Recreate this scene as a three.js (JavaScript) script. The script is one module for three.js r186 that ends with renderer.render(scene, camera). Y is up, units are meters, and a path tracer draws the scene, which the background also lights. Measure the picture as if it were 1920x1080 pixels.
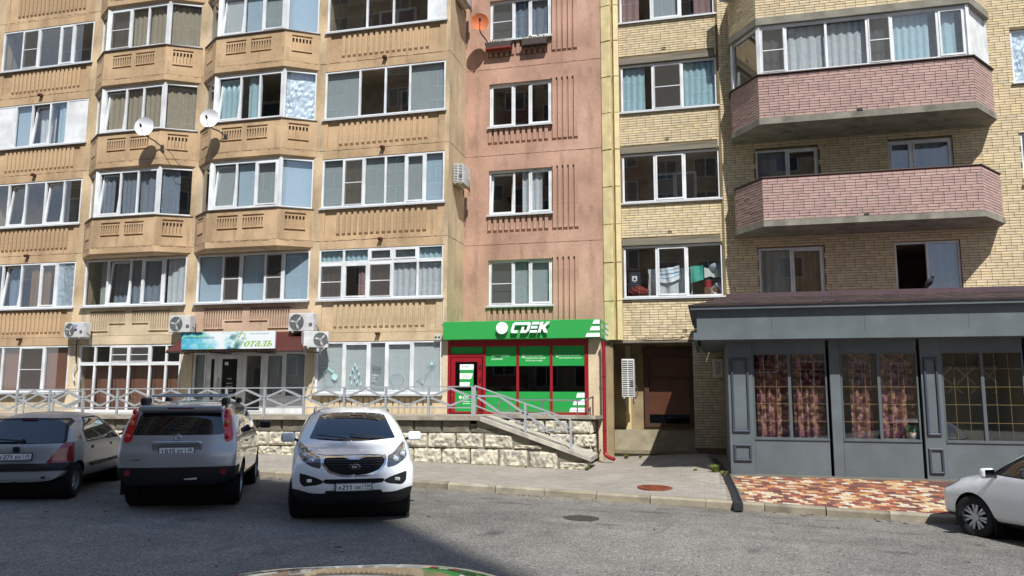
import * as THREE from 'three';
import { RoundedBoxGeometry } from 'three/addons/geometries/RoundedBoxGeometry.js';

// ---------- camera, sky, sun, exposure ----------
const scene = new THREE.Scene();
const D2R = Math.PI / 180;
const camera = new THREE.PerspectiveCamera(2 * Math.atan(540 / 1440) / D2R, 1920 / 1080, 0.1, 2000);
camera.position.set(0, 1.96, 0);
camera.rotation.order = 'YXZ';
camera.rotation.set(7.52 * D2R, 14.14 * D2R, 0.139 * D2R);
scene.add(camera);
const renderer = new THREE.WebGLRenderer({ antialias: true });
renderer.toneMapping = THREE.LinearToneMapping;
renderer.toneMappingExposure = 1.24;
renderer.shadowMap.enabled = true;
const sunDir = new THREE.Vector3(0.5, 1.4, 1).normalize();      // towards the sun
// sky: pale blue with broken white cloud, computed as air and clouds only
{
  const W = 1024, Hh = 512, d = new Float32Array(W * Hh * 4), n3 = (x, y, z, s) => { const h = (i, j, k) => { let t = Math.imul(i, 374761393) + Math.imul(j, 668265263) + Math.imul(k, 2147483647 - 58) + Math.imul(s, 974711); t = Math.imul(t ^ t >>> 13, 1274126177); return ((t ^ t >>> 16) >>> 0) / 4294967296; }; const i = Math.floor(x), j = Math.floor(y), k = Math.floor(z), f = (t) => t * t * (3 - 2 * t), a = f(x - i), b = f(y - j), c = f(z - k), m = (p, q, t) => p + (q - p) * t; return m(m(m(h(i, j, k), h(i + 1, j, k), a), m(h(i, j + 1, k), h(i + 1, j + 1, k), a), b), m(m(h(i, j, k + 1), h(i + 1, j, k + 1), a), m(h(i, j + 1, k + 1), h(i + 1, j + 1, k + 1), a), b), c); };
  const SKY = 0.78;
  for (let y = 0; y < Hh; y++) for (let x = 0; x < W; x++) {
    const th = (y + .5) / Hh * Math.PI - Math.PI / 2, ph = (x + .5) / W * 2 * Math.PI, cy = Math.cos(th), dx = Math.cos(ph) * cy, dy = Math.sin(th), dz = Math.sin(ph) * cy, e = Math.max(0, dy);
    const t = Math.pow(e, .5); let c = [.7 - .48 * t, .79 - .42 * t, .92 - .22 * t];
    const k = 1 / (e + .22), u = dx * k * 1.6, v = dz * k * 1.6; let q = 0, a = .5; for (let o = 0; o < 5; o++) { q += a * n3(u * (1 << o) + 11, v * (1 << o) + 5, o * 3.7, 5); a *= .5; }
    const cl = Math.min(1, Math.max(0, (q - .44) / .2)), cc = [1.02, 1.01, 1.0].map(w => w * (1 - .25 * Math.max(0, q - .6) * 3)); c = c.map((w, n) => w + (cc[n] - w) * cl * .9);
    if (dy < 0) c = [.45, .44, .42];
    const o4 = (y * W + x) * 4; d[o4] = c[0] * SKY; d[o4 + 1] = c[1] * SKY; d[o4 + 2] = c[2] * SKY; d[o4 + 3] = 1;
  }
  const t = new THREE.DataTexture(d, W, Hh, THREE.RGBAFormat, THREE.FloatType); t.mapping = THREE.EquirectangularReflectionMapping; t.magFilter = t.minFilter = THREE.LinearFilter; t.needsUpdate = true; scene.background = t; scene.environment = t;
}
const sun = new THREE.DirectionalLight(new THREE.Color(1, 0.97, 0.915), 5);
sun.position.copy(sunDir).multiplyScalar(80).add(new THREE.Vector3(-6, 0, -16));
sun.target.position.set(-6, 0, -16);
sun.castShadow = true;
Object.assign(sun.shadow.camera, { left: -45, right: 45, top: 45, bottom: -45, near: 1, far: 220 });
sun.shadow.mapSize.set(4096, 4096);
sun.shadow.radius = 1;
scene.add(sun, sun.target);

// ---------- helpers ----------
let seed = 20240611;
function rnd() { seed |= 0; seed = seed + 0x6D2B79F5 | 0; let t = Math.imul(seed ^ seed >>> 15, 1 | seed); t = t + Math.imul(t ^ t >>> 7, 61 | t) ^ t; return ((t ^ t >>> 14) >>> 0) / 4294967296; }
const rr = (a, b) => a + (b - a) * rnd();
const clamp = (v, a, b) => Math.min(b, Math.max(a, v));
const sstep = (a, b, v) => { const t = clamp((v - a) / (b - a), 0, 1); return t * t * (3 - 2 * t); };
const taken = new Map();
function numbered(name) { const n = taken.get(name) || 0; taken.set(name, n + 1); return n ? `${name}_${String(n).padStart(3, '0')}` : name; }
function thing(name, label, category, pos = [0, 0, 0], turn = 0, group) {
  const o = new THREE.Group(); o.name = numbered(name); o.position.set(...pos); o.rotation.y = turn;
  o.userData = { label, category }; if (group) o.userData.group = group;
  scene.add(o); return o;
}
function mesh(name, geo, mat, parent = scene) {
  const m = new THREE.Mesh(geo, mat); m.castShadow = m.receiveShadow = true;
  m.name = parent === scene ? numbered(name) : name;
  if (parent) parent.add(m);
  return m;
}
function group(name, parent, pos = [0, 0, 0], turn = 0) { const g = new THREE.Group(); g.name = name; g.position.set(...pos); g.rotation.y = turn; parent.add(g); return g; }
function tag(o, label, category, grp) { Object.assign(o.userData, { label, category }); if (grp) o.userData.group = grp; return o; }
function structure(o, label) { o.userData.kind = 'structure'; if (label) o.userData.label = label; return o; }

// geometry collector; uv in metres
class G {
  constructor() { this.p = []; this.n = []; this.u = []; this.c = null; }
  tri(a, b, c, nn) {
    const ab = [b[0] - a[0], b[1] - a[1], b[2] - a[2]], ac = [c[0] - a[0], c[1] - a[1], c[2] - a[2]];
    let n = [ab[1] * ac[2] - ab[2] * ac[1], ab[2] * ac[0] - ab[0] * ac[2], ab[0] * ac[1] - ab[1] * ac[0]];
    const l = Math.hypot(...n) || 1; n = n.map(v => v / l);
    const k = Math.abs(n[1]) > .71 ? 1 : Math.abs(n[0]) > .71 ? 0 : 2;
    [a, b, c].forEach((v, i) => { this.p.push(...v); this.n.push(...(nn ? nn[i] : n)); this.u.push(k === 0 ? v[2] : v[0], k === 1 ? v[2] : v[1]); });
    return this;
  }
  quad(a, b, c, d) { return this.tri(a, b, c).tri(a, c, d); }
  box(x0, x1, y0, y1, z0, z1) {
    const P = (x, y, z) => [x, y, z];
    this.quad(P(x0, y0, z1), P(x1, y0, z1), P(x1, y1, z1), P(x0, y1, z1));
    this.quad(P(x1, y0, z0), P(x0, y0, z0), P(x0, y1, z0), P(x1, y1, z0));
    this.quad(P(x1, y0, z1), P(x1, y0, z0), P(x1, y1, z0), P(x1, y1, z1));
    this.quad(P(x0, y0, z0), P(x0, y0, z1), P(x0, y1, z1), P(x0, y1, z0));
    this.quad(P(x0, y1, z1), P(x1, y1, z1), P(x1, y1, z0), P(x0, y1, z0));
    this.quad(P(x0, y0, z0), P(x1, y0, z0), P(x1, y0, z1), P(x0, y0, z1));
    return this;
  }
  // prism over a counter-clockwise (seen from above: x right, z down) or any simple convex polygon of [x,z]
  prism(poly, y0, y1, fy) {
    let A = 0; poly.forEach((p, i) => { const q = poly[(i + 1) % poly.length]; A += p[0] * q[1] - q[0] * p[1]; });
    const pl = A > 0 ? poly.slice().reverse() : poly;        // now clockwise in (x,z) = ccw from above in three
    const t = (p) => fy ? fy(p[0], p[1]) : 0;
    const n = pl.length;
    for (let i = 0; i < n; i++) { const a = pl[i], b = pl[(i + 1) % n]; this.quad([a[0], y0 + t(a), a[1]], [b[0], y0 + t(b), b[1]], [b[0], y1 + t(b), b[1]], [a[0], y1 + t(a), a[1]]); }
    for (let i = 1; i < n - 1; i++) { const a = pl[0], b = pl[i], c = pl[i + 1];
      this.tri([a[0], y1 + t(a), a[1]], [b[0], y1 + t(b), b[1]], [c[0], y1 + t(c), c[1]]);
      this.tri([a[0], y0 + t(a), a[1]], [c[0], y0 + t(c), c[1]], [b[0], y0 + t(b), b[1]]); }
    return this;
  }
  // square bar between two points
  bar(a, b, w, h = w) {
    const va = new THREE.Vector3(...a), vb = new THREE.Vector3(...b), d = vb.clone().sub(va), L = d.length();
    const g = new THREE.BoxGeometry(w, h, L); const m = new THREE.Matrix4().lookAt(va, vb, Math.abs(d.y) > .99 * L ? new THREE.Vector3(0, 0, 1) : new THREE.Vector3(0, 1, 0)).setPosition(va.add(vb).multiplyScalar(.5));
    return this.add(g, m);
  }
  add(geo, m) {
    const g = (geo.index ? geo.toNonIndexed() : geo.clone()); if (m) g.applyMatrix4(m);
    const p = g.attributes.position.array, n = g.attributes.normal.array, u = g.attributes.uv ? g.attributes.uv.array : new Float32Array(p.length / 3 * 2);
    for (const v of p) this.p.push(v); for (const v of n) this.n.push(v); for (const v of u) this.u.push(v);
    return this;
  }
  geo() {
    const g = new THREE.BufferGeometry();
    g.setAttribute('position', new THREE.Float32BufferAttribute(this.p, 3));
    g.setAttribute('normal', new THREE.Float32BufferAttribute(this.n, 3));
    g.setAttribute('uv', new THREE.Float32BufferAttribute(this.u, 2));
    return g;
  }
}
const T = (x, y, z, ry = 0, rx = 0, rz = 0) => new THREE.Matrix4().makeRotationFromEuler(new THREE.Euler(rx, ry, rz, 'YXZ')).setPosition(x, y, z);
const boxG = (...a) => new G().box(...a).geo();
function extr(shape, depth, bevel = 0, seg = 1) {
  const g = new THREE.ExtrudeGeometry(shape, { depth: depth - (bevel ? 2 * bevel : 0), bevelEnabled: bevel > 0, bevelThickness: bevel, bevelSize: bevel, bevelOffset: -bevel, bevelSegments: seg, curveSegments: 12 });
  if (bevel) g.translate(0, 0, bevel); return g;
}
const poly = (pts) => { const s = new THREE.Shape(); pts.forEach((p, i) => i ? s.lineTo(p[0], p[1]) : s.moveTo(p[0], p[1])); s.closePath(); return s; };
const hole = (x0, x1, y0, y1) => { const s = new THREE.Path(); s.moveTo(x0, y0); s.lineTo(x0, y1); s.lineTo(x1, y1); s.lineTo(x1, y0); s.closePath(); return s; };
function tube(pts, r, seg = 24, rad = 8, closed = false) { return new THREE.TubeGeometry(new THREE.CatmullRomCurve3(pts.map(p => new THREE.Vector3(...p)), closed, 'centripetal'), seg, r, rad, closed); }

// ---------- procedural textures ----------
function lattice(n, s) { let q = s; const a = new Float32Array(n * n); for (let i = 0; i < a.length; i++) { q = (q * 1664525 + 1013904223) >>> 0; a[i] = q / 4294967296; } return a; }
const lats = new Map();
function vnoise(u, v, n, s) {        // tileable in [0,1)
  const key = n * 1000 + s; if (!lats.has(key)) lats.set(key, lattice(n, key * 7919 + 13)); const L = lats.get(key);
  const x = u * n, y = v * n, xi = Math.floor(x), yi = Math.floor(y); let fx = x - xi, fy = y - yi; fx = fx * fx * (3 - 2 * fx); fy = fy * fy * (3 - 2 * fy);
  const w = (i) => ((i % n) + n) % n, a = L[w(yi) * n + w(xi)], b = L[w(yi) * n + w(xi + 1)], c = L[w(yi + 1) * n + w(xi)], d = L[w(yi + 1) * n + w(xi + 1)];
  return (a + (b - a) * fx) * (1 - fy) + (c + (d - c) * fx) * fy;
}
function fbm(u, v, n, oct, s, g = .5) { let t = 0, a = 1, m = 0; for (let i = 0; i < oct; i++) { t += a * vnoise(u, v, n << i, s + i); m += a; a *= g; } return t / m; }
function dataTex(size, fn, metres, srgb = true) {
  const w = size, d = new Uint8Array(w * w * 4);
  for (let y = 0; y < w; y++) for (let x = 0; x < w; x++) { const c = fn(x / w, y / w), o = (y * w + x) * 4; const r = Array.isArray(c) ? c : [c, c, c]; for (let k = 0; k < 3; k++) d[o + k] = clamp(Math.round(r[k] * 255), 0, 255); d[o + 3] = 255; }
  const t = new THREE.DataTexture(d, w, w); t.wrapS = t.wrapT = THREE.RepeatWrapping; t.magFilter = THREE.LinearFilter; t.minFilter = THREE.LinearMipmapLinearFilter; t.generateMipmaps = true;
  if (srgb) t.colorSpace = THREE.SRGBColorSpace; t.repeat.set(1 / metres, 1 / metres); t.needsUpdate = true; return t;
}
function retile(t, metres, offx = 0, offy = 0) { const c = t.clone(); c.repeat.set(1 / metres, 1 / metres); c.offset.set(offx, offy); c.needsUpdate = true; return c; }
const TX = {
  // painted render: speckle, vertical washes, blotches
  plaster: dataTex(1024, (u, v) => { const b = fbm(u, v, 5, 4, 1), st = fbm(u, v * .25, 24, 3, 31), sp = vnoise(u, v, 256, 3), sp2 = vnoise(u, v, 128, 9); let k = .9 + .14 * (b - .5) * 2 - .09 * Math.max(0, st - .55) * 4 - (sp > .84 ? .08 : 0) + .06 * (sp2 - .5); return [k, k * (.985 + .02 * b), k * (.965 + .04 * b)]; }, 4.3),
  grain: dataTex(512, (u, v) => .5 + .5 * (vnoise(u, v, 128, 5) - .5) + .35 * (vnoise(u, v, 256, 6) - .5) + .25 * (vnoise(u, v, 32, 8) - .5), 1, false),
  concrete: dataTex(1024, (u, v) => { const b = fbm(u, v, 6, 5, 11), sp = vnoise(u, v, 256, 13), st = fbm(u, v, 3, 3, 17); const k = .82 + .28 * (b - .5) - (sp > .88 ? .1 : 0) - (st > .62 ? (st - .62) * .9 : 0); return [k, k * .995, k * .97]; }, 2.4),
  asphalt: dataTex(1024, (u, v) => { const s = vnoise(u, v, 220, 21), s2 = vnoise(u, v, 330, 22), s3 = vnoise(u, v, 110, 23), b = fbm(u, v, 8, 3, 24); let k = .62 + .3 * (s - .5) + .34 * (s2 - .5) + .1 * (s3 - .5) + .1 * (b - .5); if (s2 > .92) k += .16; if (s < .08) k -= .12; return [k * 1.0, k * .99, k * .965]; }, 3.0),
  stone: dataTex(512, (u, v) => { const b = fbm(u, v, 6, 5, 41), c = fbm(u, v, 14, 3, 47); const k = .72 + .5 * (b - .5) + .25 * (c - .5); return [k, k * .99, k * .95]; }, 1.1),
  cloth: dataTex(256, (u, v) => .86 + .14 * vnoise(u, v, 128, 51) - .06 * vnoise(u, v, 8, 52), .4),
  blind: dataTex(256, (u, v) => .84 + .14 * (.5 + .5 * Math.sin(v * 2 * Math.PI * 16)) + .05 * vnoise(u, v, 16, 53), .5),
  dust: dataTex(512, (u, v) => .93 + .1 * (fbm(u, v, 6, 5, 61) - .5) * 2 - .04 * vnoise(u, v, 128, 62), 1.7),
  rustmap: dataTex(256, (u, v) => { const b = fbm(u, v, 5, 5, 71); return [.75 + .3 * b, .6 + .3 * b, .5 + .2 * b]; }, .9),
};
const C = (r, g, b) => new THREE.Color().setRGB(r, g, b);
const H = (h) => new THREE.Color(h);
function std(color, o = {}) { return new THREE.MeshStandardMaterial({ color: color.isColor ? color : H(color), roughness: .85, metalness: 0, ...o }); }
function phys(color, o = {}) { return new THREE.MeshPhysicalMaterial({ color: color.isColor ? color : H(color), roughness: .5, metalness: 0, ...o }); }
const plasterMat = (c, off = 0) => std(c, { map: retile(TX.plaster, 4.3, off, off * .37), bumpMap: TX.grain, bumpScale: .004, roughness: .95 });
const M = {
  beige: plasterMat(H('#d3bc9b')), tan: plasterMat(H('#caad8a'), .31), cream: plasterMat(H('#d9c7aa'), .57), rosy: plasterMat(H('#d3b8a0'), .13),
  pink: plasterMat(H('#c29c89'), .77), yellow: std('#e0cf9c', { map: TX.dust, roughness: .6 }),
  white: std('#e8ebee', { roughness: .38, map: TX.dust }), whiteDirty: std('#cfd0ce', { roughness: .55, map: TX.dust }),
  sillGrey: std('#c7cbd0', { roughness: .4, metalness: .2 }), darkTrim: std('#3d3733', { roughness: .7 }),
  glass: phys(C(1, 1, 1), { transmission: 1, thickness: 0, roughness: 0.0, ior: 1.85, color: C(.93, .95, .96) }),
  net: std('#4a4845', { transparent: true, opacity: .62, roughness: 1 }),
  concrete: std('#999387', { map: TX.concrete, bumpMap: TX.grain, bumpScale: .006, roughness: .95 }),
  galv: std('#bcc1c6', { roughness: .5, metalness: .35, map: TX.dust }),
  steel: std('#c4c4c4', { roughness: .25, metalness: .9 }),
  black: std('#141416', { roughness: .6 }), rubber: std('#1b1b1c', { roughness: .9, map: TX.dust }),
  green: std('#319a4b', { roughness: .4 }), red: std('#8e1a26', { roughness: .35 }),
  room: std('#b3a895', { roughness: 1, map: TX.dust }), roomTan: std('#a3927c', { roughness: 1, map: TX.dust }),
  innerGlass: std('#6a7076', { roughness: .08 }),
  filmGlass: phys(C(.3, .31, .33), { transmission: 1, thickness: 0, roughness: 0, ior: 1.7 }),
};
const curtainMat = {
  b: std('#b9cddb', { map: TX.blind, roughness: .9 }), k: std('#adb5b6', { map: TX.blind, roughness: .9 }), K: std('#d3d8d8', { map: TX.blind, roughness: .9 }), c: std('#b9ac98', { map: TX.cloth, roughness: 1 }), w: std('#d9dde0', { map: TX.cloth, roughness: 1 }),
  l: std('#b8d6de', { map: TX.cloth, roughness: 1 }), p: std('#8c97a5', { map: TX.cloth, roughness: 1 }), r: std('#8a5c48', { map: TX.blind, roughness: 1 }), g: std('#b3b9ae', { map: TX.cloth, roughness: 1 }),
  y: std('#8f6f47', { map: TX.cloth, roughness: 1 }), q: std('#a88a86', { map: TX.cloth, roughness: 1 }), F: std('#c3cfd8', { metalness: .45, roughness: .5 }),
};

// ================= GROUND =================
const gy = (x) => -.022 * (x + 6.26);                       // the street falls to the east
const kerbZ = (x) => -14.62 + .06 * x;
const walkY = (x, z) => { const t = clamp((kerbZ(x) - z) / 2.7, 0, 1); return gy(x) + .13 + sstep(-3.2, .3, x) * (.187 * t + .008 * Math.max(0, -17.3 - z)); };
function gridSheet(xs, zs, fy, fc) {
  const p = [], n = [], u = [], c = [], idx = [], W = xs.length;
  zs.forEach((z) => xs.forEach((x) => { p.push(x, fy(x, z), z); n.push(.022, 1, 0); u.push(x, z); if (fc) c.push(...fc(x, z)); }));
  for (let j = 0; j < zs.length - 1; j++) for (let i = 0; i < W - 1; i++) { const a = j * W + i; idx.push(a, a + W, a + 1, a + 1, a + W, a + W + 1); }
  const g = new THREE.BufferGeometry(); g.setAttribute('position', new THREE.Float32BufferAttribute(p, 3)); g.setAttribute('normal', new THREE.Float32BufferAttribute(n, 3)); g.setAttribute('uv', new THREE.Float32BufferAttribute(u, 2));
  if (fc) g.setAttribute('color', new THREE.Float32BufferAttribute(c, 3)); g.setIndex(idx); g.computeVertexNormals(); return g;
}
const span = (a, b, s) => { const r = []; const n = Math.max(1, Math.round((b - a) / s)); for (let i = 0; i <= n; i++) r.push(a + (b - a) * i / n); return r; };
const lines = (...l) => [...new Set(l.flat().map(v => +v.toFixed(4)))].sort((a, b) => a - b);
structure(mesh('ground', gridSheet(span(-90, 90, 10), span(-60, 90, 10), (x) => gy(x) - .35), std('#77736a', { map: TX.concrete })), 'bare ground around the buildings');
// asphalt with worn, dusty and oily patches
const blots = []; { const sv = seed; seed = 77; for (let i = 0; i < 26; i++) blots.push([rr(-4.5, 4.5), 0, rr(.1, .55), rr(.03, .1), rr(.12, .4)]); blots.forEach(b => { b[1] = kerbZ(b[0]) + rr(.35, 1.5); }); for (let i = 0; i < 46; i++) blots.push([rr(-9, 5), rr(-13, -5), rr(.06, .3), rr(.03, .12), rr(.2, .45)]); seed = sv; }
function roadTint(x, z) {
  const a = vnoise(x / 9.7 + 40, z / 9.7 + 40, 8, 301), b = fbm(x / 30 + 50, z / 30 + 50, 8, 4, 303), c = vnoise(x / 4 + 30, z / 4 + 30, 16, 306);
  const tr = vnoise(x / 16 + 9, z / 5 + 9, 16, 331); let k = .8 + .5 * (b - .5) + .16 * (a - .5) + .14 * (c - .5) + .14 * (tr - .5);
  let w = 0;
  for (const q of blots) { const dx = (x - q[0]) / q[2], dz = (z - q[1]) / q[3], d = dx * dx + dz * dz; if (d < 2.2) { const e = vnoise(x * 1.3 + 20, z * 3.1 + 20, 64, 311); w = Math.max(w, 1.25 * q[4] * sstep(1.5, .5, d + (e - .5) * 1.3)); } }
  const kd = kerbZ(x) - z;                      // grit washed against the kerb
  const dirt = kd > -.4 ? sstep(.5, .6, fbm(x / 5 + 30, z / 5 + 30, 40, 3, 321)) : 0;
  k *= 1 - w; return [k * (1 + .1 * dirt), k * (1 + .03 * dirt), k * (1 - .1 * dirt)];
}
const roadXs = lines(span(-75, -14, 4), span(-14, -6, .3), span(-6, 5, .075), span(5, 10, .5), span(10, 60, 6));
const roadUs = lines(span(0, 3, .06), span(3, 11, .3), span(11, 31, 4));
{ // rows follow the kerb: u is the distance from it
  const p = [], u = [], c = [], idx = [], W = roadXs.length;
  roadUs.forEach((d) => roadXs.forEach((x) => { const z = kerbZ(x) + d; p.push(x, gy(x), z); u.push(x, z); c.push(...roadTint(x, z)); }));
  for (let j = 0; j < roadUs.length - 1; j++) for (let i = 0; i < W - 1; i++) { const a = j * W + i; idx.push(a, a + W, a + 1, a + 1, a + W, a + W + 1); }
  const g = new THREE.BufferGeometry(); g.setAttribute('position', new THREE.Float32BufferAttribute(p, 3)); g.setAttribute('uv', new THREE.Float32BufferAttribute(u, 2)); g.setAttribute('color', new THREE.Float32BufferAttribute(c, 3)); g.setIndex(idx); g.computeVertexNormals();
  structure(mesh('road', g, std(C(.55, .53, .5), { map: TX.asphalt, vertexColors: true, bumpMap: TX.grain, bumpScale: .004, roughness: .93 })), 'grey worn asphalt courtyard road');
}
{ const g = new THREE.CircleGeometry(.29, 28); g.rotateX(-Math.PI / 2); g.scale(1, 1, .95); const p = g.attributes.position; for (let i = 1; i < p.count; i++) { const k = 1 + .06 * Math.sin(i * 2.3) + .04 * Math.sin(i * 5.1); p.setX(i, p.getX(i) * k); p.setZ(i, p.getZ(i) * k); }
  const m = structure(mesh('road_patch', g, std('#5b5650', { map: TX.asphalt, roughness: .95 })), 'round darker asphalt patch in the road'); m.position.set(-2.02, gy(-2.02) + .005, -12.62); m.rotation.z = Math.atan(-.022); }

{ // fine cracks in the asphalt, twigs and chips lying about
  const g = new G(), cm = std('#3c3a37', { roughness: 1 }); const at = (x, z) => [x, gy(x) + .004, z];
  for (const [x0, z0, dx, dz, n] of [[1.6, -13.2, .14, .02, 9], [-5.2, -9.2, .13, .05, 7], [-.6, -12.6, -.05, .15, 7]]) { let x = x0, z = z0, w = .006; for (let i = 0; i < n; i++) { const x1 = x + dx + rr(-.06, .06), z1 = z + dz + rr(-.06, .06), w1 = rr(.002, .006), l = Math.hypot(x1 - x, z1 - z), px = -(z1 - z) / l, pz = (x1 - x) / l; g.quad(at(x - px * w, z - pz * w), at(x1 - px * w1, z1 - pz * w1), at(x1 + px * w1, z1 + pz * w1), at(x + px * w, z + pz * w)); x = x1; z = z1; w = w1; } }
  structure(mesh('road_cracks', g.geo(), std('#3c3a37', { roughness: 1, side: THREE.DoubleSide })), 'thin dark cracks in the asphalt');
  const d = new G(); for (let i = 0; i < 170; i++) { const x = rr(-11, 5), k = rnd(), z = k < .5 ? kerbZ(x) + rr(.01, .35) : rr(-13.5, -5.5), s = rr(.008, .03); d.add(new THREE.BoxGeometry(s * rr(1, 3.5), s * .4, s), T(x, gy(x) + s * .2, z, rr(0, 3), 0, rr(-.2, .2))); }
  const m = mesh('litter', d.geo(), std('#4a3f33', { roughness: 1 })); m.userData.kind = 'stuff'; m.userData.label = 'twigs, chips and dry leaves scattered on the asphalt';
}
// kerb of separate stones
const kerb = structure(group('kerb', scene), 'line of pale concrete kerb stones');
{
  const prof = poly([[0, -.2], [.15, -.2], [.15, .1], [.13, .125], [.1, .13], [0, .13]]);
  const gs = [0, 1, 2].map((k) => { const g = new THREE.ExtrudeGeometry(prof, { depth: .984 - k * .006, bevelEnabled: true, bevelThickness: .006, bevelSize: .004, bevelSegments: 1 }); g.translate(0, 0, -.49); const p = g.attributes.position, uv = g.attributes.uv; for (let i = 0; i < p.count; i++) uv.setXY(i, p.getZ(i) + k * .7, p.getY(i) + p.getX(i)); g.rotateY(-Math.PI / 2); return g; });
  const ms = ['#b5ac9a', '#aca392', '#bab2a2', '#a89f8e'].map((c, i) => std(c, { map: retile(TX.concrete, 1.4, i * .23, i * .4), bumpMap: TX.grain, bumpScale: .008, roughness: .95 }));
  for (let i = 0; i < 30; i++) { const x = -23.9 + i * 1.0 + .33; const m = mesh('kerb_stone', gs[i % 3], ms[(i * 7 + (i >> 1)) % 4], kerb); m.position.set(x, gy(x) + rr(-.006, .006), kerbZ(x) + .0 - .15 + rr(-.006, .006)); m.rotation.set(0, -Math.atan(.06) + rr(-.006, .006), Math.atan(-.022) + rr(-.004, .004), 'YXZ'); m.scale.z = 1; }
}
// pavement
const walkBack = -24.2;
{
  const xs = lines(span(-30, -4, 1), span(-4, 1, .25)), us = lines(span(0, 10, .5));
  const p = [], u = [], idx = [], W = xs.length;
  us.forEach((d) => xs.forEach((x) => { const z = kerbZ(x) - .14 - d; p.push(x, walkY(x, z) - .012, z); u.push(x, z); }));
  for (let j = 0; j < us.length - 1; j++) for (let i = 0; i < W - 1; i++) { const a = j * W + i; idx.push(a, a + 1, a + W, a + 1, a + W + 1, a + W); }
  const g = new THREE.BufferGeometry(); g.setAttribute('position', new THREE.Float32BufferAttribute(p, 3)); g.setAttribute('uv', new THREE.Float32BufferAttribute(u, 2)); g.setIndex(idx); g.computeVertexNormals();
  const walk = structure(mesh('pavement', g, std('#8d8372', { map: TX.concrete, roughness: 1 })), 'grey beige block-paved pavement');
  const pg = new THREE.BoxGeometry(.196, .05, .097); pg.translate(0, -.025, 0);
  const spots = [];
  for (let k = 0; k < 84; k++) { const d = .07 + k * .1; for (let i = 0; i < 190; i++) { const x = -16.6 + i * .2 + (k % 2) * .1; const z = kerbZ(x) - .14 - d; if (x > gutterX(z) - .1 || x < -16.5) continue; if (z < -18.75 && x < -2.95) continue; spots.push([x, z]); } }
  const im = new THREE.InstancedMesh(pg, std(C(1, 1, 1), { map: retile(TX.concrete, .9), roughness: .95 }), spots.length), m4 = new THREE.Matrix4(), e = new THREE.Euler(), q = new THREE.Quaternion();
  spots.forEach(([x, z], i) => { const dx = (walkY(x + .1, z) - walkY(x - .1, z)) / .2, dz = (walkY(x, z + .1) - walkY(x, z - .1)) / .2; e.set(Math.atan(-dz) * -1 * -1 + rr(-.01, .01), Math.atan(-.06), Math.atan(dx) + rr(-.008, .008)); q.setFromEuler(e); m4.compose(new THREE.Vector3(x, walkY(x, z) + rr(-.003, .003), z), q, new THREE.Vector3(1, 1, 1)); im.setMatrixAt(i, m4); const k = rr(.9, 1.08), t = fbm(x / 16 + 9, z / 16 + 9, 16, 3, 341); im.setColorAt(i, C(.46 * k * (.8 + .4 * t), .42 * k * (.8 + .4 * t), .375 * k * (.8 + .4 * t))); });
  im.name = 'paver'; im.userData.kind = 'stuff'; im.castShadow = im.receiveShadow = true; walk.add(im);
}
function gutterX(z) { return z > -15.7 ? .48 + (z + 14.3) * .036 : .43 + (z + 15.7) * .062; }
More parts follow.
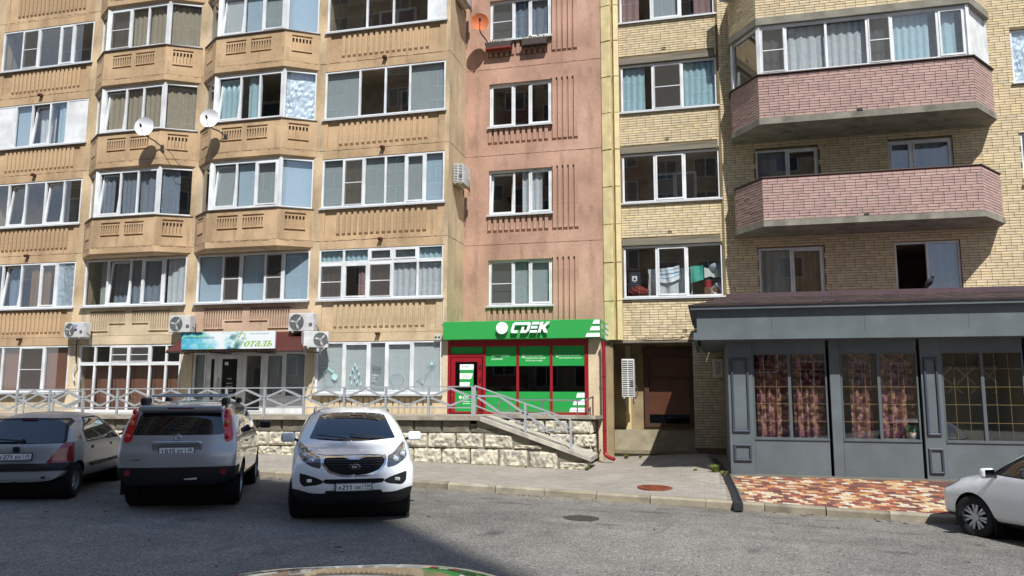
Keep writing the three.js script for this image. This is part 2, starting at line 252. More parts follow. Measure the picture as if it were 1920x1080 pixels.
// coloured tiles in front of the grey pavilion
{
  const tileY = (x, z) => { const t = clamp((kerbZ(x) - .14 - z) / (17.3 + kerbZ(x) - .14), 0, 1); const a = gy(x) + .13, b = .165; return a + (b - a) * t; };
  const xs = lines(span(.4, 12, .5)), p = [], u = [], idx = [], W = xs.length, n = 9;
  for (let j = 0; j < n; j++) xs.forEach((x) => { const z0 = kerbZ(x) - .14, z = z0 + (-18.2 - z0) * j / (n - 1); p.push(x, tileY(x, z) - .014, z); u.push(x, z); });
  for (let j = 0; j < n - 1; j++) for (let i = 0; i < W - 1; i++) { const a = j * W + i; idx.push(a, a + 1, a + W, a + 1, a + W + 1, a + W); }
  const g = new THREE.BufferGeometry(); g.setAttribute('position', new THREE.Float32BufferAttribute(p, 3)); g.setAttribute('uv', new THREE.Float32BufferAttribute(u, 2)); g.setIndex(idx); g.computeVertexNormals();
  const tp = structure(mesh('tile_paving', g, std('#8f8170', { map: TX.concrete, roughness: 1 })), 'paving of red, orange, brown and cream tiles');
  const shapes = [0, 1, 2].map((k) => { const s = k === 0 ? poly([[-.096, -.086], [.096, -.086], [.096, .086], [-.096, .086]]) : k === 1 ? poly([[-.083, -.06], [.065, -.06], [.083, 0], [.065, .06], [-.083, .06], [-.067, 0]]) : poly([[-.09, -.086], [.1, -.086], [.085, .086], [-.104, .086]]); const g2 = extr(s, .05, .006, 1); g2.rotateX(-Math.PI / 2); g2.translate(0, -.05, 0); return g2; });
  const pal = ['#ad6850', '#a65a45', '#7d5049', '#8a5d55', '#d09660', '#d9b98e', '#dfcdb0', '#e6dac6', '#c07f5c', '#6f4a46'].map((c, i) => std(c, { map: retile(TX.concrete, .7, i * .13, i * .31), roughness: .85 }));
  const list = [];
  for (let j = 0; j < 28; j++) for (let i = 0; i < 60; i++) { const x = .55 + i * .153 + (j % 2) * .076, z = kerbZ(x) - .21 - j * .124; if (z < -17.75 || x > 9 || x < gutterX(z) + .13) continue; list.push([x, z]); }
  list.sort((a, b) => b[1] - a[1] || a[0] - b[0]);
  const near = list.filter(q => q[0] < 5.2).slice(0, 296), far = list.filter(q => !near.includes(q));
  const place = (x, z) => { const dx = (tileY(x + .1, z) - tileY(x - .1, z)) / .2, dz = (tileY(x, z + .1) - tileY(x, z - .1)) / .2; return [new THREE.Vector3(x, tileY(x, z) + rr(-.002, .003), z), new THREE.Euler(Math.atan(-dz) * -1 * -1 + rr(-.006, .006), -.06 + rr(-.01, .01), Math.atan(dx))]; };
  const pick = () => Math.floor(rnd() * pal.length * .999);
  for (const [x, z] of near) { const m = mesh('tile', shapes[1], pal[pick()], tp); const [v, e] = place(x, z); m.position.copy(v); m.rotation.copy(e); }
  const im = new THREE.InstancedMesh(shapes[1], std(C(1, 1, 1), { map: retile(TX.concrete, .7), roughness: .85 }), far.length), m4 = new THREE.Matrix4(), q = new THREE.Quaternion();
  far.forEach(([x, z], i) => { const [v, e] = place(x, z); m4.compose(v, q.setFromEuler(e), new THREE.Vector3(1, 1, 1)); im.setMatrixAt(i, m4); im.setColorAt(i, pal[pick()].color); });
  im.name = 'tiles'; im.userData.kind = 'stuff'; im.castShadow = im.receiveShadow = true; tp.add(im);
}
{ // black drain channel between the two pavings
  const g = new G(); const zs = span(-20.8, -14.45, .35);
  for (let i = 0; i < zs.length - 1; i++) { const [a, b] = [zs[i], zs[i + 1] - (i % 3 === 2 ? .012 : 0)], s = (z, o, y) => [gutterX(z) + o, walkY(gutterX(z), z) + y, z];
    for (const [o0, o1, h0, h1] of [[-.075, -.045, .03, .03], [-.045, .045, .012, .012], [.045, .075, .03, .03]]) g.quad(s(a, o0, h0), s(b, o0, h0), s(b, o1, h1), s(a, o1, h1));
    g.quad(s(a, -.075, -.03), s(b, -.075, -.03), s(b, -.075, .03), s(a, -.075, .03)); g.quad(s(b, .075, -.03), s(a, .075, -.03), s(a, .075, .03), s(b, .075, .03)); g.quad(s(a, -.045, .012), s(b, -.045, .012), s(b, -.045, .03), s(a, -.045, .03)); g.quad(s(b, .045, .012), s(a, .045, .012), s(a, .045, .03), s(b, .045, .03)); }
  const z = -14.42, x = gutterX(z); g.box(x - .075, x + .075, walkY(x, -14.5) - .1, walkY(x, -14.5) + .03, z - .1, z + .16);
  tag(mesh('drain_channel', g.geo(), std('#26282c', { roughness: .5 })), 'black plastic drain channel between grey paving and coloured tiles', 'drain');
}
{ // manhole in the pavement
  const o = thing('manhole_cover', 'rust-brown round manhole cover set in the grey pavement', 'manhole cover', [-1.04, walkY(-1.04, -15.6), -15.6]); o.rotation.set(.02, 0, -.02);
  const rust = std('#7d4a33', { map: TX.rustmap, roughness: .9 }); const rim = new G(); rim.add(new THREE.RingGeometry(.27, .34, 40).rotateX(-Math.PI / 2), T(0, .014, 0)); rim.add(new THREE.CylinderGeometry(.34, .34, .03, 40, 1, true), T(0, 0, 0)); mesh('rim', rim.geo(), rust, o);
  const lid = new G(); lid.add(new THREE.CylinderGeometry(.265, .265, .02, 40), T(0, 0, 0)); for (const r of [.06, .13, .2]) lid.add(new THREE.TorusGeometry(r, .012, 5, 36).rotateX(Math.PI / 2), T(0, .011, 0)); for (let k = 0; k < 8; k++) { const a = k * Math.PI / 4; lid.add(new THREE.BoxGeometry(.18, .012, .014), T(Math.cos(a) * .15, .012, Math.sin(a) * .15, -a)); } mesh('lid', lid.geo(), rust, o);
}
function tuft(x, z, y, n, h, label, col) { const g = new G(); for (let i = 0; i < n; i++) { const a = rr(0, 6.28), r = rr(0, h * .7), l = rr(.5, 1) * h, w = rr(.004, .009), bx = Math.cos(a) * r * .5, bz = Math.sin(a) * r * .5, tx = bx + Math.cos(a) * l * rr(.2, .9), tz = bz + Math.sin(a) * l * rr(.2, .9), px = -Math.sin(a) * w, pz = Math.cos(a) * w; const mx = (bx + tx) / 2 - Math.cos(a) * l * .12, mz = (bz + tz) / 2 - Math.sin(a) * l * .12; g.quad([bx - px, 0, bz - pz], [bx + px, 0, bz + pz], [mx + px, l * .55, mz + pz], [mx - px, l * .55, mz - pz]); g.tri([mx - px, l * .55, mz - pz], [mx + px, l * .55, mz + pz], [tx, l * .9, tz]); }
  const m = mesh('weed_tuft', g.geo(), std(col, { roughness: .8 })); m.position.set(x, y, z); tag(m, label, 'weeds', 'weeds growing in the paving joints'); return m; }
for (const [x, z, n, h, col, l] of [[.12, -17.7, 130, .2, '#6d7a35', 'tallest dry green weed clump beside the black drain channel'], [.3, -17.2, 70, .12, '#8a8a48', 'short yellowish weeds between drain channel and pavilion corner'], [-.3, -17.9, 50, .09, '#8f9150', 'sparse low weeds in the grey paving near the drain'],
  [-2.2, -21.6, 130, .13, '#5c7434', 'dense green weeds at the ledge foot beside the red downpipe'], [-1.8, -21.5, 90, .1, '#6c7d3c', 'thin green weeds along the middle of the concrete ledge foot'], [-2.8, -18.42, 60, .13, '#5c7434', 'green weed tuft at the low end of the ramp'], [-4.3, -18.45, 40, .07, '#7b7c42', 'tiny weed tuft under the ramp wall']]) tuft(x, z, walkY(x, z), n, h, l, col);
{ const d = new G(); for (let i = 0; i < 900; i++) { const x = rr(-16, -2.9), z = -18.6 + Math.abs(rr(-.12, .12)) + .01, h = rr(.01, .05), w = .004; d.tri([x - w, walkY(x, z), z], [x + w, walkY(x, z), z], [x + rr(-.03, .03), walkY(x, z) + h, z + rr(-.02, .03)]); } const m = mesh('grass_fringe', d.geo(), std('#7f8048', { roughness: .9, side: THREE.DoubleSide })); m.userData.kind = 'stuff'; m.userData.label = 'thin dry grass along the foot of the stone wall'; }

// ================= WINDOWS =================
function drape(w, h, kind, r) {            // curtain or blind sheet hanging in local x 0..w, y 0..h, z near 0
  const blind = 'bkrK'.includes(kind), foil = kind === 'F', nx = Math.max(4, Math.round(w / (blind ? .12 : .028))), ny = foil ? 34 : blind ? 4 : 3;
  const g = new THREE.PlaneGeometry(w, h, foil ? 30 : nx, ny); g.translate(w / 2, h / 2, 0);
  const p = g.attributes.position, uv = g.attributes.uv, f = rr(26, 40), ph = rr(0, 6);
  for (let i = 0; i < p.count; i++) { const x = p.getX(i), y = p.getY(i); let z = 0;
    if (foil) z = .028 * Math.abs(vnoise(x / w + r + y * .3, y / h * .35, 9, 401) - .5) + .028 * Math.abs(vnoise(x / w * .8 - y * .25, y / h * .5 + r, 15, 402) - .5) + .02 * (vnoise((x + y) / (w + h), (x - y) / (w + h) + 1, 15, 405) - .5);
    else if (!blind) z = .022 * Math.sin(x * f + ph + .6 * Math.sin(x * 5 + y)) * (1 - .25 * y / h) + .012 * Math.sin(x * f * 2.3 + y * 2);
    else z = .004 * Math.sin(y * 9 + x * 2);
    p.setZ(i, z); uv.setXY(i, x, y); }
  if (foil) { const f = g.toNonIndexed(); f.computeVertexNormals(); return f; }
  g.computeVertexNormals(); return g;
}
// one window: a Group (part of its building) with frame, panes, sill, interior, curtains
function win(parent, o) {
  const W = o.w, Hh = o.h, g = group(o.name || 'window', parent, o.pos, o.turn || 0);
  if (o.label) g.userData.label = o.label;
  const F = new G(), f = o.f ?? .055, mu = o.mu ?? .06, dp = .07;
  const tot = o.panes.reduce((s, p) => s + p[0], 0), inner = W - 2 * f - mu * (o.panes.length - 1), frameMat = o.frameMat || M.white;
  F.box(0, W, 0, f, -dp, 0).box(0, W, Hh - f, Hh, -dp, 0).box(0, f, f, Hh - f, -dp, 0).box(W - f, W, f, Hh - f, -dp, 0);
  let u = f;
  o.panes.forEach(([wd, t, c], i) => {
    const u0 = u, u1 = u + inner * wd / tot, v0 = f, v1 = Hh - f; u = u1 + mu;
    if (i < o.panes.length - 1) F.box(u1, u1 + mu, f, Hh - f, -dp, -.002);
    const pane = (a, b, d, e, n) => mesh('pane', new G().box(a, b, d, e, n - .006, n).geo(), M.glass, g);
    const sash = (S, a, b, d, e, s = .045) => S.box(a, b, d, d + s, -.05, .014).box(a, b, e - s, e, -.05, .014).box(a, a + s, d + s, e - s, -.05, .014).box(b - s, b, d + s, e - s, -.05, .014);
    if (t === 'f') pane(u0, u1, v0, v1, -.03);
    else if (t === 'w') mesh('panel', new G().box(u0, u1, v0, v1, -.05, -.012).geo(), frameMat, g);
    else if (t === 's' || t === 'n') {
      sash(F, u0 + .004, u1 - .004, v0 + .004, v1 - .004); pane(u0 + .04, u1 - .04, v0 + .04, v1 - .04, -.02);
      if (t === 'n') { const m = (v0 + v1) / 2 - .02; F.box(u0 + .03, u1 - .03, m - .012, m + .012, .016, .03); mesh('insect_net', new G().quad([u0 + .03, v0 + .03, .02], [u1 - .03, v0 + .03, .02], [u1 - .03, v1 - .03, .02], [u0 + .03, v1 - .03, .02]).geo(), M.net, g); }
    } else if (t === 'T') {
      const S = new G(); sash(S, 0, u1 - u0 - .008, 0, v1 - v0 - .008); const a = -rr(.09, .12), sm = mesh('tilted_sash', S.geo(), frameMat, g), pm = mesh('pane', new G().box(.04, u1 - u0 - .05, .04, v1 - v0 - .05, -.026, -.02).geo(), M.glass, g);
      for (const q of [sm, pm]) { q.position.set(u0 + .004, v0 + .004, -.012); q.rotation.x = a; }
      F.box(u0, u1, v1 - .001, v1, -.05, -.01);
    }
    if (c) {
      const k = c[0]; let a = u0 - .02, b = u1 + .02, top = v1, bot = v0;
      const m = /([<>])([\d.]+)/.exec(c); if (m) { if (m[1] === '<') b = a + (b - a) * +m[2]; else a = b - (b - a) * +m[2]; }
      const v = /\^([\d.]+)/.exec(c); if (v) top = bot + (top - bot) * +v[1];
      const cm = mesh('bkrK'.includes(k) ? 'blind' : k === 'F' ? 'foil' : 'curtain', drape(b - a, top - bot, k, i + (o.r || 0)), curtainMat[k], g); cm.position.set(a, bot, -(o.cd || (t === 'T' ? .32 : k === 'F' ? .075 : .13)));
    }
  });
  mesh('frame', F.geo(), frameMat, g);
  if (o.sill !== 0) mesh('sill', new G().box(-.05, W + .05, -.03, -.004, -.03, o.sillD || .085).box(-.05, W + .05, -.055, -.03, (o.sillD || .085) - .012, o.sillD || .085).geo(), o.sillMat || M.sillGrey, g);
  if (o.room !== 0) {
    const d = o.depth || 1.25, R = new G(), x0 = -.03, x1 = W + .03, y0 = o.roomY ?? -.6, y1 = Hh + .03;
    R.quad([x0, y0, -d], [x1, y0, -d], [x1, y1, -d], [x0, y1, -d]).quad([x0, y0, -.071], [x0, y0, -d], [x0, y1, -d], [x0, y1, -.071]).quad([x1, y0, -d], [x1, y0, -.071], [x1, y1, -.071], [x1, y1, -d]).quad([x0, y1, -d], [x1, y1, -d], [x1, y1, -.071], [x0, y1, -.071]).quad([x0, y0, -.071], [x1, y0, -.071], [x1, y0, -d], [x0, y0, -d]);
    if (y0 < 0) R.quad([x0, y0, -.08], [x0, -.0, -.08], [x1, -.0, -.08], [x1, y0, -.08]);
    mesh('interior', R.geo(), o.roomMat || M.room, g);
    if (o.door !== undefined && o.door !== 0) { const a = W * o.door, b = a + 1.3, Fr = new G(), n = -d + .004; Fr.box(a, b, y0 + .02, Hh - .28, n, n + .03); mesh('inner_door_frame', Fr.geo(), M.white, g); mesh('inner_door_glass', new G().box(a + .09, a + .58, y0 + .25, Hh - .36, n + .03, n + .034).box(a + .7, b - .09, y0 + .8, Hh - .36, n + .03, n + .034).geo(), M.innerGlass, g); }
  }
  return g;
}
const facet = (A, B) => ({ len: Math.hypot(B[0] - A[0], B[1] - A[1]), turn: Math.atan2(-(B[1] - A[1]), B[0] - A[0]) });

// ================= BEIGE PANEL BLOCK =================
const ZL = -20.63, ZP = -22.16;
const blockA = thing('apartment_building', 'beige panel apartment block with bay windows and a pink end bay', 'building');
const SILL = [1.83, 4.58, 7.37, 10.15, 12.97, 15.77], TOP = [3.34, 6.1, 8.9, 11.69, 14.45, 17.3];
const COLS = { L0: [-23.78, -19.95], B1: [-19.57, -15.74], B2: [-15.36, -11.47], L3: [-11.17, -7.24] };
{
  // piers from the ground to above the picture, cut into storey panels with open joints
  const cuts = [0, 3.36, 6.36, 9.16, 11.96, 14.76, 17.4];
  for (const [a, b, fromTop] of [[-24.75, -23.78], [-19.95, -19.57], [-15.74, -15.36], [-11.47, -11.17], [-7.24, -7.11]])
    for (let k = 0; k < cuts.length - 1; k++) mesh('wall_panel', boxG(a, b, cuts[k] + .006, cuts[k + 1] - .006, ZL - .4, ZL - .001), k === 0 ? M.cream : M.beige, blockA);
  // return wall of the end bay
  for (let k = 0; k < cuts.length - 1; k++) mesh('wall_panel', boxG(-7.3, -7.109, cuts[k] + .006, cuts[k + 1] - .006, -22.4, ZL - .41 + .012), M.beige, blockA);
  mesh('inner_wall', new G().box(-30, -7.35, 0, 17.4, -28, -24.3).box(-30, -24.75, 0, 17.4, ZL - .6, ZL - .02).box(-30, -7.3, 17.4, 17.6, -28, ZL).geo(), M.roomTan, blockA);
  for (const [x, y] of SILL.slice(1, 5).flatMap(y => [[-9.18, y - 1.02], [-21.9, y - 1.02]])) { const s = new G(); s.box(x - .055, x + .055, y - .01, y + .03, ZL - .05, ZL + .14).box(x - .055, x - .04, y - .05, y, ZL - .05, ZL + .14).box(x + .04, x + .055, y - .05, y, ZL - .05, ZL + .14); mesh('water_spout', s.geo(), std('#6a4a3c', { roughness: .8, map: TX.rustmap }), blockA); }
}
// a rib whose foot is cut back under a slope
function ribG(w, y0, y1, back, proud) { const g = new G(), a = -w / 2, b = w / 2, c = y0 + .085; g.quad([a, c, proud], [b, c, proud], [b, y1, proud], [a, y1, proud]).quad([a, y0, -back], [b, y0, -back], [b, c, proud], [a, c, proud]).quad([a, y1, proud], [b, y1, proud], [b, y1, -back], [a, y1, -back]); for (const [x, f] of [[a, 1], [b, 0]]) { const P = [[x, y0, -back], [x, c, proud], [x, y1, proud], [x, y1, -back]]; f ? g.quad(...P) : g.quad(...P.reverse()); } return g.geo(); }
// flat ribbed parapets of the two loggia columns
function ribbedParapet(xa, xb, sill, topBelow, ra, rb, n, mat, low) {
  const y0 = topBelow, y1 = sill - .03, yj = y0 + .26;
  mesh('lintel_panel', boxG(xa, xb, y0, yj - .008, ZL - .3, ZL), mat, blockA);
  const p = mesh('parapet', new G().box(xa, xb, yj, low, ZL - .3, ZL).box(xa, xa + .14, low, y1, ZL - .3, ZL).box(xb - .2, xb, low, y1, ZL - .3, ZL).box(xa + .14, xb - .2, low, y1, ZL - .3, ZL - .044).geo(), mat, blockA);
  const w = .1, g = ribG(w, low + .0, y1 - .09, .05, .0), pitch = (rb - ra - w) / (n - 1);
  for (let i = 0; i < n; i++) { const r = mesh('rib', g, mat, p); r.position.set(ra + w / 2 + i * pitch, .004, ZL - .002); }
}
for (let k = 1; k < 6; k++) {
  const low = SILL[k] - .88, t = TOP[k - 1];
  ribbedParapet(-23.78, -19.95, SILL[k], t, -23.24, -20.4, 17, M.tan, low);
  ribbedParapet(-11.17, -7.24, SILL[k], t, -10.64, -7.79, 16, k === 1 ? M.beige : M.tan, low);
}
const Wd = (col, k, panes, o = {}) => win(blockA, { pos: [COLS[col][0], SILL[k], ZL - .015], w: COLS[col][1] - COLS[col][0], h: TOP[k] - SILL[k], panes, ...o });
Wd('L0', 4, [[.75, 'f'], [.62, 'n'], [.8, 'f'], [.5, 's'], [.7, 'f']], { door: .35 });
Wd('L0', 3, [[.72, 'w'], [.62, 'f', 'b<.9'], [.68, 'T', 'w>.9'], [.62, 'f', 'l>.6'], [.76, 'w']], { door: .4 });
Wd('L0', 2, [[.7, 'f'], [.62, 'T'], [.72, 'f'], [.66, 'T'], [.62, 'f']], { door: .55 });
Wd('L0', 1, [[.75, 'f'], [.68, 'T', 'p<.5'], [.7, 'f', 'y>.6'], [.58, 's', 'y<.5'], [.62, 'f', 'F']], { door: .1, r: 3 });
Wd('L3', 4, [[1.3, 'f'], [.85, 'f'], [1.12, 'f'], [.52, 'w']], { door: .3 });
Wd('L3', 3, [[1.1, 'f', 'k'], [.8, 'o'], [.75, 'f'], [1.08, 'f', 'k']], { door: .5 });
Wd('L3', 2, [[.6, 'f', 'k'], [.6, 'n', 'c'], [.6, 'f', 'k'], [.56, 'f', 'k'], [.54, 's', 'k'], [.5, 'f', 'b']], { door: .3 });
win(blockA, { pos: [COLS.L3[0], SILL[1], ZL - .015], w: 3.93, h: 1.1, panes: [[.7, 'n', 'q'], [.72, 's', 'q>.45'], [.68, 'n', 'q'], [.7, 'f', 'w'], [.68, 'f', 'w']] });
win(blockA, { pos: [COLS.L3[0], SILL[1] + 1.103, ZL - .015], w: 3.93, h: .417, panes: [[.7, 'f', 'l'], [.72, 'f', 'l'], [.68, 's', 'k'], [.7, 's', 'k'], [.68, 'f', 'l']], sill: 0, roomY: 0, f: .045 });
Wd('B1', 1, [[.8, 'f', 'g>.4'], [.82, 'T', 'p'], [.4, 'f', 'p'], [.76, 's', 'p'], [.76, 'f', 'w>.9']], { door: .3, sillD: .16 });
Wd('B2', 1, [[.82, 'f', 'b'], [.58, 'n'], [.76, 'f', 'b'], [.56, 'n'], [.8, 'f', 'b']], { door: .3, sillD: .16 });
for (const [c, k, y] of [['B1', 1], ['B2', 1]]) mesh('lintel_panel', boxG(COLS[c][0], COLS[c][1], TOP[k] + .002, TOP[k] + .3, ZL - .3, ZL - .012), M.tan, blockA);
// relief fields: pockets cut into a slab
function fluteHoles(u0, u1, y0, y1, n, step) {      // a fluted field with a line above and below; step: [u of step, y of raised part, side]
  const hs = [], pitch = (u1 - u0) / n, t = .055;
  hs.push(hole(u0, u1, y1 - t, y1));
  const base = (a, b) => step && (step[2] > 0 ? b > step[0] - .02 : a < step[0] + .02) ? step[1] : y0;
  for (let i = 0; i < n; i++) { const a = u0 + i * pitch + pitch * .1, b = u0 + (i + 1) * pitch - pitch * .3, m = (a + b) / 2; hs.push(hole(a, b, base(a, b) + t + .04, y1 - t - .045)); }
  if (!step) hs.push(hole(u0, u1, y0, y0 + t));
  else { const [us, yr, sd] = step; hs.push(hole(sd > 0 ? u0 : us + .01, sd > 0 ? us - .01 : u1, y0, y0 + t)); hs.push(hole(sd > 0 ? us + .01 : u0, sd > 0 ? u1 : us - .01, yr, yr + t)); }
  return hs;
}
function reliefSlab(w, y0, y1, holes, th = .14) {
  const s = poly([[0, y0], [w, y0], [w, y1], [0, y1]]); s.holes.push(...holes);
  const a = new THREE.ExtrudeGeometry(s, { depth: .075, bevelEnabled: false }); a.translate(0, 0, -.075);
  return new G().add(a).box(0, w, y0, y1, -th, -.075).geo();
}
// ground-floor relief parapets under the first-floor windows
for (const [c, mat] of [['B1', M.cream], ['B2', M.rosy]]) {
  const [a, b] = COLS[c], w = b - a, m = mesh('relief_parapet', reliefSlab(w, 3.63, 4.545, [...fluteHoles(.33, 1.68, 3.72, 4.42, 16, [1.05, 3.96, 1]), ...fluteHoles(1.92, 3.3, 3.72, 4.42, 16, [2.55, 3.96, -1])], .3), mat, blockA); m.position.set(a, 0, ZL);
  mesh('lintel_panel', boxG(a, b, 3.345, 3.622, ZL - .3, ZL), M.cream, blockA);
}
// bays
const BAYS = { B1: [[-19.72, ZL], [-18.93, -20.07], [-16.57, -20.07], [-15.61, ZL]], B2: [[-15.52, ZL], [-14.7, -20.05], [-12.29, -20.05], [-11.39, ZL]] };
const bayPanes = {
  B1: { 2: [[[1, 'f', 'g>.5']], [[.75, 'T', 'p<.6'], [.6, 'f', 'p'], [.66, 'f', 'p']], [[1, 'f', 'p<.6']]], 3: [[[1, 'f', 'g']], [[.75, 'T', 'c'], [.6, 'f', 'c'], [.66, 'f', 'c']], [[1, 'f', 'c']]], 4: [[[1, 'f']], [[.75, 'n', 'c'], [.6, 'f', 'c'], [.66, 'f', 'c']], [[1, 'f', 'c']]] },
  B2: { 2: [[[1, 'f', 'g>.5']], [[.75, 'T', 'k'], [.62, 'f', 'b'], [.7, 's', 'k']], [[1, 'f', 'b']]], 3: [[[1, 'f', 'g']], [[.75, 'T', 'l'], [.62, 'f', 'l>.7'], [.7, 'o']], [[1, 'f', 'F']]], 4: [[[1, 'f', 'g']], [[.75, 'T', 'k'], [.62, 'f', 'b'], [.7, 's', 'k']], [[1, 'f', 'b']]] },
};
for (const c of ['B1', 'B2']) {
  const P = BAYS[c], flat = (o) => P.map(([x, z], i) => [x + (i === 0 ? o * .5 : i === 3 ? -o * .5 : 0), i % 3 ? z - o : z]);
  for (let k = 2; k <= 5; k++) {
    const y0 = TOP[k - 1] + .02, y1 = SILL[k] - .03, yj = y0 + .27, bp = group('bay_parapet', blockA);
    for (let e = 0; e < 3; e++) {
      const A = P[e], B = P[e + 1], { len, turn } = facet(A, B), yc = y1 - .5;
      const fields = e === 1 ? [...fluteHoles(.36, 1.08, y1 - .62, y1 - .16, 8), ...fluteHoles(1.24, 1.96, y1 - .62, y1 - .16, 8)] : e === 2 ? fluteHoles(.22, .83, y1 - .68, y1 - .12, 6) : fluteHoles(.2, .72, y1 - .68, y1 - .12, 5);
      const m = mesh('relief_panel', reliefSlab(len, yj, y1, fields), M.tan, bp); m.position.set(A[0], 0, A[1]); m.rotation.y = turn;
      const pr = poly([[-.2, y0 + .02], [-.07, y0], [.0, y0 + .07], [.006, yj - .01], [-.2, yj - .01]]), eg = new THREE.ExtrudeGeometry(pr, { depth: len, bevelEnabled: false }); eg.rotateY(Math.PI / 2); eg.scale(1, 1, -1); eg.index || 0;
      // ExtrudeGeometry z -> x after the turn; profile x -> z
      const q = eg.attributes.position, idx = []; for (let i = 0; i < q.count; i += 3) idx.push(i, i + 2, i + 1); eg.setIndex(idx); const ng = eg.toNonIndexed(); ng.computeVertexNormals();
      const lp = mesh('lip', ng, M.tan, bp); lp.position.set(A[0], 0, A[1]); lp.rotation.y = turn;
    }
    const cap = flat(0).map(([x, z], i) => [x, i % 3 ? z + .05 : z + .03]);
    mesh('sill', new G().prism([...cap, [P[3][0], ZL - .12], [P[0][0], ZL - .12]], y1 + .002, y1 + .028).geo(), std('#6c6660', { roughness: .6, metalness: .3 }), bp);
    mesh('bay_floor', new G().prism([...P.map(([x, z], i) => [x, i % 3 ? z - .1 : z - .05]), [P[3][0] - .02, ZL - .38], [P[0][0] + .02, ZL - .38]], y0 + .03, y0 + .14).geo(), M.cream, bp);
    if (k === 5) continue;
    const Q = P.map(([x, z], i) => [i === 0 ? x + .1 : i === 3 ? x - .07 : i === 1 ? x + .02 : x - .02, i % 3 ? z - .1 : ZL - .03]);
    for (let e = 0; e < 3; e++) { const A = Q[e], B = Q[e + 1], { len, turn } = facet(A, B); win(blockA, { pos: [A[0], SILL[k], A[1]], turn, w: len, h: TOP[k] - SILL[k] + .02, panes: bayPanes[c][k][e], f: e === 1 ? .1 : .055, sill: 0, room: 0, cd: .16 }); }
    for (const i of [1, 2]) { const pm = mesh('corner_post', new G().box(-.05, .05, SILL[k], TOP[k] + .02, -.06, .03).geo(), M.white, blockA); pm.position.set(Q[i][0], 0, Q[i][1]); pm.rotation.y = i === 1 ? .32 : -.3; }
    // the room behind
    const R = new G(), xa = P[0][0] + .12, xb = P[3][0] - .1, ya = SILL[k] - .7, yb = TOP[k] + .03, zb = -21.9;
    R.quad([xa, ya, zb], [xb, ya, zb], [xb, yb, zb], [xa, yb, zb]).quad([xa, ya, ZL - .12], [xa, ya, zb], [xa, yb, zb], [xa, yb, ZL - .12]).quad([xb, ya, zb], [xb, ya, ZL - .12], [xb, yb, ZL - .12], [xb, yb, zb]).quad([xa, yb, zb], [xb, yb, zb], [xb, yb, ZL - .1], [xa, yb, ZL - .1]);
    R.quad([xa, yb, ZL - .1], [xb, yb, ZL - .1], [P[2][0], yb, -20.14], [P[1][0], yb, -20.14]);
    mesh('interior', R.geo(), M.room, blockA);
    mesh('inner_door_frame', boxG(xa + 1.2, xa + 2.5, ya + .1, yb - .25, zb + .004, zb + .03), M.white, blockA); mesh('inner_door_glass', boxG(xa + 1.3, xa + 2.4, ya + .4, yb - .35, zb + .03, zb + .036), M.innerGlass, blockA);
  }
}
// dark hairline cracks and broken edges along the panel joints
const crackMat = std('#5c4b3a', { roughness: 1 }), chipMat = std('#a8a39a', { map: TX.concrete, roughness: 1 });
function crack(parent, len, y, pos, turn, dens = .6) {
  const g = new G(); let u = rr(0, .2), yy = y; while (u < len - .1) { const w = rr(.05, .16), y2 = y + rr(-.012, .012); if (rnd() < dens) { const h0 = rr(.003, .008), h1 = rr(.002, .011); g.quad([u, yy - h0, .003], [u + w, y2 - h1, .003], [u + w, y2 + h1, .003], [u, yy + h0, .003]); } yy = y2; u += w; }
  if (!g.p.length) return; const m = mesh('crack', g.geo(), crackMat, parent); m.userData.kind = 'stuff'; m.position.set(...pos); m.rotation.y = turn;
}
for (const bp of blockA.children.filter(c => c.name === 'bay_parapet')) { const lips = bp.children.filter(c => c.name === 'lip'); for (const l of lips) { const bb = new THREE.Box3().setFromBufferAttribute(l.geometry.attributes.position); crack(bp, bb.max.x, bb.max.y - .02, [l.position.x, 0, l.position.z], l.rotation.y, .55); l.updateMatrix(); const n = new THREE.Vector3(0, 0, .006).applyEuler(l.rotation); bp.children[bp.children.length - 1].position.add(n); } }
for (const y of [6.36, 9.16, 11.96, 14.76]) { crack(blockA, 4.2, y, [-11.4, 0, ZL + .001], 0, .7); crack(blockA, 4.2, y, [-24, 0, ZL + .001], 0, .6); }
for (const y of [6.32, 9.12, 11.92]) crack(blockA, 4.2, y, [-7.05, 0, ZP + .001], 0, .6);
for (const y of [6.36, 9.16, 11.96]) crack(blockA, 1.5, y, [-7.107, 0, ZL - .02], Math.PI / 2, .7);
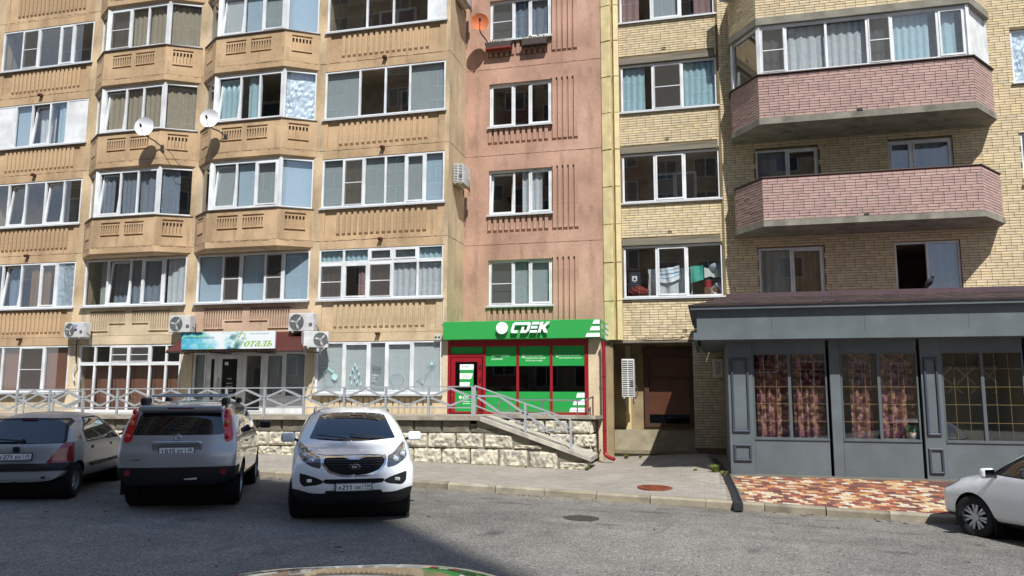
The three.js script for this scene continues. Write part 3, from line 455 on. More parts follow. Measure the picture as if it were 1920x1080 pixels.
// ---------- pink end bay ----------
{
  const cuts = [3.55, 6.32, 9.12, 11.92, 14.72];
  const x0 = -7.109, x1 = -2.79;
  for (let k = 0; k < 4; k++) {
    const s = SILL[k + 1] - .13, t = TOP[k + 1] - .26, rb = s - .56;
    const sh = poly([[x0, cuts[k] + .006], [x1, cuts[k] + .006], [x1, cuts[k + 1] - .006], [x0, cuts[k + 1] - .006]]);
    const h = new THREE.Path(); [[-6.37, rb], [-6.37, s - .02], [-6.33, s - .02], [-6.33, t], [-4.36, t], [-4.36, t + .03], [-3.55, t + .03], [-3.55, rb]].forEach((p, i) => i ? h.lineTo(...p) : h.moveTo(...p)); h.closePath(); sh.holes.push(h);
    const a = new THREE.ExtrudeGeometry(sh, { depth: .06, bevelEnabled: false }); a.translate(0, 0, ZP - .06);
    const g = new G().add(a).box(x0, -6.33, cuts[k] + .006, cuts[k + 1] - .006, ZP - .35, ZP - .06).box(-6.33, x1, cuts[k] + .006, s - .02, ZP - .35, ZP - .055).box(-4.36, x1, s - .02, cuts[k + 1] - .006, ZP - .35, ZP - .055).box(-6.33, -4.36, t, cuts[k + 1] - .006, ZP - .35, ZP - .06);
    const p = mesh('wall_panel', g.geo(), M.pink, blockA);
    const short = ribG(.1, rb, s - .05, .055, .012), tall = ribG(.11, rb, t + .03, .055, .012);
    for (let i = 0; i < 11; i++) mesh('rib', short, M.pink, p).position.set(-6.3 + i * .178, 0, ZP - .004);
    for (let i = 0; i < 5; i++) mesh('rib', tall, M.pink, p).position.set(-4.27 + i * .166, 0, ZP - .004);
    const panes = [[[.68, 'n', 'k'], [.42, 'f', 'k'], [.6, 's', 'k']], [[.68, 'T'], [.42, 'f', 'w>.5'], [.6, 's', 'w<.55']], [[.68, 's'], [.42, 'f'], [.6, 's']], [[.68, 'n', 'k'], [.42, 'f', 'p'], [.6, 's', 'p']]][k];
    win(blockA, { pos: [-6.33, s, ZP - .09], w: 1.97, h: t - s, panes, sillD: .17, depth: 3.2, roomY: -.8, roomMat: M.roomTan });
  }
}
// folded yellow metal over the joint between the blocks
{
  const prof = [[-2.81, -22.13], [-2.6, -22.07], [-2.52, -22.05], [-2.5, -22.2], [-2.44, -22.2], [-2.43, -22.07], [-2.29, -22.1]];
  for (let k = 0; k < 11; k++) { const y0 = 3.38 + k * 1.13, y1 = y0 + 1.14, g = new G(), o0 = .0, o1 = .012 + .004 * (k % 3);
    for (let i = 0; i < prof.length - 1; i++) { const a = prof[i], b = prof[i + 1]; g.quad([a[0], y0, a[1] + o1 + (i === 1 ? .008 : 0)], [b[0], y0, b[1] + o1], [b[0], y1, b[1] + o0], [a[0], y1, a[1] + o0]); }
    for (let i = 0; i < prof.length - 1; i++) { const a = prof[i], b = prof[i + 1]; g.quad([b[0], y0, b[1] - .02], [a[0], y0, a[1] - .02], [a[0], y0, a[1] + o1], [b[0], y0, b[1] + o1]); }
    mesh('flashing_sheet', g.geo(), M.yellow, blockA); }
  mesh('joint_wall', boxG(-2.82, -2.3, 3.37, 16, -22.6, -22.21), M.cream, blockA);
}

// ================= GROUND FLOOR SHOPS =================
function canvasTex(w, h, draw, alpha = false) { const c = document.createElement('canvas'); c.width = w; c.height = h; const x = c.getContext('2d'); draw(x, w, h); const t = new THREE.CanvasTexture(c); t.colorSpace = THREE.SRGBColorSpace; t.magFilter = THREE.LinearFilter; t.anisotropy = 8; return t; }
function printed(w, h, d, map, side, o = {}) {       // a thin board w x h whose front shows a print
  const fr = new THREE.PlaneGeometry(w, h); fr.translate(0, 0, d / 2 + .0005);
  return { board: new THREE.BoxGeometry(w, h, d), face: fr, mat: std(C(1, 1, 1), { map, roughness: .45, ...o }) };
}
{ // base walls
  mesh('base_wall', new G().box(-24.7, -19.95, -.2, 1.8, ZL - .3, ZL - .01).box(-19.95, -15.3, -.2, 1.24, ZL - .3, ZL - .01).box(-15.36, -11.2, -.2, 1.19, ZL - .3, ZL - .03).box(-11.17, -7.24, -.2, 1.19, ZL - .3, ZL - .01).geo(), M.cream, blockA);
  mesh('lintel_panel', boxG(COLS.B2[0], COLS.B2[1], 3.06, 3.34, ZL - .3, ZL - .02), M.cream, blockA);
  const p = mesh('parapet', new G().box(-11.17, -7.24, 1.19, 1.8, ZL - .3, ZL - .05).box(-11.17, -10.98, 1.19, 1.8, ZL - .05, ZL).box(-7.5, -7.24, 1.19, 1.8, ZL - .05, ZL).geo(), M.cream, blockA), rb = boxG(-.07, .07, 1.195, 1.72, -.05, 0);
  for (let i = 0; i < 18; i++) mesh('rib', rb, M.cream, p).position.set(-10.8 + i * .183, 0, ZL - .006);
}
const shopMat = M.white;
Wd('L0', 0, [[.82, 'f', 'r'], [.5, 'f', 'r'], [.7, 'n', 'r'], [.68, 'f', 'r']], { depth: 2.2, roomY: -.3, sillD: .2 });
win(blockA, { pos: [-19.57, 1.24, ZL - .02], w: 3.79, h: 1.5, panes: [[.58, 'f', 'r'], [.59, 'f', 'r'], [.71, 'f', 'r'], [.8, 'f', 'r'], [.58, 'f', 'r'], [.51, 'f', 'r']], depth: 2.2, roomY: 0, cd: .3, sillD: .1 });
win(blockA, { pos: [-19.57, 2.743, ZL - .02], w: 3.79, h: .59, panes: [[.58, 'f'], [.59, 'f'], [.71, 'n'], [.8, 'n'], [.58, 'f'], [.51, 'f']], depth: 2.2, roomY: 0, sill: 0, f: .05 });
win(blockA, { pos: [-15.34, 1.22, ZL - .04], w: .46, h: 1.83, panes: [[1, 'f', 'k']], depth: 2, roomY: 0, sill: 0 });
win(blockA, { pos: [-13.6, 1.22, ZL - .04], w: .72, h: 1.83, panes: [[1, 's']], depth: 2, roomY: 0, sill: 0, roomMat: M.roomTan });
win(blockA, { pos: [-12.875, 1.7, ZL - .04], w: 1.39, h: 1.35, panes: [[.6, 's', 'k'], [.62, 'f', 'k']], depth: 2, roomY: 0, sill: 0 });
mesh('panel', new G().box(-12.875, -12.2, 1.2, 1.695, ZL - .1, ZL - .05).box(-12.19, -11.485, 1.2, 1.695, ZL - .1, ZL - .05).box(-12.875, -11.485, 1.44, 1.46, ZL - .05, ZL - .045).geo(), M.white, blockA);
{ // white entrance door, two leaves
  const d = group('door', blockA, [-14.87, 1.2, ZL - .05]); const F = new G();
  F.box(0, .05, 0, 1.85, -.06, .0).box(1.21, 1.27, 0, 1.85, -.06, 0).box(.05, 1.21, 1.79, 1.85, -.06, 0);
  for (const [a, b] of [[.05, .4], [.41, 1.21]]) { const s = b - a > .5 ? .13 : .11; F.box(a, b, 0, .2, -.05, .02).box(a, b, 1.66, 1.79, -.05, .02).box(a, a + s, .2, 1.66, -.05, .02).box(b - s, b, .2, 1.66, -.05, .02); }
  mesh('door_leaf', F.geo(), M.white, d); mesh('pane', new G().box(.16, .29, .2, 1.66, -.02, -.014).geo(), M.filmGlass, d); mesh('pane', new G().box(.54, 1.08, .2, 1.66, -.02, -.014).geo(), M.filmGlass, d); mesh('hall', new G().quad([0, 0, -2.2], [1.27, 0, -2.2], [1.27, 1.85, -2.2], [0, 1.85, -2.2]).quad([0, 0, -.07], [0, 0, -2.2], [0, 1.85, -2.2], [0, 1.85, -.07]).quad([1.27, 0, -2.2], [1.27, 0, -.07], [1.27, 1.85, -.07], [1.27, 1.85, -2.2]).quad([0, 1.85, -2.2], [1.27, 1.85, -2.2], [1.27, 1.85, -.07], [0, 1.85, -.07]).quad([0, 0, -.07], [1.27, 0, -.07], [1.27, 0, -2.2], [0, 0, -2.2]).geo(), M.roomTan, d);
  const tx = canvasTex(256, 640, (x) => { x.clearRect(0, 0, 256, 640); x.fillStyle = '#d9dee0'; x.fillRect(40, 40, 60, 44); x.fillStyle = '#e8e2d0'; x.font = '26px sans-serif'; x.textAlign = 'center'; x.fillText('Салон', 128, 270); x.fillText('Красота', 128, 330); x.font = '20px sans-serif'; x.fillText('парикмахер', 128, 370); x.fillText('09:00 - 19:00', 128, 400); x.fillText('воскресенье', 128, 430); });
  const pl = new THREE.PlaneGeometry(.54, 1.46); pl.translate(.81, .93, -.012); mesh('lettering', pl, std(C(1, 1, 1), { map: tx, transparent: true, alphaTest: .3, roughness: .6 }), d);
  mesh('handle', new G().bar([.47, .75, .05], [.47, 1.1, .05], .022).bar([.47, .78, .01], [.47, .78, .05], .02).bar([.47, 1.07, .01], [.47, 1.07, .05], .02).geo(), M.steel, d);
  mesh('hinge', new G().box(1.12, 1.15, .9, .99, .02, .04).box(1.12, 1.15, 1.4, 1.49, .02, .04).box(.06, .09, .9, .99, .02, .04).box(.06, .09, 1.4, 1.49, .02, .04).geo(), M.whiteDirty, d);
}
const nail = Wd('L3', 0, [[.8, 'f', 'K'], [.76, 's', 'K'], [.46, 'f', 'k'], [.76, 's', 'K'], [.8, 'f', 'K']], { depth: 2, roomY: -.3, cd: .085, sillD: .16 });
{ // pale frosted drawings on the salon panes
  const draw = (fn) => canvasTex(256, 400, (x) => { x.clearRect(0, 0, 256, 400); x.lineCap = 'round'; x.lineJoin = 'round'; x.strokeStyle = '#9fb7bb'; x.fillStyle = '#b4dade'; x.lineWidth = 3; fn(x); });
  const finger = (x, bx, by, tx, ty, w) => { x.beginPath(); x.moveTo(bx - w, by); x.quadraticCurveTo(tx - w, (by + ty) / 2, tx - w * .7, ty); x.quadraticCurveTo(tx, ty - w, tx + w * .7, ty); x.quadraticCurveTo(tx + w, (by + ty) / 2, bx + w, by); x.stroke(); x.beginPath(); x.ellipse(tx, ty + 12, w * .55, 14, 0, 0, 7); x.fill(); };
  const art = [
    draw((x) => { for (let i = 0; i < 5; i++) finger(x, 90 + i * 16, 360, 60 + i * 26, 220 - 14 * (2 - Math.abs(i - 2)), 12); x.beginPath(); x.ellipse(190, 280, 34, 30, .3, 0, 7); x.fill(); x.beginPath(); x.moveTo(150, 390); x.quadraticCurveTo(215, 330, 230, 250); x.stroke(); }),
    draw((x) => { for (const [tx, ty] of [[70, 250], [100, 200], [130, 160], [160, 190], [190, 240], [90, 320], [130, 270], [165, 310], [215, 330]]) finger(x, tx + 8, 395, tx, ty, 14); }),
    draw((x) => { x.strokeStyle = '#26292c'; x.lineWidth = 2; x.fillStyle = '#303438'; x.font = 'italic 56px serif'; x.fillText('Поталь', 40, 220); x.font = '16px sans-serif'; x.fillStyle = '#dfe6e8'; for (const [t, y] of [['Студия красоты', 270], ['маникюр', 295], ['педикюр', 320], ['запись', 360]]) x.fillText(t, 60, y); }),
    draw((x) => { for (let i = 0; i < 9; i++) { const a = -2.9 + i * .33; x.beginPath(); x.moveTo(128 + i * 4 - 16, 395); x.quadraticCurveTo(128 + Math.cos(a) * 70, 330, 128 + Math.cos(a) * 100, 270 + Math.sin(a) * 50); x.stroke(); } x.beginPath(); x.moveTo(40, 300); x.quadraticCurveTo(60, 210, 128, 240); x.quadraticCurveTo(200, 200, 225, 300); x.stroke(); }),
    draw((x) => { x.beginPath(); x.moveTo(120, 395); x.quadraticCurveTo(90, 300, 190, 190); x.stroke(); for (let i = 0; i < 6; i++) { x.beginPath(); x.moveTo(110, 340); x.quadraticCurveTo(30 + i * 20, 260 - i * 10, 20 + i * 26, 320 - i * 20); x.stroke(); } for (let i = 0; i < 7; i++) { const a = i * .9; x.beginPath(); x.ellipse(195 + Math.cos(a) * 24, 165 + Math.sin(a) * 22, 20, 13, a, 0, 7); x.stroke(); } x.beginPath(); x.arc(195, 165, 14, 0, 7); x.fill(); }),
  ];
  const us = [[.06, .83], [.93, 1.58], [1.7, 2.12], [2.25, 2.9], [3.03, 3.82]];
  us.forEach(([a, b], i) => { const w = b - a - .06, pl = new THREE.PlaneGeometry(w, 1.3); pl.translate((a + b) / 2, .74, i % 2 ? -.01 : -.022); mesh('frosted_drawing', pl, std(C(.9, .9, .9), { map: art[i], transparent: true, alphaTest: .25, roughness: .9 }), nail); });
}
{ // ribbed canopy with the salon sign
  const a = thing('awning', 'brown corrugated metal awning over the salon entrance', 'awning', [-15.5, 0, 0]);
  const g = new THREE.PlaneGeometry(4.5, 1.2, 180, 6); const p = g.attributes.position;
  for (let i = 0; i < p.count; i++) { const u = p.getX(i) + 2.25, v = p.getY(i) / 1.2 + .5; const taper = 1; p.setXYZ(i, u * taper, 3.04 + v * .62 + .014 * Math.sin(u * 2 * Math.PI / .075), -19.55 - v * 1.06); }
  g.computeVertexNormals(); mesh('sheet', g, std('#5a2f2a', { roughness: .5, metalness: .2, map: TX.dust, side: THREE.DoubleSide }), a);
  const fr = new G(); for (const x of [.05, 1.5, 3, 4.45]) fr.bar([x, 3.02, -19.58], [x, 3.63, -20.6], .03).bar([x, 3.0, -19.62], [x, 3.02, -20.62], .03); fr.bar([0, 3.015, -19.58], [4.5, 3.015, -19.58], .03); mesh('frame', fr.geo(), M.darkTrim, a);
  const s = thing('salon_sign', 'white and turquoise marbled salon sign board with green script', 'sign', [-13.36, 3.345, -19.5]);
  const tex = canvasTex(1200, 200, (x, w, h) => {
    const im = x.createImageData(w, h); for (let j = 0; j < h; j++) for (let i = 0; i < w; i++) { const u = i / w, v = j / h; const q = fbm(u * 1.2, v * .3, 6, 4, 501), e = q + .25 * (fbm(u + q * .15, v * .3 + .2, 10, 3, 505) - .5); const t = clamp((.55 - u + (e - .5) * .8 + (v - .5) * .15) * 3, 0, 1); const band = Math.abs(e - .47) < .05 ? 1 - Math.abs(e - .47) / .05 : 0, dk = sstep(.56, .62, e) * t; let c = [214, 222, 226]; const mixc = (d, k) => { c = c.map((z, n) => z + (d[n] - z) * k); }; mixc([52, 158, 186], t * .92); mixc([176, 214, 96], band * t); mixc([18, 48, 54], dk * .95); const o = (j * w + i) * 4; im.data[o] = c[0]; im.data[o + 1] = c[1]; im.data[o + 2] = c[2]; im.data[o + 3] = 255; }
    x.putImageData(im, 0, 0); x.fillStyle = '#173036'; x.font = '34px sans-serif'; x.fillText('Салон-парикмахерская', 56, 76); x.font = 'italic 22px sans-serif'; x.fillStyle = '#2c4a52'; x.fillText('Салон-парикмахерская', 880, 36);
    x.strokeStyle = '#7fa320'; x.fillStyle = '#7fa320'; x.lineCap = 'round'; x.lineWidth = 9;
    x.beginPath(); x.moveTo(690, 188); x.bezierCurveTo(720, 150, 745, 60, 770, 28); x.stroke(); x.lineWidth = 7; x.beginPath(); x.moveTo(678, 84); x.bezierCurveTo(700, 20, 800, 14, 830, 34); x.bezierCurveTo(815, 70, 780, 140, 772, 172); x.stroke();
    x.font = 'italic bold 118px serif'; x.save(); x.transform(1, 0, -.25, 1, 0, 0); x.fillText('оталь', 842, 176); x.restore();
  });
  const b = printed(3.06, .5, .05, tex); mesh('board', b.board, M.whiteDirty, s); mesh('print', b.face, b.mat, s);
}
// ---------- courier shop ----------
const ZS = -20.6;
{
  const s = thing('courier_shopfront', 'red framed shopfront with green and black window film', 'shopfront', [0, 0, 0]);
  const F = new G(), fz = ZS, bar = (x0, x1, y0, y1, d = 0) => F.box(x0, x1, y0, y1, fz - .08, fz + d);
  bar(-7.05, -6.97, 1.28, 3.32); bar(-6.02, -5.94, 1.28, 3.32); bar(-5.06, -4.99, 1.35, 3.14, -.002); bar(-4.12, -4.05, 1.35, 3.14, -.002); bar(-3.17, -3.07, 1.28, 3.32); bar(-6.97, -6.02, 3.14, 3.32, -.003); bar(-5.94, -3.17, 3.14, 3.32, -.003); bar(-5.94, -3.17, 1.28, 1.35, -.003); bar(-6.97, -6.02, 2.86, 2.94, -.003);
  mesh('frame', F.geo(), M.red, s);
  mesh('column', boxG(-3.068, -2.74, 1.2, 3.32, ZS - .4, ZS - .01), M.cream, s); mesh('side_wall', new G().box(-2.96, -2.76, -.1, 3.34, -22.4, ZS - .4).box(-7.1, -2.96, -.1, 3.3, -22.6, -22.4).box(-7.2, -7.05, 1.2, 3.32, ZS - .3, ZS - .005).geo(), M.cream, s);
  mesh('roof_slab', boxG(-7.1, -2.78, 3.34, 3.42, -22.2, -20.4), M.concrete, s); mesh('floor', boxG(-7.1, -2.97, 1.1, 1.2, -22.4, -20.66), M.concrete, s); mesh('counter', new RoundedBoxGeometry(2.2, 1.0, .5, 2, .02).translate(-4.6, 1.7, -21.9), M.whiteDirty, s);
  const film = std('#2a9648', { roughness: .22 }), dark = M.filmGlass;
  const cols = [[-5.94, -5.06], [-4.99, -4.12], [-4.05, -3.17]], texts = [['логистические', 'решения', '', 0], ['Экспресс-доставка', 'документов и грузов', 'по России и миру', 1], ['Доставка для компаний', 'дистанционной торговли', '', 1]];
  cols.forEach(([a, b], i) => {
    const w = b - a, up = canvasTex(512, 314, (x) => { x.fillStyle = '#2a9648'; x.fillRect(0, 0, 512, 314); x.fillStyle = '#eef6ee'; const [l1, l2, l3, ic] = texts[i]; x.font = (ic ? (i === 2 ? 30 : 34) : 44) + 'px sans-serif'; const tx = ic ? 104 : 92; x.fillText(l1, tx, 160); x.fillText(l2, tx, 160 + (ic ? 40 : 54)); if (l3) x.fillText(l3, tx, 240); if (ic) { x.strokeStyle = '#eef6ee'; x.lineWidth = 6; if (i === 1) { x.beginPath(); x.moveTo(46, 150); x.lineTo(68, 130); x.lineTo(90, 150); x.lineTo(90, 182); x.lineTo(46, 182); x.closePath(); x.moveTo(46, 152); x.lineTo(68, 168); x.lineTo(90, 152); x.stroke(); } else { x.beginPath(); x.moveTo(40, 138); x.lineTo(52, 138); x.lineTo(60, 168); x.lineTo(88, 168); x.lineTo(92, 146); x.lineTo(54, 146); x.stroke(); x.beginPath(); x.arc(64, 180, 5, 0, 7); x.arc(84, 180, 5, 0, 7); x.fillStyle = '#eef6ee'; x.fill(); } } });
    const pl = new THREE.PlaneGeometry(w, .54); pl.translate((a + b) / 2, 2.87, ZS - .03); mesh('window_film', pl, std(C(1, 1, 1), { map: up, roughness: .2 }), s);
    mesh('pane', boxG(a, b, 1.9, 2.6, ZS - .038, ZS - .032), dark, s);
    const lo = i < 2 ? null : canvasTex(512, 330, (x) => { x.fillStyle = '#2a9648'; x.fillRect(0, 0, 512, 330); x.fillStyle = '#eef2f4'; [[372, 16, 92], [320, 138, 210], [262, 254, 322]].forEach(([l, t0, t1]) => { x.beginPath(); x.moveTo(l + 30, t0); x.lineTo(512, t0); x.lineTo(512, t1); x.lineTo(l, t1); x.quadraticCurveTo(l + 8, t0 + 8, l + 30, t0); x.fill(); }); });
    const pl2 = new THREE.PlaneGeometry(w, .55); pl2.translate((a + b) / 2, 1.625, ZS - .03); mesh('window_film', pl2, lo ? std(C(1, 1, 1), { map: lo, roughness: .2 }) : film, s);
  });
  mesh('window_film', boxG(-6.97, -6.02, 2.94, 3.14, ZS - .06, ZS - .03), film, s);
  // door
  const D = group('door', s, [-6.97, 1.28, ZS]); const L = new G(); L.box(.03, .15, .02, 1.56, -.06, .02).box(.8, .92, .02, 1.56, -.06, .02).box(.15, .8, 1.44, 1.56, -.06, .02).box(.15, .8, .02, .07, -.06, .02); mesh('door_leaf', L.geo(), M.red, D);
  mesh('pane', boxG(.15, .8, .63, 1.44, -.018, -.012), dark, D);
  const dt = canvasTex(400, 350, (x) => { x.fillStyle = '#2a9648'; x.fillRect(0, 0, 400, 350); x.fillStyle = '#f2f6f4'; x.font = 'italic bold 70px sans-serif'; x.beginPath(); x.arc(92, 106, 26, 0, 7); x.fill(); x.fillText('CDEK', 128, 132); x.font = 'bold 28px sans-serif'; x.fillText('экспресс-', 140, 186); x.fillText('доставка', 140, 222); });
  const dp = new THREE.PlaneGeometry(.65, .56); dp.translate(.475, .35, -.01); mesh('window_film', dp, std(C(1, 1, 1), { map: dt, roughness: .25 }), D);
  const nt = canvasTex(256, 400, (x) => { x.fillStyle = '#2a9648'; x.fillRect(0, 0, 256, 400); x.fillStyle = '#f3f5f3'; x.fillRect(0, 0, 256, 96); x.fillStyle = '#1a2b1f'; x.font = 'italic bold 36px sans-serif'; x.beginPath(); x.arc(50, 44, 10, 0, 7); x.fill(); x.fillText('CDEK', 68, 56); x.fillStyle = '#f3f5f3'; x.beginPath(); x.moveTo(0, 160); x.lineTo(240, 160); x.quadraticCurveTo(232, 258, 190, 262); x.lineTo(0, 262); x.fill(); x.fillStyle = '#8d9a92'; for (let i = 0; i < 5; i++) for (let j = 0; j < 6; j++) x.fillRect(60 + j * 20, 180 + i * 15, 15, 9); x.fillStyle = '#f3f5f3'; x.beginPath(); x.moveTo(0, 320); x.lineTo(190, 320); x.lineTo(176, 390); x.lineTo(0, 390); x.fill(); });
  const np = new THREE.PlaneGeometry(.4, .62); np.translate(.48, 1.06, -.006); mesh('notice', np, std(C(1, 1, 1), { map: nt, roughness: .5 }), D);
  mesh('handle', new G().add(tube([[.07, .55, .03], [.09, .5, .075], [.07, .35, .08], [.05, .28, .075], [.07, .23, .03]], .016, 16, 6)).box(.04, .09, .78, .9, .02, .035).geo(), M.red, D);
  mesh('hinge', new G().box(.86, .91, 1.26, 1.35, .02, .055).box(.86, .91, .9, .99, .02, .055).box(.86, .91, .1, .19, .02, .055).geo(), std('#5b141c', { roughness: .4 }), D);
}
{ // green sign box
  const s = thing('courier_sign', 'long green sign box with white raised logo letters', 'sign', [-4.905, 3.33, -20.3]);
  mesh('box', new RoundedBoxGeometry(4.39, .5, 1.82, 2, .012).translate(0, .245, -.91), M.green, s);
  const wl = std('#eef1f4', { roughness: .35 });
  const put = (name, sh, x, y, d = .045) => { const m = mesh(name, extr(sh, d, .006, 1), wl, s); m.position.set(x, y, .055); return m; };
  { const c = new THREE.Shape(); c.absarc(0, 0, .165, 0, Math.PI * 2); put('ball', c, -.465, .285, .06); }
  const K = .3, sk = (pts) => poly(pts.map(([x, y]) => [x + K * y, y])), h = .29;   // slanted letters, each built from strokes
  put('letter', sk([[.04, 0], [.2, 0], [.2, .072], [.085, .072], [.075, .085], [.075, .205], [.085, .218], [.26, .218], [.26, h], [.05, h], [.0, .24], [.0, .05]]), -.24, .145);
  put('letter', sk([[.0, h], [.0, .218], [.15, .218], [.165, .205], [.165, .085], [.15, .072], [.085, .072], [.085, .16], [.01, .16], [.01, 0], [.18, 0], [.24, .05], [.24, .24], [.19, h]]), .03, .145);
  put('letter', sk([[.0, h], [.0, .222], [.2, .222], [.2, h]]), .3, .145); put('letter', sk([[.0, .18], [.0, .112], [.18, .112], [.18, .18]]), .3, .145); put('letter', sk([[.0, .07], [.0, 0], [.2, 0], [.2, .07]]), .3, .145);
  put('letter', sk([[0, 0], [.08, 0], [.08, .1], [.105, .1], [.175, 0], [.275, 0], [.17, .145], [.265, h], [.17, h], [.105, .19], [.08, .19], [.08, h], [0, h]]), .525, .145);
  [[2.03, 2.195, .36, .47], [1.955, 2.195, .185, .295], [1.835, 2.195, .015, .12]].forEach(([a, b, y0, y1]) => put('stripe', poly([[a - .03, y0], [b, y0], [b, y1], [a + .03, y1], [a + .005, y1 - .02]]), 0, 0, .012).position.z = .004);
  const st = canvasTex(512, 150, (x) => { x.fillStyle = '#23a24a'; x.fillRect(0, 0, 512, 150); x.fillStyle = '#e9eef0'; x.font = 'italic bold 58px sans-serif'; x.fillText('CDEK', 40, 70); x.font = '22px sans-serif'; x.fillText('экспресс-доставка', 40, 108); x.fillRect(330, 10, 182, 32); x.fillRect(305, 58, 207, 32); x.fillRect(280, 106, 232, 34); });
  const sp = new THREE.PlaneGeometry(1.7, .49); sp.rotateY(Math.PI / 2); sp.translate(2.199, .245, -.93); mesh('print', sp, std(C(1, 1, 1), { map: st, roughness: .4 }), s);
}
{ // red downpipe at the corner
  const o = thing('downpipe', 'dark red downpipe running down the shop corner to the ground', 'pipe', [-2.63, 0, -20.42]);
  mesh('pipe', new G().add(new THREE.CylinderGeometry(.05, .05, 2.75, 14), T(0, 1.75, 0)).add(tube([[0, .42, 0], [.01, .3, .01], [.1, .22, .05], [.26, .17, .1]], .05, 14, 12)).add(new THREE.CylinderGeometry(.075, .05, .12, 14), T(0, 3.16, 0)).geo(), M.red, o);
  mesh('bracket', new G().add(new THREE.CylinderGeometry(.06, .06, .03, 14), T(0, 2.3, 0)).add(new THREE.CylinderGeometry(.06, .06, .03, 14), T(0, .9, 0)).box(-.012, .012, 2.29, 2.31, -.2, 0).box(-.012, .012, .89, .91, -.2, 0).geo(), std('#6d1820', { roughness: .4 }), o);
}
// ================= TERRACE =================
const yT = (x) => 1.285 + .008 * (x + 5.6);
const terrace = thing('terrace', 'raised shop terrace on a rough stone block retaining wall', 'terrace');
{
  const ledge = std('#bdb6a8', { map: retile(TX.concrete, 1.9), bumpMap: TX.grain, bumpScale: .01, roughness: .95 });
  // ledge of slabs
  for (let i = 0; i < 13; i++) { const b = -5.5 - i * 1.5, a = b - 1.49; mesh('slab', new G().prism([[a, -18.52], [b, -18.52], [b, -20.62], [a, -20.62]], -.09, 0, (x) => yT(x)).geo(), ledge, terrace); }
  const ph = (x) => 1.285; mesh('slab', new G().prism([[-5.495, -20.02], [-2.82, -20.02], [-2.62, -20.5], [-2.7, -20.6], [-5.495, -20.6]], 1.2, 1.285).geo(), ledge, terrace);
  mesh('core', new G().box(-24.7, -5.6, -.1, 1.1, -20.5, -18.72).box(-5.6, -2.98, -.1, 1.195, -20.5, -20.16).geo(), M.concrete, terrace);
  // ramp down to the pavement
  const ra = [-5.49, 1.285], rb = [-2.72, .36], rg = new G(), z0 = -18.53, z1 = -19.72, t = .1;
  rg.quad([ra[0], ra[1], z0], [rb[0], rb[1], z0], [rb[0], rb[1], z1], [ra[0], ra[1], z1]).quad([ra[0], ra[1] - t, z0], [rb[0], rb[1] - t, z0], [rb[0], rb[1], z0], [ra[0], ra[1], z0]).quad([rb[0], rb[1] - t, z0], [rb[0] , rb[1] - t, z1], [rb[0], rb[1], z1], [rb[0], rb[1], z0]).quad([ra[0], ra[1] - t, z1], [ra[0], ra[1] - t, z0], [ra[0], ra[1], z0], [ra[0], ra[1], z1]).quad([rb[0], rb[1] - t, z0], [ra[0], ra[1] - t, z0], [ra[0], ra[1] - t, z1], [rb[0], rb[1] - t, z1]);
  rg.quad([rb[0], rb[1] - t, z1], [ra[0], ra[1] - t, z1], [ra[0], ra[1], z1], [rb[0], rb[1], z1]);
  mesh('ramp', rg.geo(), std('#d2ccc2', { map: retile(TX.concrete, 1.2), roughness: .9 }), terrace);
  { const q = [[-5.6, -.1], [-2.95, -.1], [-2.95, .34], [-5.6, 1.2]], g = new G(); for (const [za, zb] of [[-18.66, -19.66]]) { g.quad([q[0][0], q[0][1], za], [q[1][0], q[1][1], za], [q[2][0], q[2][1], za], [q[3][0], q[3][1], za]); g.quad([q[1][0], q[1][1], za], [q[1][0], q[1][1], zb], [q[2][0], q[2][1], zb], [q[2][0], q[2][1], za]); g.quad([q[1][0], q[1][1], zb], [q[0][0], q[0][1], zb], [q[3][0], q[3][1], zb], [q[2][0], q[2][1], zb]); } mesh('ramp_wall', g.geo(), M.concrete, terrace); }
  // rock-faced blocks
  const whit = (a, b) => dataTex(256, (u, v) => { const n = fbm(u, v, 5, 5, 700 + a), m = fbm(u, v, 12, 4, 720 + a), k = sstep(.34, .54, n + (m - .5) * .6 - b); const d = .86 + .2 * (m - .5); const w = [.96 * d, .93 * d, .85 * d], gr = [.77 * d, .75 * d, .7 * d]; return w.map((x, i) => x * k + gr[i] * (1 - k)); }, .8);
  const mats = [0, 1, 2].map(k => std(C(.9, .89, .86), { map: whit(k * 3, k * .035 - .03), bumpMap: TX.grain, bumpScale: .012, roughness: .95 }));
  const smooth = [0, 1].map(k => std(k ? '#8f897d' : '#827d74', { map: retile(TX.concrete, 1.1, k * .4, .2), bumpMap: TX.grain, bumpScale: .008, roughness: .95 }));
  const rock = (w, h, rough, sd) => { const nx = Math.max(6, Math.round(w / .032)), ny = Math.max(5, Math.round(h / .032)), g = new THREE.PlaneGeometry(w, h, nx, ny), p = g.attributes.position, uv = g.attributes.uv; for (let i = 0; i < p.count; i++) { const x = p.getX(i), y = p.getY(i), ex = Math.min(1, (w / 2 - Math.abs(x)) / .05), ey = Math.min(1, (h / 2 - Math.abs(y)) / .05), e = Math.min(ex, ey); const n = fbm(x * .4 + sd * .37 + 5, y * .4 + sd * .11 + 5, 8, 4, 741), n2 = vnoise(x * .5 + sd + 5, y * .5 + 5, 30, 745); p.setZ(i, e <= 0 ? -.05 : rough * (e * .6 + e * 1.5 * (n - .35) + 1.0 * (n2 - .5) * e)); uv.setXY(i, x + sd * .31, y + sd * .17); } g.computeVertexNormals(); const gg = g.toNonIndexed(); gg.computeVertexNormals(); return gg; };
  const variants = [0, 1, 2, 3, 4].map(k => rock(.74, .37, .062, k * 3.1 + 1)), flat = [0, 1].map(k => rock(.74, .29, .012, 9 + k));
  const rampUnder = (x) => x < -5.49 ? 9 : 1.285 - .1 - (x + 5.49) * .334;
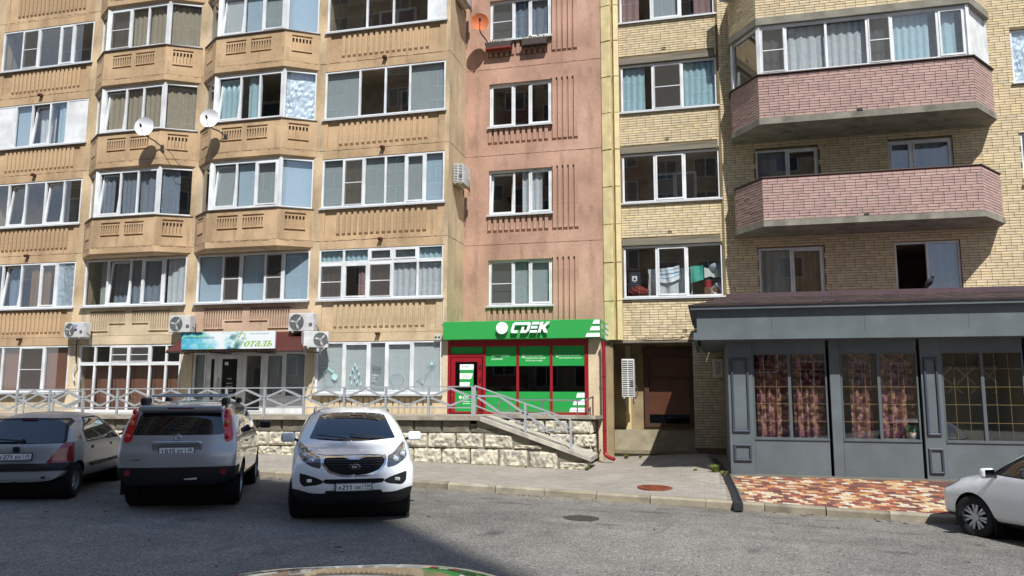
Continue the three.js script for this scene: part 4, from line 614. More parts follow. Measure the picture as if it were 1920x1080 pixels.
  for (let c = 0; c < 3; c++) for (let i = 0; i < 26; i++) {
    const x = -21.9 + i * .75 + (c % 2) * .37; if (x > -2.95) continue;
    const yb = walkY(x, -18.6), top = Math.min(yT(x) - .1), hgt = top - yb, hh = [.27, .36, .36], y = c === 0 ? top - .15 : c === 1 ? top - .3 - .19 : top - .68 - .19;
    const lim = rampUnder(x + .37) - .05, yb0 = y - (c ? .185 : .145), yt0 = y + (c ? .185 : .145), fit = Math.min(yt0, lim); if (fit - yb0 < .08) continue;
    const sm = c === 0, near = fit < yt0; const m = mesh('stone_block', sm ? flat[i % 2] : variants[(i * 3 + c) % 5], sm ? smooth[i % 2] : mats[(i + c) % 3], terrace); m.position.set(x, y, -18.655); if (c === 2) m.scale.y = Math.max(.5, (y + .185 - yb + .05) / .37), m.position.y = y + .185 - (.37 * m.scale.y) / 2;
    m.scale.x = .985; if (near) { const h0 = c ? .37 : .29, lo = c === 2 ? yb - .05 : yb0; m.scale.y = (fit - lo) / h0; m.position.y = (fit + lo) / 2; }
  }
  for (let c = 0; c < 3; c++) { for (let i = 0; i < 4; i++) { const m = mesh('stone_block', variants[(i + c * 2) % 5], mats[(i + c) % 3], terrace); m.position.set(-5.1 + i * .62 + (c % 2) * .12, [1.0, .64, .28][c], -20.1); m.scale.set(.82, .95, 1); }
    for (let i = 0; i < 3; i++) { const m = mesh('stone_block', variants[(i + c) % 5], i ? smooth[0] : mats[c], terrace); m.rotation.y = Math.PI / 2; m.position.set(-2.93, [1.0, .64, .28][c], -20.36 - i * .6); m.scale.set(.8, .95, .7); } }
}
// railings of square steel tube with diamonds
function railing(label, z, xs, base, hTop, hLow, diamonds = true) {
  const o = thing('railing', label, 'railing'); const top = (x) => base(x) + hTop, low = (x) => base(x) + hLow, P = (x, y, dz = 0) => [x, y, z + dz];
  const a = xs[0], b = xs[xs.length - 1];
  for (const x of xs) mesh('post', new G().box(x - .027, x + .027, base(x) - .02, top(x) - .015, z - .027, z + .027).geo(), M.galv, o);
  for (let i = 0; i < xs.length - 1; i++) mesh('top_rail', new G().bar(P(xs[i], top(xs[i])), P(xs[i + 1], top(xs[i + 1])), .05, .03).geo(), M.galv, o), mesh('lower_rail', new G().bar(P(xs[i] + .022, low(xs[i])), P(xs[i + 1] - .022, low(xs[i + 1])), .028).geo(), M.galv, o);
  if (diamonds) for (let i = 0; i < xs.length - 1; i++) { const x0 = xs[i] + .03, x1 = xs[i + 1] - .03, m = (x0 + x1) / 2, yc = (x) => (top(x) + low(x)) / 2 - .0, h = (top(m) - low(m)) / 2 - .03, g = new G(); const V = [[x0, yc(x0)], [m, yc(m) + h - .01], [x1, yc(x1)], [m, yc(m) - h + .02]]; for (let k = 0; k < 4; k++) g.bar(P(...V[k]), P(...V[(k + 1) % 4]), .05, .05); mesh('diamond', g.geo(), M.galv, o); }
  return o;
}
{
  const xs = []; for (let k = 12; k >= 0; k--) xs.push(-5.69 - k * 1.167);
  railing('grey steel railing with diamonds along the terrace edge', -18.58, xs, yT, .745, .22);
  railing('grey steel railing sloping down beside the ramp', -18.6, [-5.64, -4.34, -3.21], (x) => 1.285 - (x + 5.49) * .334, .745 - .03, .22);
  railing('second grey steel railing with diamonds behind the terrace edge railing', -19.5, [-22.6, -21.5, -20.4, -19.3, -18.2], (x) => 1.13 + .03 * (x + 19), .72, .2);
  const o = thing('handrail', 'chrome tube handrail on the platform beside the courier shop windows', 'handrail');
  mesh('rail', new G().add(tube([[-5.42, 1.3, -20.12], [-5.42, 1.6, -20.12], [-5.36, 1.67, -20.12], [-5.2, 1.68, -20.12], [-3.5, 1.68, -20.12], [-3.12, 1.68, -20.14], [-2.92, 1.78, -20.4]], .021, 60, 8)).geo(), M.steel, o);
  for (const x of [-5.14, -4.23, -3.3, -3.03]) mesh('post', new THREE.CylinderGeometry(.018, .018, .4, 8).translate(x, 1.48, -20.12), M.steel, o);
  mesh('post', new THREE.CylinderGeometry(.02, .02, .5, 8).translate(-2.93, 1.52, -20.4), std('#8a6a55', { roughness: .5, metalness: .5, map: TX.rustmap }), o);
  mesh('lower_rail', new G().bar([-5.4, 1.42, -20.12], [-3.03, 1.42, -20.12], .012).geo(), M.steel, o);
}

// ================= YELLOW BRICK BLOCK =================
const ZB = -22.3;
const blockB = thing('brick_building', 'yellow brick apartment block with pink brick balconies', 'building');
const mortar = std('#8b7a5b', { map: TX.concrete, roughness: 1 }), mortarPink = std('#7a564e', { map: TX.concrete, roughness: 1 });
const brickG = (() => { const s = poly([[-.122, -.0305], [.122, -.0305], [.122, .0305], [-.122, .0305]]); const g = extr(s, .03, .004, 1); g.translate(0, 0, -.03); return g; })();
const BW = .253, BH = .0735;
// bricks in the local plane x,y: rows in fours and twos as the wall is laid
function brickSpots(w, y0, y1, blocked, cut = 0, off = 0) {
  const out = []; const rows = Math.floor((y1 - y0 + .004) / BH);
  for (let j = 0; j < rows; j++) { const gj = Math.round((y0 + j * BH) / BH), y = y0 + (j + .5) * BH, sh = ((gj % 6) + 6) % 6 >= 4 ? BW / 2 : 0; const first = -sh - ((off % BW) + BW) % BW;
    for (let x = first; x < w; x += BW) { let segs = [[Math.max(x, 0), Math.min(x + BW, w)]];
      for (const [a, b, c, d] of blocked) if (y > c - BH * .45 && y < d + BH * .45) { const nx = []; for (const [s, e] of segs) { if (e <= a || s >= b) { nx.push([s, e]); continue; } if (s < a) nx.push([s, a]); if (e > b) nx.push([b, e]); } segs = nx; }
      for (const [s, e] of segs) if (e - s > .05) out.push([(s + e) / 2, y, (e - s - .009) / .244]); } }
  return out;
}
const paleStain = (x, y) => fbm(x / 14 + 7, y / 14 + 7, 14, 4, 801);
const yellowTone = (x, y) => { const k = rr(.84, 1.07), t = paleStain(x, y), r = rnd(); const warm = r < .1 ? .1 : r < .2 ? -.05 : 0; const d = .9 + .22 * (t - .5); return C(.82 * k * d * (1 + warm * .3), .68 * k * d, .445 * k * d * (1 - warm)); };
const pinkTone = (x, y) => { const k = rr(.87, 1.08), t = paleStain(x + 3, y), r = rnd(); const d = .9 + .26 * (t - .5); return C(.56 * k * d, (.385 + (r < .12 ? .03 : 0)) * k * d, .345 * k * d); };
const brickMat = std(C(1, 1, 1), { map: retile(TX.dust, .9), bumpMap: TX.grain, bumpScale: .003, roughness: .9 });
function layBricks(parent, spots, tone, name = 'brick') {
  const im = new THREE.InstancedMesh(brickG, brickMat, spots.length), m4 = new THREE.Matrix4(), q = new THREE.Quaternion();
  spots.forEach(([x, y, s], i) => { m4.compose(new THREE.Vector3(x, y, rr(-.003, .003)), q, new THREE.Vector3(s, 1, 1)); im.setMatrixAt(i, m4); im.setColorAt(i, tone(x, y)); });
  im.name = name; im.userData.kind = 'stuff'; im.castShadow = im.receiveShadow = true; parent.add(im); return im;
}
const openings = [];                                     // [x0,x1,y0,y1] in world
const RW = [-2.25, .55], RS = [4.6, 7.42, 10.2, 13.03], RT = [6.12, 8.9, 11.68, 14.5];
RS.forEach((s, k) => openings.push([RW[0], RW[1], s, RT[k]]));
const BALW = [[1.52, 3.24, 3.95, 5.9], [5.02, 6.62, 3.95, 5.92], [1.54, 3.22, 7.0, 8.74], [5.02, 6.62, 6.9, 8.75]];
openings.push(...BALW); openings.push([8.2, 9.7, 10.12, 11.6], [8.24, 9.74, 7.35, 8.72], [8.24, 9.74, 4.6, 5.95]);
{
  const X0 = -2.3, X1 = 12, Y0 = 3.36, Y1 = 15.6;
  const sh = poly([[X0, Y0], [X1, Y0], [X1, Y1], [X0, Y1]]); for (const [a, b, c, d] of openings) sh.holes.push(hole(a, b, c, d));
  const w = new THREE.ExtrudeGeometry(sh, { depth: .3, bevelEnabled: false }); w.translate(0, 0, ZB - .312);
  const wall = mesh('wall', w, mortar, blockB);
  const blocked = openings.map(([a, b, c, d]) => [a - X0, b - X0, c, d]);
  for (const s of RT) blocked.push([0, .5 - X0, s + .01, s + .21]);
  blocked.push([.555 - X0, .615 - X0, Y0, Y1]);
  let spots = brickSpots(X1 - X0, Y0, Y1, blocked).filter(q => q[0] + X0 < 10.2);
  // the rows that show largest are single bricks
  const order = spots.map((q, i) => [i, q[1] < 4.55 && q[0] + X0 < .55 ? 0 : 1, Math.hypot(q[0] + X0 - 0, q[1] - 2)]).sort((a, b) => a[1] - b[1] || a[2] - b[2]).slice(0, 296), near = new Set(order.map(o => o[0]));
  const tones = []; for (let i = 0; i < 9; i++) tones.push(std(C(1, 1, 1), { map: retile(TX.dust, .9, i * .2, i * .33), bumpMap: TX.grain, bumpScale: .003, roughness: .9 })), tones[i].color = yellowTone(i * 1.7, i * 2.3);
  for (const i of near) { const [x, y, s] = spots[i], m = mesh('brick', brickG, tones[Math.floor(rnd() * 9)], wall); m.position.set(x + X0, y, ZB + rr(-.003, .003)); m.scale.x = s; }
  const im = layBricks(wall, spots.filter((q, i) => !near.has(i)), yellowTone, 'bricks'); im.position.set(X0, 0, ZB);
  for (const [k, s] of RT.entries()) mesh('lintel', new RoundedBoxGeometry(2.78, .195, .25, 1, .008).translate(-.9, s + .11, ZB - .1), M.concrete, blockB);
  mesh('back_wall', new G().box(-2.3, 12, -.2, 15.6, -27, -25.4).box(-2.3, 12, 15.6, 15.8, -27, ZB).box(11.7, 12, 0, 15.6, -27, ZB - .32).box(.62, 12, -.2, 3.35, ZB - .6, ZB - .02).geo(), M.roomTan, blockB);
  for (const [x, y] of [[-.9, 6.5], [-.92, 9.3], [-.95, 12.1], [-.55, 3.62]]) mesh('vent_cover', new G().box(x - .06, x + .06, y - .03, y - .024, ZB - .02, ZB + .02).box(x - .06, x + .06, y + .024, y + .03, ZB - .02, ZB + .02).box(x - .06, x - .054, y - .024, y + .024, ZB - .02, ZB + .02).box(x + .054, x + .06, y - .024, y + .024, ZB - .02, ZB + .02).geo(), std('#6b5f50'), blockB);
}
const Wb = (x0, x1, y0, y1, panes, o = {}) => win(blockB, { pos: [x0, y0, ZB - .06], w: x1 - x0, h: y1 - y0, panes, sillD: .13, ...o });
Wb(RW[0], RW[1], RS[3], RT[3], [[.9, 'f', 'q<.6'], [.85, 's', 'k'], [.95, 'f', 'q>.6']], { door: .4 });
Wb(RW[0], RW[1], RS[2], RT[2], [[.9, 'f', 'l<.75'], [.85, 'n'], [.95, 'f', 'l']], { roomMat: M.roomTan });
Wb(RW[0], RW[1], RS[1], RT[1], [[.9, 'f'], [.85, 's'], [.95, 'f']], { door: .3, roomMat: M.roomTan });
Wb(RW[0], RW[1], RS[0], RT[0], [[.9, 'f'], [.85, 's'], [.95, 'f']], { roomMat: M.roomTan, roomY: 0, depth: 1.1 });
Wb(...BALW[0], [[.85, 'f', 'g'], [.85, 's', 'y']], { depth: 2, sill: 0, roomY: 0 });
Wb(...BALW[1], [[.8, 'o'], [.78, 'f', 'p']], { depth: 3, sill: 0, roomY: 0, roomMat: M.roomTan });
Wb(...BALW[2], [[.85, 'f', 'p'], [.85, 's']], { depth: 2, sill: 0, roomY: 0, roomMat: M.roomTan });
Wb(...BALW[3], [[.5, 's', 'p'], [.9, 's', 'p']], { depth: 2, sill: 0, roomY: 0, roomMat: M.roomTan });
Wb(8.2, 9.7, 10.12, 11.6, [[.7, 'f', 'F'], [.7, 's', 'F']], { depth: 2, r: 7 });
Wb(8.24, 9.74, 7.35, 8.72, [[.7, 'f'], [.7, 's']], { depth: 2, roomMat: M.roomTan }); Wb(8.24, 9.74, 4.6, 5.95, [[.7, 'f'], [.7, 's']], { depth: 2, roomMat: M.roomTan });
// balconies
const BP = [[.92, ZB], [.92, -21.78], [1.58, -20.75], [6.76, -20.75], [7.53, -21.82], [7.53, ZB]];
function balcony(ySlab0, ySlab1, yTop, tone, mort, glazed, cap) {
  const b = group('balcony', blockB); const grow = (o) => BP.map(([x, z], i) => [x + (i < 3 ? -1 : 1) * o * (i === 2 || i === 3 ? .5 : 1), z + (i % 5 === 0 ? 0 : o)]);
  mesh('slab', new G().prism([...grow(.025), [7.5, ZB - .2], [.95, ZB - .2]], ySlab0, ySlab1).geo(), std('#a3a096', { map: retile(TX.concrete, 1.7, ySlab0), bumpMap: TX.grain, bumpScale: .01, roughness: .95 }), b);
  for (let e = 0; e < 5; e++) { const A = BP[e], B = BP[e + 1], { len, turn } = facet(A, B), w = mesh('parapet', boxG(0, len, ySlab1, yTop - .02, -.12, -.014), mort, b); w.position.set(A[0], 0, A[1]); w.rotation.y = turn;
    const im = layBricks(b, brickSpots(len, ySlab1 + .005, yTop - .02, [], 0, e === 2 ? 0 : .1), tone, 'bricks'); im.position.set(A[0], 0, A[1]); im.rotation.y = turn; }
  if (cap) for (let e = 0; e < 5; e++) { const A = BP[e], B = BP[e + 1], { len, turn } = facet(A, B), c = mesh('coping', boxG(-.03, len + .03, yTop - .018, yTop + (e % 2 ? .004 : .006), -.15, cap), std('#4f4340', { roughness: .6, metalness: .2 }), b); c.position.set(A[0], 0, A[1]); c.rotation.y = turn; }
  return b;
}
balcony(6.2, 6.36, 7.53, pinkTone, mortarPink, false, .012);
{ const b = balcony(8.97, 9.14, 10.36, pinkTone, mortarPink, true, .05); }
balcony(11.76, 11.96, 13.3, yellowTone, mortar, true, 0);
mesh('spout', new G().box(4.02, 4.13, 6.37, 6.42, -20.8, -20.72).box(4.0, 4.12, 9.14, 9.21, -20.8, -20.71).geo(), M.black, blockB);
{ // glazed first balcony
  const Q = BP.map(([x, z], i) => [x + (i < 3 ? .07 : -.07) * (i === 2 || i === 3 ? .7 : 1), i % 5 ? z - .07 : z]);
  const sets = { 1: [[1, 'f', 'y']], 2: [[.62, 'n', 'w'], [.98, 'f', 'w'], [.98, 'f', 'w'], [.55, 'n', 'w'], [1.05, 'f', 'l<.85'], [.6, 's', 'l<.7']], 3: [[1, 'w']], 0: [[1, 'f']], 4: [[1, 'w']] };
  for (let e = 0; e < 5; e++) { const A = Q[e], B = Q[e + 1], { len, turn } = facet(A, B); win(blockB, { pos: [A[0], 10.37, A[1]], turn, w: len, h: 1.385, panes: sets[e], f: e === 2 ? .07 : .06, sill: 0, room: 0, cd: .17 }); }
  for (const i of [1, 2, 3, 4]) { const m = mesh('corner_post', new G().box(-.05, .05, 10.37, 11.755, -.05, .035).geo(), M.white, blockB); m.position.set(Q[i][0], 0, Q[i][1]); m.rotation.y = [0, -1.1, -.5, .5, 1.1][i]; }
}
{ // stored things behind the lowest glazing
  const z = ZB - .35, add = (n, geo, c, l, cat) => { const m = mesh(n, geo, std(c, { map: TX.cloth, roughness: .95 })); tag(m, l, cat); return m; };
  const cl = (w, h, seedv) => { const g = new THREE.PlaneGeometry(w, h, 24, 14), p = g.attributes.position; for (let i = 0; i < p.count; i++) { const x = p.getX(i), y = p.getY(i); p.setZ(i, .04 * Math.sin(x * 14 + seedv + y * 3) + .02 * Math.sin(x * 31 + seedv)); p.setY(i, y - .04 * Math.sin(x * 9 + seedv) * (y < 0 ? 1 : .3)); } g.computeVertexNormals(); return g; };
  const rack = thing('drying_rack', 'white drying rack in the lowest brick-wall window', 'drying rack', [-.95, 4.62, z - .1]); mesh('frame', new G().bar([-.62, .1, 0], [-.62, .86, 0], .025).bar([.62, .1, 0], [.62, .86, 0], .025).bar([-.62, .86, 0], [.62, .86, 0], .025).bar([-.62, .1, 0], [.62, .1, 0], .02).geo(), M.white, rack);
  add('sheet', cl(1.15, .82, 1), '#e4e7ea', 'white sheet hung over the drying rack behind the window', 'sheet').position.set(-.98, 5.06, z - .05);
  { const g = cl(.6, .42, 2); const m = mesh('striped_towel', g, std(C(1, 1, 1), { map: canvasTex(128, 128, (x) => { x.fillStyle = '#e9edf0'; x.fillRect(0, 0, 128, 128); x.fillStyle = '#7a9cc0'; for (const y of [20, 50, 56, 84]) x.fillRect(0, y, 128, 7); }), roughness: .95 })); m.position.set(-.95, 5.3, z + .02); m.rotation.z = .12; tag(m, 'white towel with blue stripes hung over the rack', 'towel'); }
  add('turquoise_towel', cl(.36, .45, 3), '#5cc3ad', 'turquoise fringed towel hanging beside the striped towel', 'towel').position.set(-.18, 5.3, z + .03);
  { const g = new THREE.SphereGeometry(.22, 20, 14), p = g.attributes.position; for (let i = 0; i < p.count; i++) { const v = new THREE.Vector3().fromBufferAttribute(p, i), k = 1 + .22 * Math.sin(v.x * 30 + v.y * 17) * Math.sin(v.z * 23 + v.y * 31); p.setXYZ(i, v.x * k * 1.25, v.y * k * .8, v.z * k); } g.computeVertexNormals(); const m = mesh('bundle', g, std('#8e3830', { map: TX.cloth, roughness: 1 })); m.position.set(-1.86, 4.8, z); tag(m, 'crumpled red checked cloth bundle on the window ledge', 'cloth'); }
  { const o = thing('carton', 'dark blue box with a white emblem standing behind the red bundle', 'box', [-1.98, 4.95, z - .2]); mesh('box', new RoundedBoxGeometry(.34, .52, .25, 2, .015).translate(0, .2, 0), std('#2b2f3d'), o); const e = new THREE.PlaneGeometry(.15, .2); e.translate(0, .25, .127); mesh('emblem', e, std(C(1, 1, 1), { map: canvasTex(64, 80, (x) => { x.fillStyle = '#e8e8e8'; x.fillRect(0, 0, 64, 60); x.fillStyle = '#2b2f3d'; x.beginPath(); x.moveTo(32, 8); x.lineTo(50, 50); x.lineTo(14, 50); x.fill(); x.fillStyle = '#c9c9c9'; x.fillRect(10, 66, 44, 8); }) }), o); }
  { const o = thing('cardboard_box', 'brown cardboard box standing under the folded textiles', 'box', [.22, 4.62, z - .1]); mesh('carton', new RoundedBoxGeometry(.42, .26, .3, 1, .008).translate(0, .13, 0), std('#7b5b44', { map: TX.cloth }), o); mesh('tape', boxG(-.03, .03, .0, .262, .151, .152), std('#a68a6d'), o); }
  { const o = thing('red_tin', 'red and dark tin standing on the cardboard box', 'tin', [.12, 4.88, z - .05]); mesh('body', new THREE.CylinderGeometry(.1, .095, .22, 20).translate(0, .11, 0), std('#9b2530', { roughness: .4 }), o); mesh('lid', new THREE.CylinderGeometry(.103, .103, .02, 20).translate(0, .228, 0), std('#39403f'), o); }
  { const m = mesh('folded_textiles', cl(.55, .34, 5), std('#cfd2cc', { map: TX.cloth })); m.rotation.x = -.4; m.position.set(.3, 5.32, z - .05); tag(m, 'pile of grey and white folded textiles', 'textiles'); const b = new THREE.SphereGeometry(.17, 18, 12); b.scale(1.1, .8, .8); const m2 = mesh('plastic_bag', b, phys('#c9d3dc', { roughness: .25, transmission: .3 })); m2.position.set(.34, 5.5, z - .12); tag(m2, 'clear plastic bag on top of the folded textiles', 'bag'); const m3 = mesh('pale_cloth', cl(.36, .4, 6), std('#cfcfe0', { map: TX.cloth })); m3.rotation.set(-.3, 0, .7); m3.position.set(.42, 4.8, z + .05); tag(m3, 'pale lilac striped cloth slumped against the window frame', 'cloth'); }
}
// ---------- recess with the brown entrance ----------
{
  const o = blockB;
  mesh('recess_wall', new G().box(-2.95, -2.6, -.1, 3.36, -22.42, -22.2).box(-2.8, -1.82, -.1, 3.36, -23.6, -23.3).box(-2.95, -2.72, -.1, 3.36, -23.3, -22.42).box(-1.82, -.36, -.1, .9, -23.6, -23.28).box(-1.82, -.36, 3.05, 3.36, -23.6, -23.28).geo(), std('#b09d7c', { map: TX.concrete }), o);  // cream wall darkened in its colour to carry the shade of the recess
  mesh('recess_ceiling', boxG(-2.95, .6, 3.3, 3.355, -23.6, ZB - .005), M.concrete, o);
  mesh('yellow_sheet', boxG(-2.35, -2.2, .5, 3.28, -23.3, -23.27), M.yellow, o);
  // pier with bricks and meter
  const pier = mesh('pier', boxG(-.36, .62, .34, 3.35, -23.5, ZB - .015), mortar, o);
  const im = layBricks(o, brickSpots(.98, .36, 3.35, []), () => { const k = rr(.8, 1.05); return C(.62 * k, .55 * k, .4 * k); }, 'bricks'); im.position.set(-.36, 0, ZB);
  mesh('plinth', boxG(-.36, .62, -.1, .34, -23.5, ZB - .004), std('#84695c', { map: TX.concrete }), o);
  const d = group('entrance', o, [-1.8, .88, -23.28]); const br = std('#4a2d22', { roughness: .6, map: TX.dust });
  mesh('door_frame', new G().box(0, .14, 0, 2.15, -.08, .06).box(1.3, 1.44, 0, 2.15, -.08, .06).box(.14, 1.3, 2.02, 2.15, -.08, .06).box(.14, 1.3, 0, .1, -.08, .06).box(.14, 1.3, 1.38, 1.44, -.06, .03).box(-.06, 1.5, 2.15, 2.3, -.06, .12).geo(), br, d);
  mesh('pane', new G().box(.14, 1.3, .1, .36, -.04, -.03).geo(), M.filmGlass, d); mesh('panel', boxG(.14, 1.3, .36, 2.02, -.05, -.03), std('#5d3a2a', { roughness: .35, map: TX.dust }), d);
  // sloping concrete slab
  const s = new G(), A = -2.72, B = -.3; s.quad([A, .27, -22.3], [B, .27, -22.28], [B, .78, -23.0], [A, .78, -23.0]).quad([A, .17, -22.3], [B, .17, -22.28], [B, .27, -22.28], [A, .27, -22.3]).quad([B, .17, -22.28], [B, .17, -23], [B, .78, -23], [B, .27, -22.28]).quad([A, .78, -23], [B, .78, -23], [B, .8, -23.28], [A, .8, -23.28]);
  mesh('sloping_slab', s.geo(), std('#9c937f', { map: retile(TX.concrete, 1.6, .3), bumpMap: TX.grain, bumpScale: .01, roughness: .95 }), o);
  mesh('step_wall', boxG(A, B, -.1, .2, -23.2, -22.36), M.concrete, o);
}
{ const m = thing('meter_box', 'pale grey utility meter box on the brick pier', 'meter box', [.32, 2.3, ZB + .01]); mesh('case', new RoundedBoxGeometry(.27, .5, .13, 2, .02).translate(0, .27, .06), std('#c3c0b6', { roughness: .5 }), m); mesh('cover', new RoundedBoxGeometry(.13, .36, .03, 2, .01).translate(-.02, .26, .13), std('#a5a299', { roughness: .5 }), m); mesh('cable', tube([[.12, .2, .05], [.18, .25, .05], [.2, .18, .02], [.19, .02, .0]], .008, 12, 6), M.black, m); }

// ================= GREY PAVILION =================
{
  const ZF = -17.3, o = thing('pavilion', 'grey panelled cafe pavilion with gridded windows and overhanging fascia', 'building');
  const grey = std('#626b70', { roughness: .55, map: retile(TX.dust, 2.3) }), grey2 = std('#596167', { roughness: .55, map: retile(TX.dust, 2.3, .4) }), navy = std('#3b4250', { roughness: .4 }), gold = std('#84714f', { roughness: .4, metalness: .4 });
  const y0 = .2, WT = 2.74, WB = .97;
  mesh('body', new G().box(.55, 12, .0, 3.0, -22, ZF - 1.6).box(.46, .62, .17, 3.0, -22.2, ZF - .05).geo(), grey2, o);
  mesh('ceiling', boxG(.6, 12, 2.9, 2.98, ZF - 1.6, ZF - .12), grey2, o);
  const bays = [[.96, 2.44], [2.71, 4.18], [4.62, 6.1], [6.55, 8.0]];
  for (const [i, [a, b]] of bays.entries()) {
    mesh('panel', boxG(a, b, y0, WB - .05, ZF - .1, ZF - .01), grey, o); mesh('header_panel', boxG(a, b, WT, 3.0, ZF - .1, ZF - .012), grey, o);
    const w = group('window', o, [a, WB, ZF - .02]), W = b - a, h = WT - WB, F = new G(); F.box(-.0, W, -.05, .0, -.08, .035).box(0, .03, 0, h, -.06, .01).box(W - .03, W, 0, h, -.06, .01).box(.03, W - .03, h - .03, h, -.06, .01).box(W / 2 - .03, W / 2 + .03, 0, h - .03, -.06, .008); mesh('frame', F.geo(), grey2, w);
    for (const [s, e] of [[.03, W / 2 - .03], [W / 2 + .03, W - .03]]) { mesh('pane', new G().box(s, e, 0, h - .03, -.036, -.03).geo(), M.glass, w); const B = new G(), d = e - s; for (const t of [.3, .66]) B.box(s + d * t - .0035, s + d * t + .0035, 0, h - .03, -.028, -.02); for (const v of [.345, .705, 1.06, 1.42]) B.box(s, e, v - .0045, v + .0045, -.028, -.018); mesh('glazing_bars', B.geo(), gold, w); }
    
    const R = new G(); R.quad([0, -.8, -1.5], [W, -.8, -1.5], [W, h, -1.5], [0, h, -1.5]).quad([0, -.8, -.07], [0, -.8, -1.5], [0, h, -1.5], [0, h, -.07]).quad([W, -.8, -1.5], [W, -.8, -.07], [W, h, -.07], [W, h, -1.5]).quad([0, h, -1.5], [W, h, -1.5], [W, h, -.07], [0, h, -.07]).quad([0, -.3, -.07], [W, -.3, -.07], [W, -.3, -1.5], [0, -.3, -1.5]); mesh('interior', R.geo(), i < 2 ? M.roomTan : std('#8b887a'), w);
  }
  mesh('panel', boxG(8.0, 12, y0, 3.0, ZF - .1, ZF - .01), grey, o);
  // curtains with a leaf print
  const leaf = canvasTex(1024, 1024, (x) => { x.scale(2, 2); x.fillStyle = '#4a2226'; x.fillRect(0, 0, 512, 512); let s = 5; const R = () => (s = (s * 16807) % 2147483647) / 2147483647; const cols = ['#b08a62', '#a87078', '#7a3e46', '#c4a08e', '#6a343a', '#9c6a48', '#8f5660']; for (let i = 0; i < 90; i++) { const cx = R() * 512, cy = R() * 512, n = 9, r = 30 + R() * 34, a0 = R() * 6.3; x.strokeStyle = cols[Math.floor(R() * 7)]; x.lineWidth = 8; for (let k = 0; k < n; k++) { const a = a0 + (k / n - .5) * 4; for (const [ox, oy] of [[0, 0], [512, 0], [-512, 0], [0, 512], [0, -512]]) { x.beginPath(); x.moveTo(cx + ox, cy + oy); x.quadraticCurveTo(cx + ox + Math.cos(a) * r * .5 + 4, cy + oy + Math.sin(a) * r * .5, cx + ox + Math.cos(a) * r, cy + oy + Math.sin(a) * r); x.stroke(); } } } }); leaf.wrapS = leaf.wrapT = THREE.RepeatWrapping; leaf.repeat.set(1 / .7, 1 / .7);
  const lm = std(C(1, 1, 1), { map: leaf, roughness: .95 });
  for (const [i, [a, b]] of [[0, [1.05, 1.72]], [0, [1.8, 2.1]], [0, [2.12, 2.42]], [1, [2.92, 3.35]], [1, [3.52, 4.12]]].entries()) { const g = drape(b[1] - b[0], 1.8, 'w', i); { const p = g.attributes.position; for (let k = 0; k < p.count; k++) p.setZ(k, p.getZ(k) * 2.4); g.computeVertexNormals(); } const m = mesh('leaf_curtain', g, lm); m.position.set(b[0], .95, ZF - .25); tag(m, ['leaf-print curtain filling the window beside the corner pilaster', 'narrow leaf-print curtain behind the mullion of the corner window', 'narrow leaf-print curtain at the far side of the corner window', 'narrow pleated leaf-print curtain in the middle window', 'wide leaf-print curtain behind the potted plant'][i], 'curtain', 'leaf-print curtains in the pavilion'); }
  mesh('wallpaper', boxG(4.64, 6.08, 1.9, 2.5, ZF - 1.4, ZF - 1.38), std(C(1, 1, 1), { map: (() => { const t = canvasTex(256, 256, (x) => { x.fillStyle = '#8f8a7a'; x.fillRect(0, 0, 256, 256); x.strokeStyle = '#c9c2ac'; x.lineWidth = 22; x.beginPath(); x.moveTo(0, 0); x.lineTo(256, 256); x.moveTo(256, 0); x.lineTo(0, 256); x.stroke(); x.fillStyle = '#6f6a5c'; x.fillRect(104, 104, 48, 48); }); t.wrapS = t.wrapT = THREE.RepeatWrapping; t.repeat.set(2.2, 2.2); return t; })() }), o);
  // pilasters with raised frames
  const pil = (a, b, frames) => { const p = mesh('pilaster', boxG(a, b, y0 - .02, 3.0, ZF - .12, ZF + .02), grey, o); for (const [x0, x1, c0, c1] of frames) { const s = poly([[x0, c0], [x1, c0], [x1, c1], [x0, c1]]); s.holes.push(hole(x0 + .045, x1 - .045, c0 + .045, c1 - .045)); const g = extr(s, .04, .012, 2); g.translate(0, 0, ZF + .02); mesh('frame_moulding', g, navy, p); mesh('frame_field', boxG(x0 + .05, x1 - .05, c0 + .05, c1 - .05, ZF + .02, ZF + .024), grey, p); } };
  pil(.45, .955, [[.51, .87, 1.07, 2.63], [.52, .88, .47, .82]]); pil(2.5, 2.7, []); pil(4.235, 4.61, [[4.28, 4.54, 1.06, 2.62], [4.28, 4.55, .31, .81]]); pil(6.16, 6.5, []);
  mesh('base_trim', new G().box(.95, 12, .15, .2, ZF - .1, ZF + .05).box(.42, .98, .16, .19, ZF - .12, ZF + .06).geo(), std('#8e8a80', { map: TX.concrete }), o); 
  const foot = group('plinth', o); for (let i = 0; i < 2; i++) mesh('stone_block', new RoundedBoxGeometry(.22, .17, .2, 2, .02).translate(.62 + i * .24, .075, ZF - .05), std(i ? '#7d4036' : '#6d4a40', { map: TX.stone, roughness: .9 }), foot);
  // fascia
  const fz = -16.85, x0 = -.17;
  for (const [a, b] of [[x0, 1.35], [1.35, 3.15], [3.15, 5.05], [5.05, 7], [7, 9], [9, 12]]) mesh('fascia_panel', boxG(a + .002, b - .002, 3.16, 3.66, fz - .08, fz), grey, o);
  mesh('fascia_trim', new G().box(-.24, 12, 3.01, 3.15, fz - .1, fz + .09).box(-.24, 12, 3.15, 3.165, fz - .1, fz + .06).geo(), grey, o);
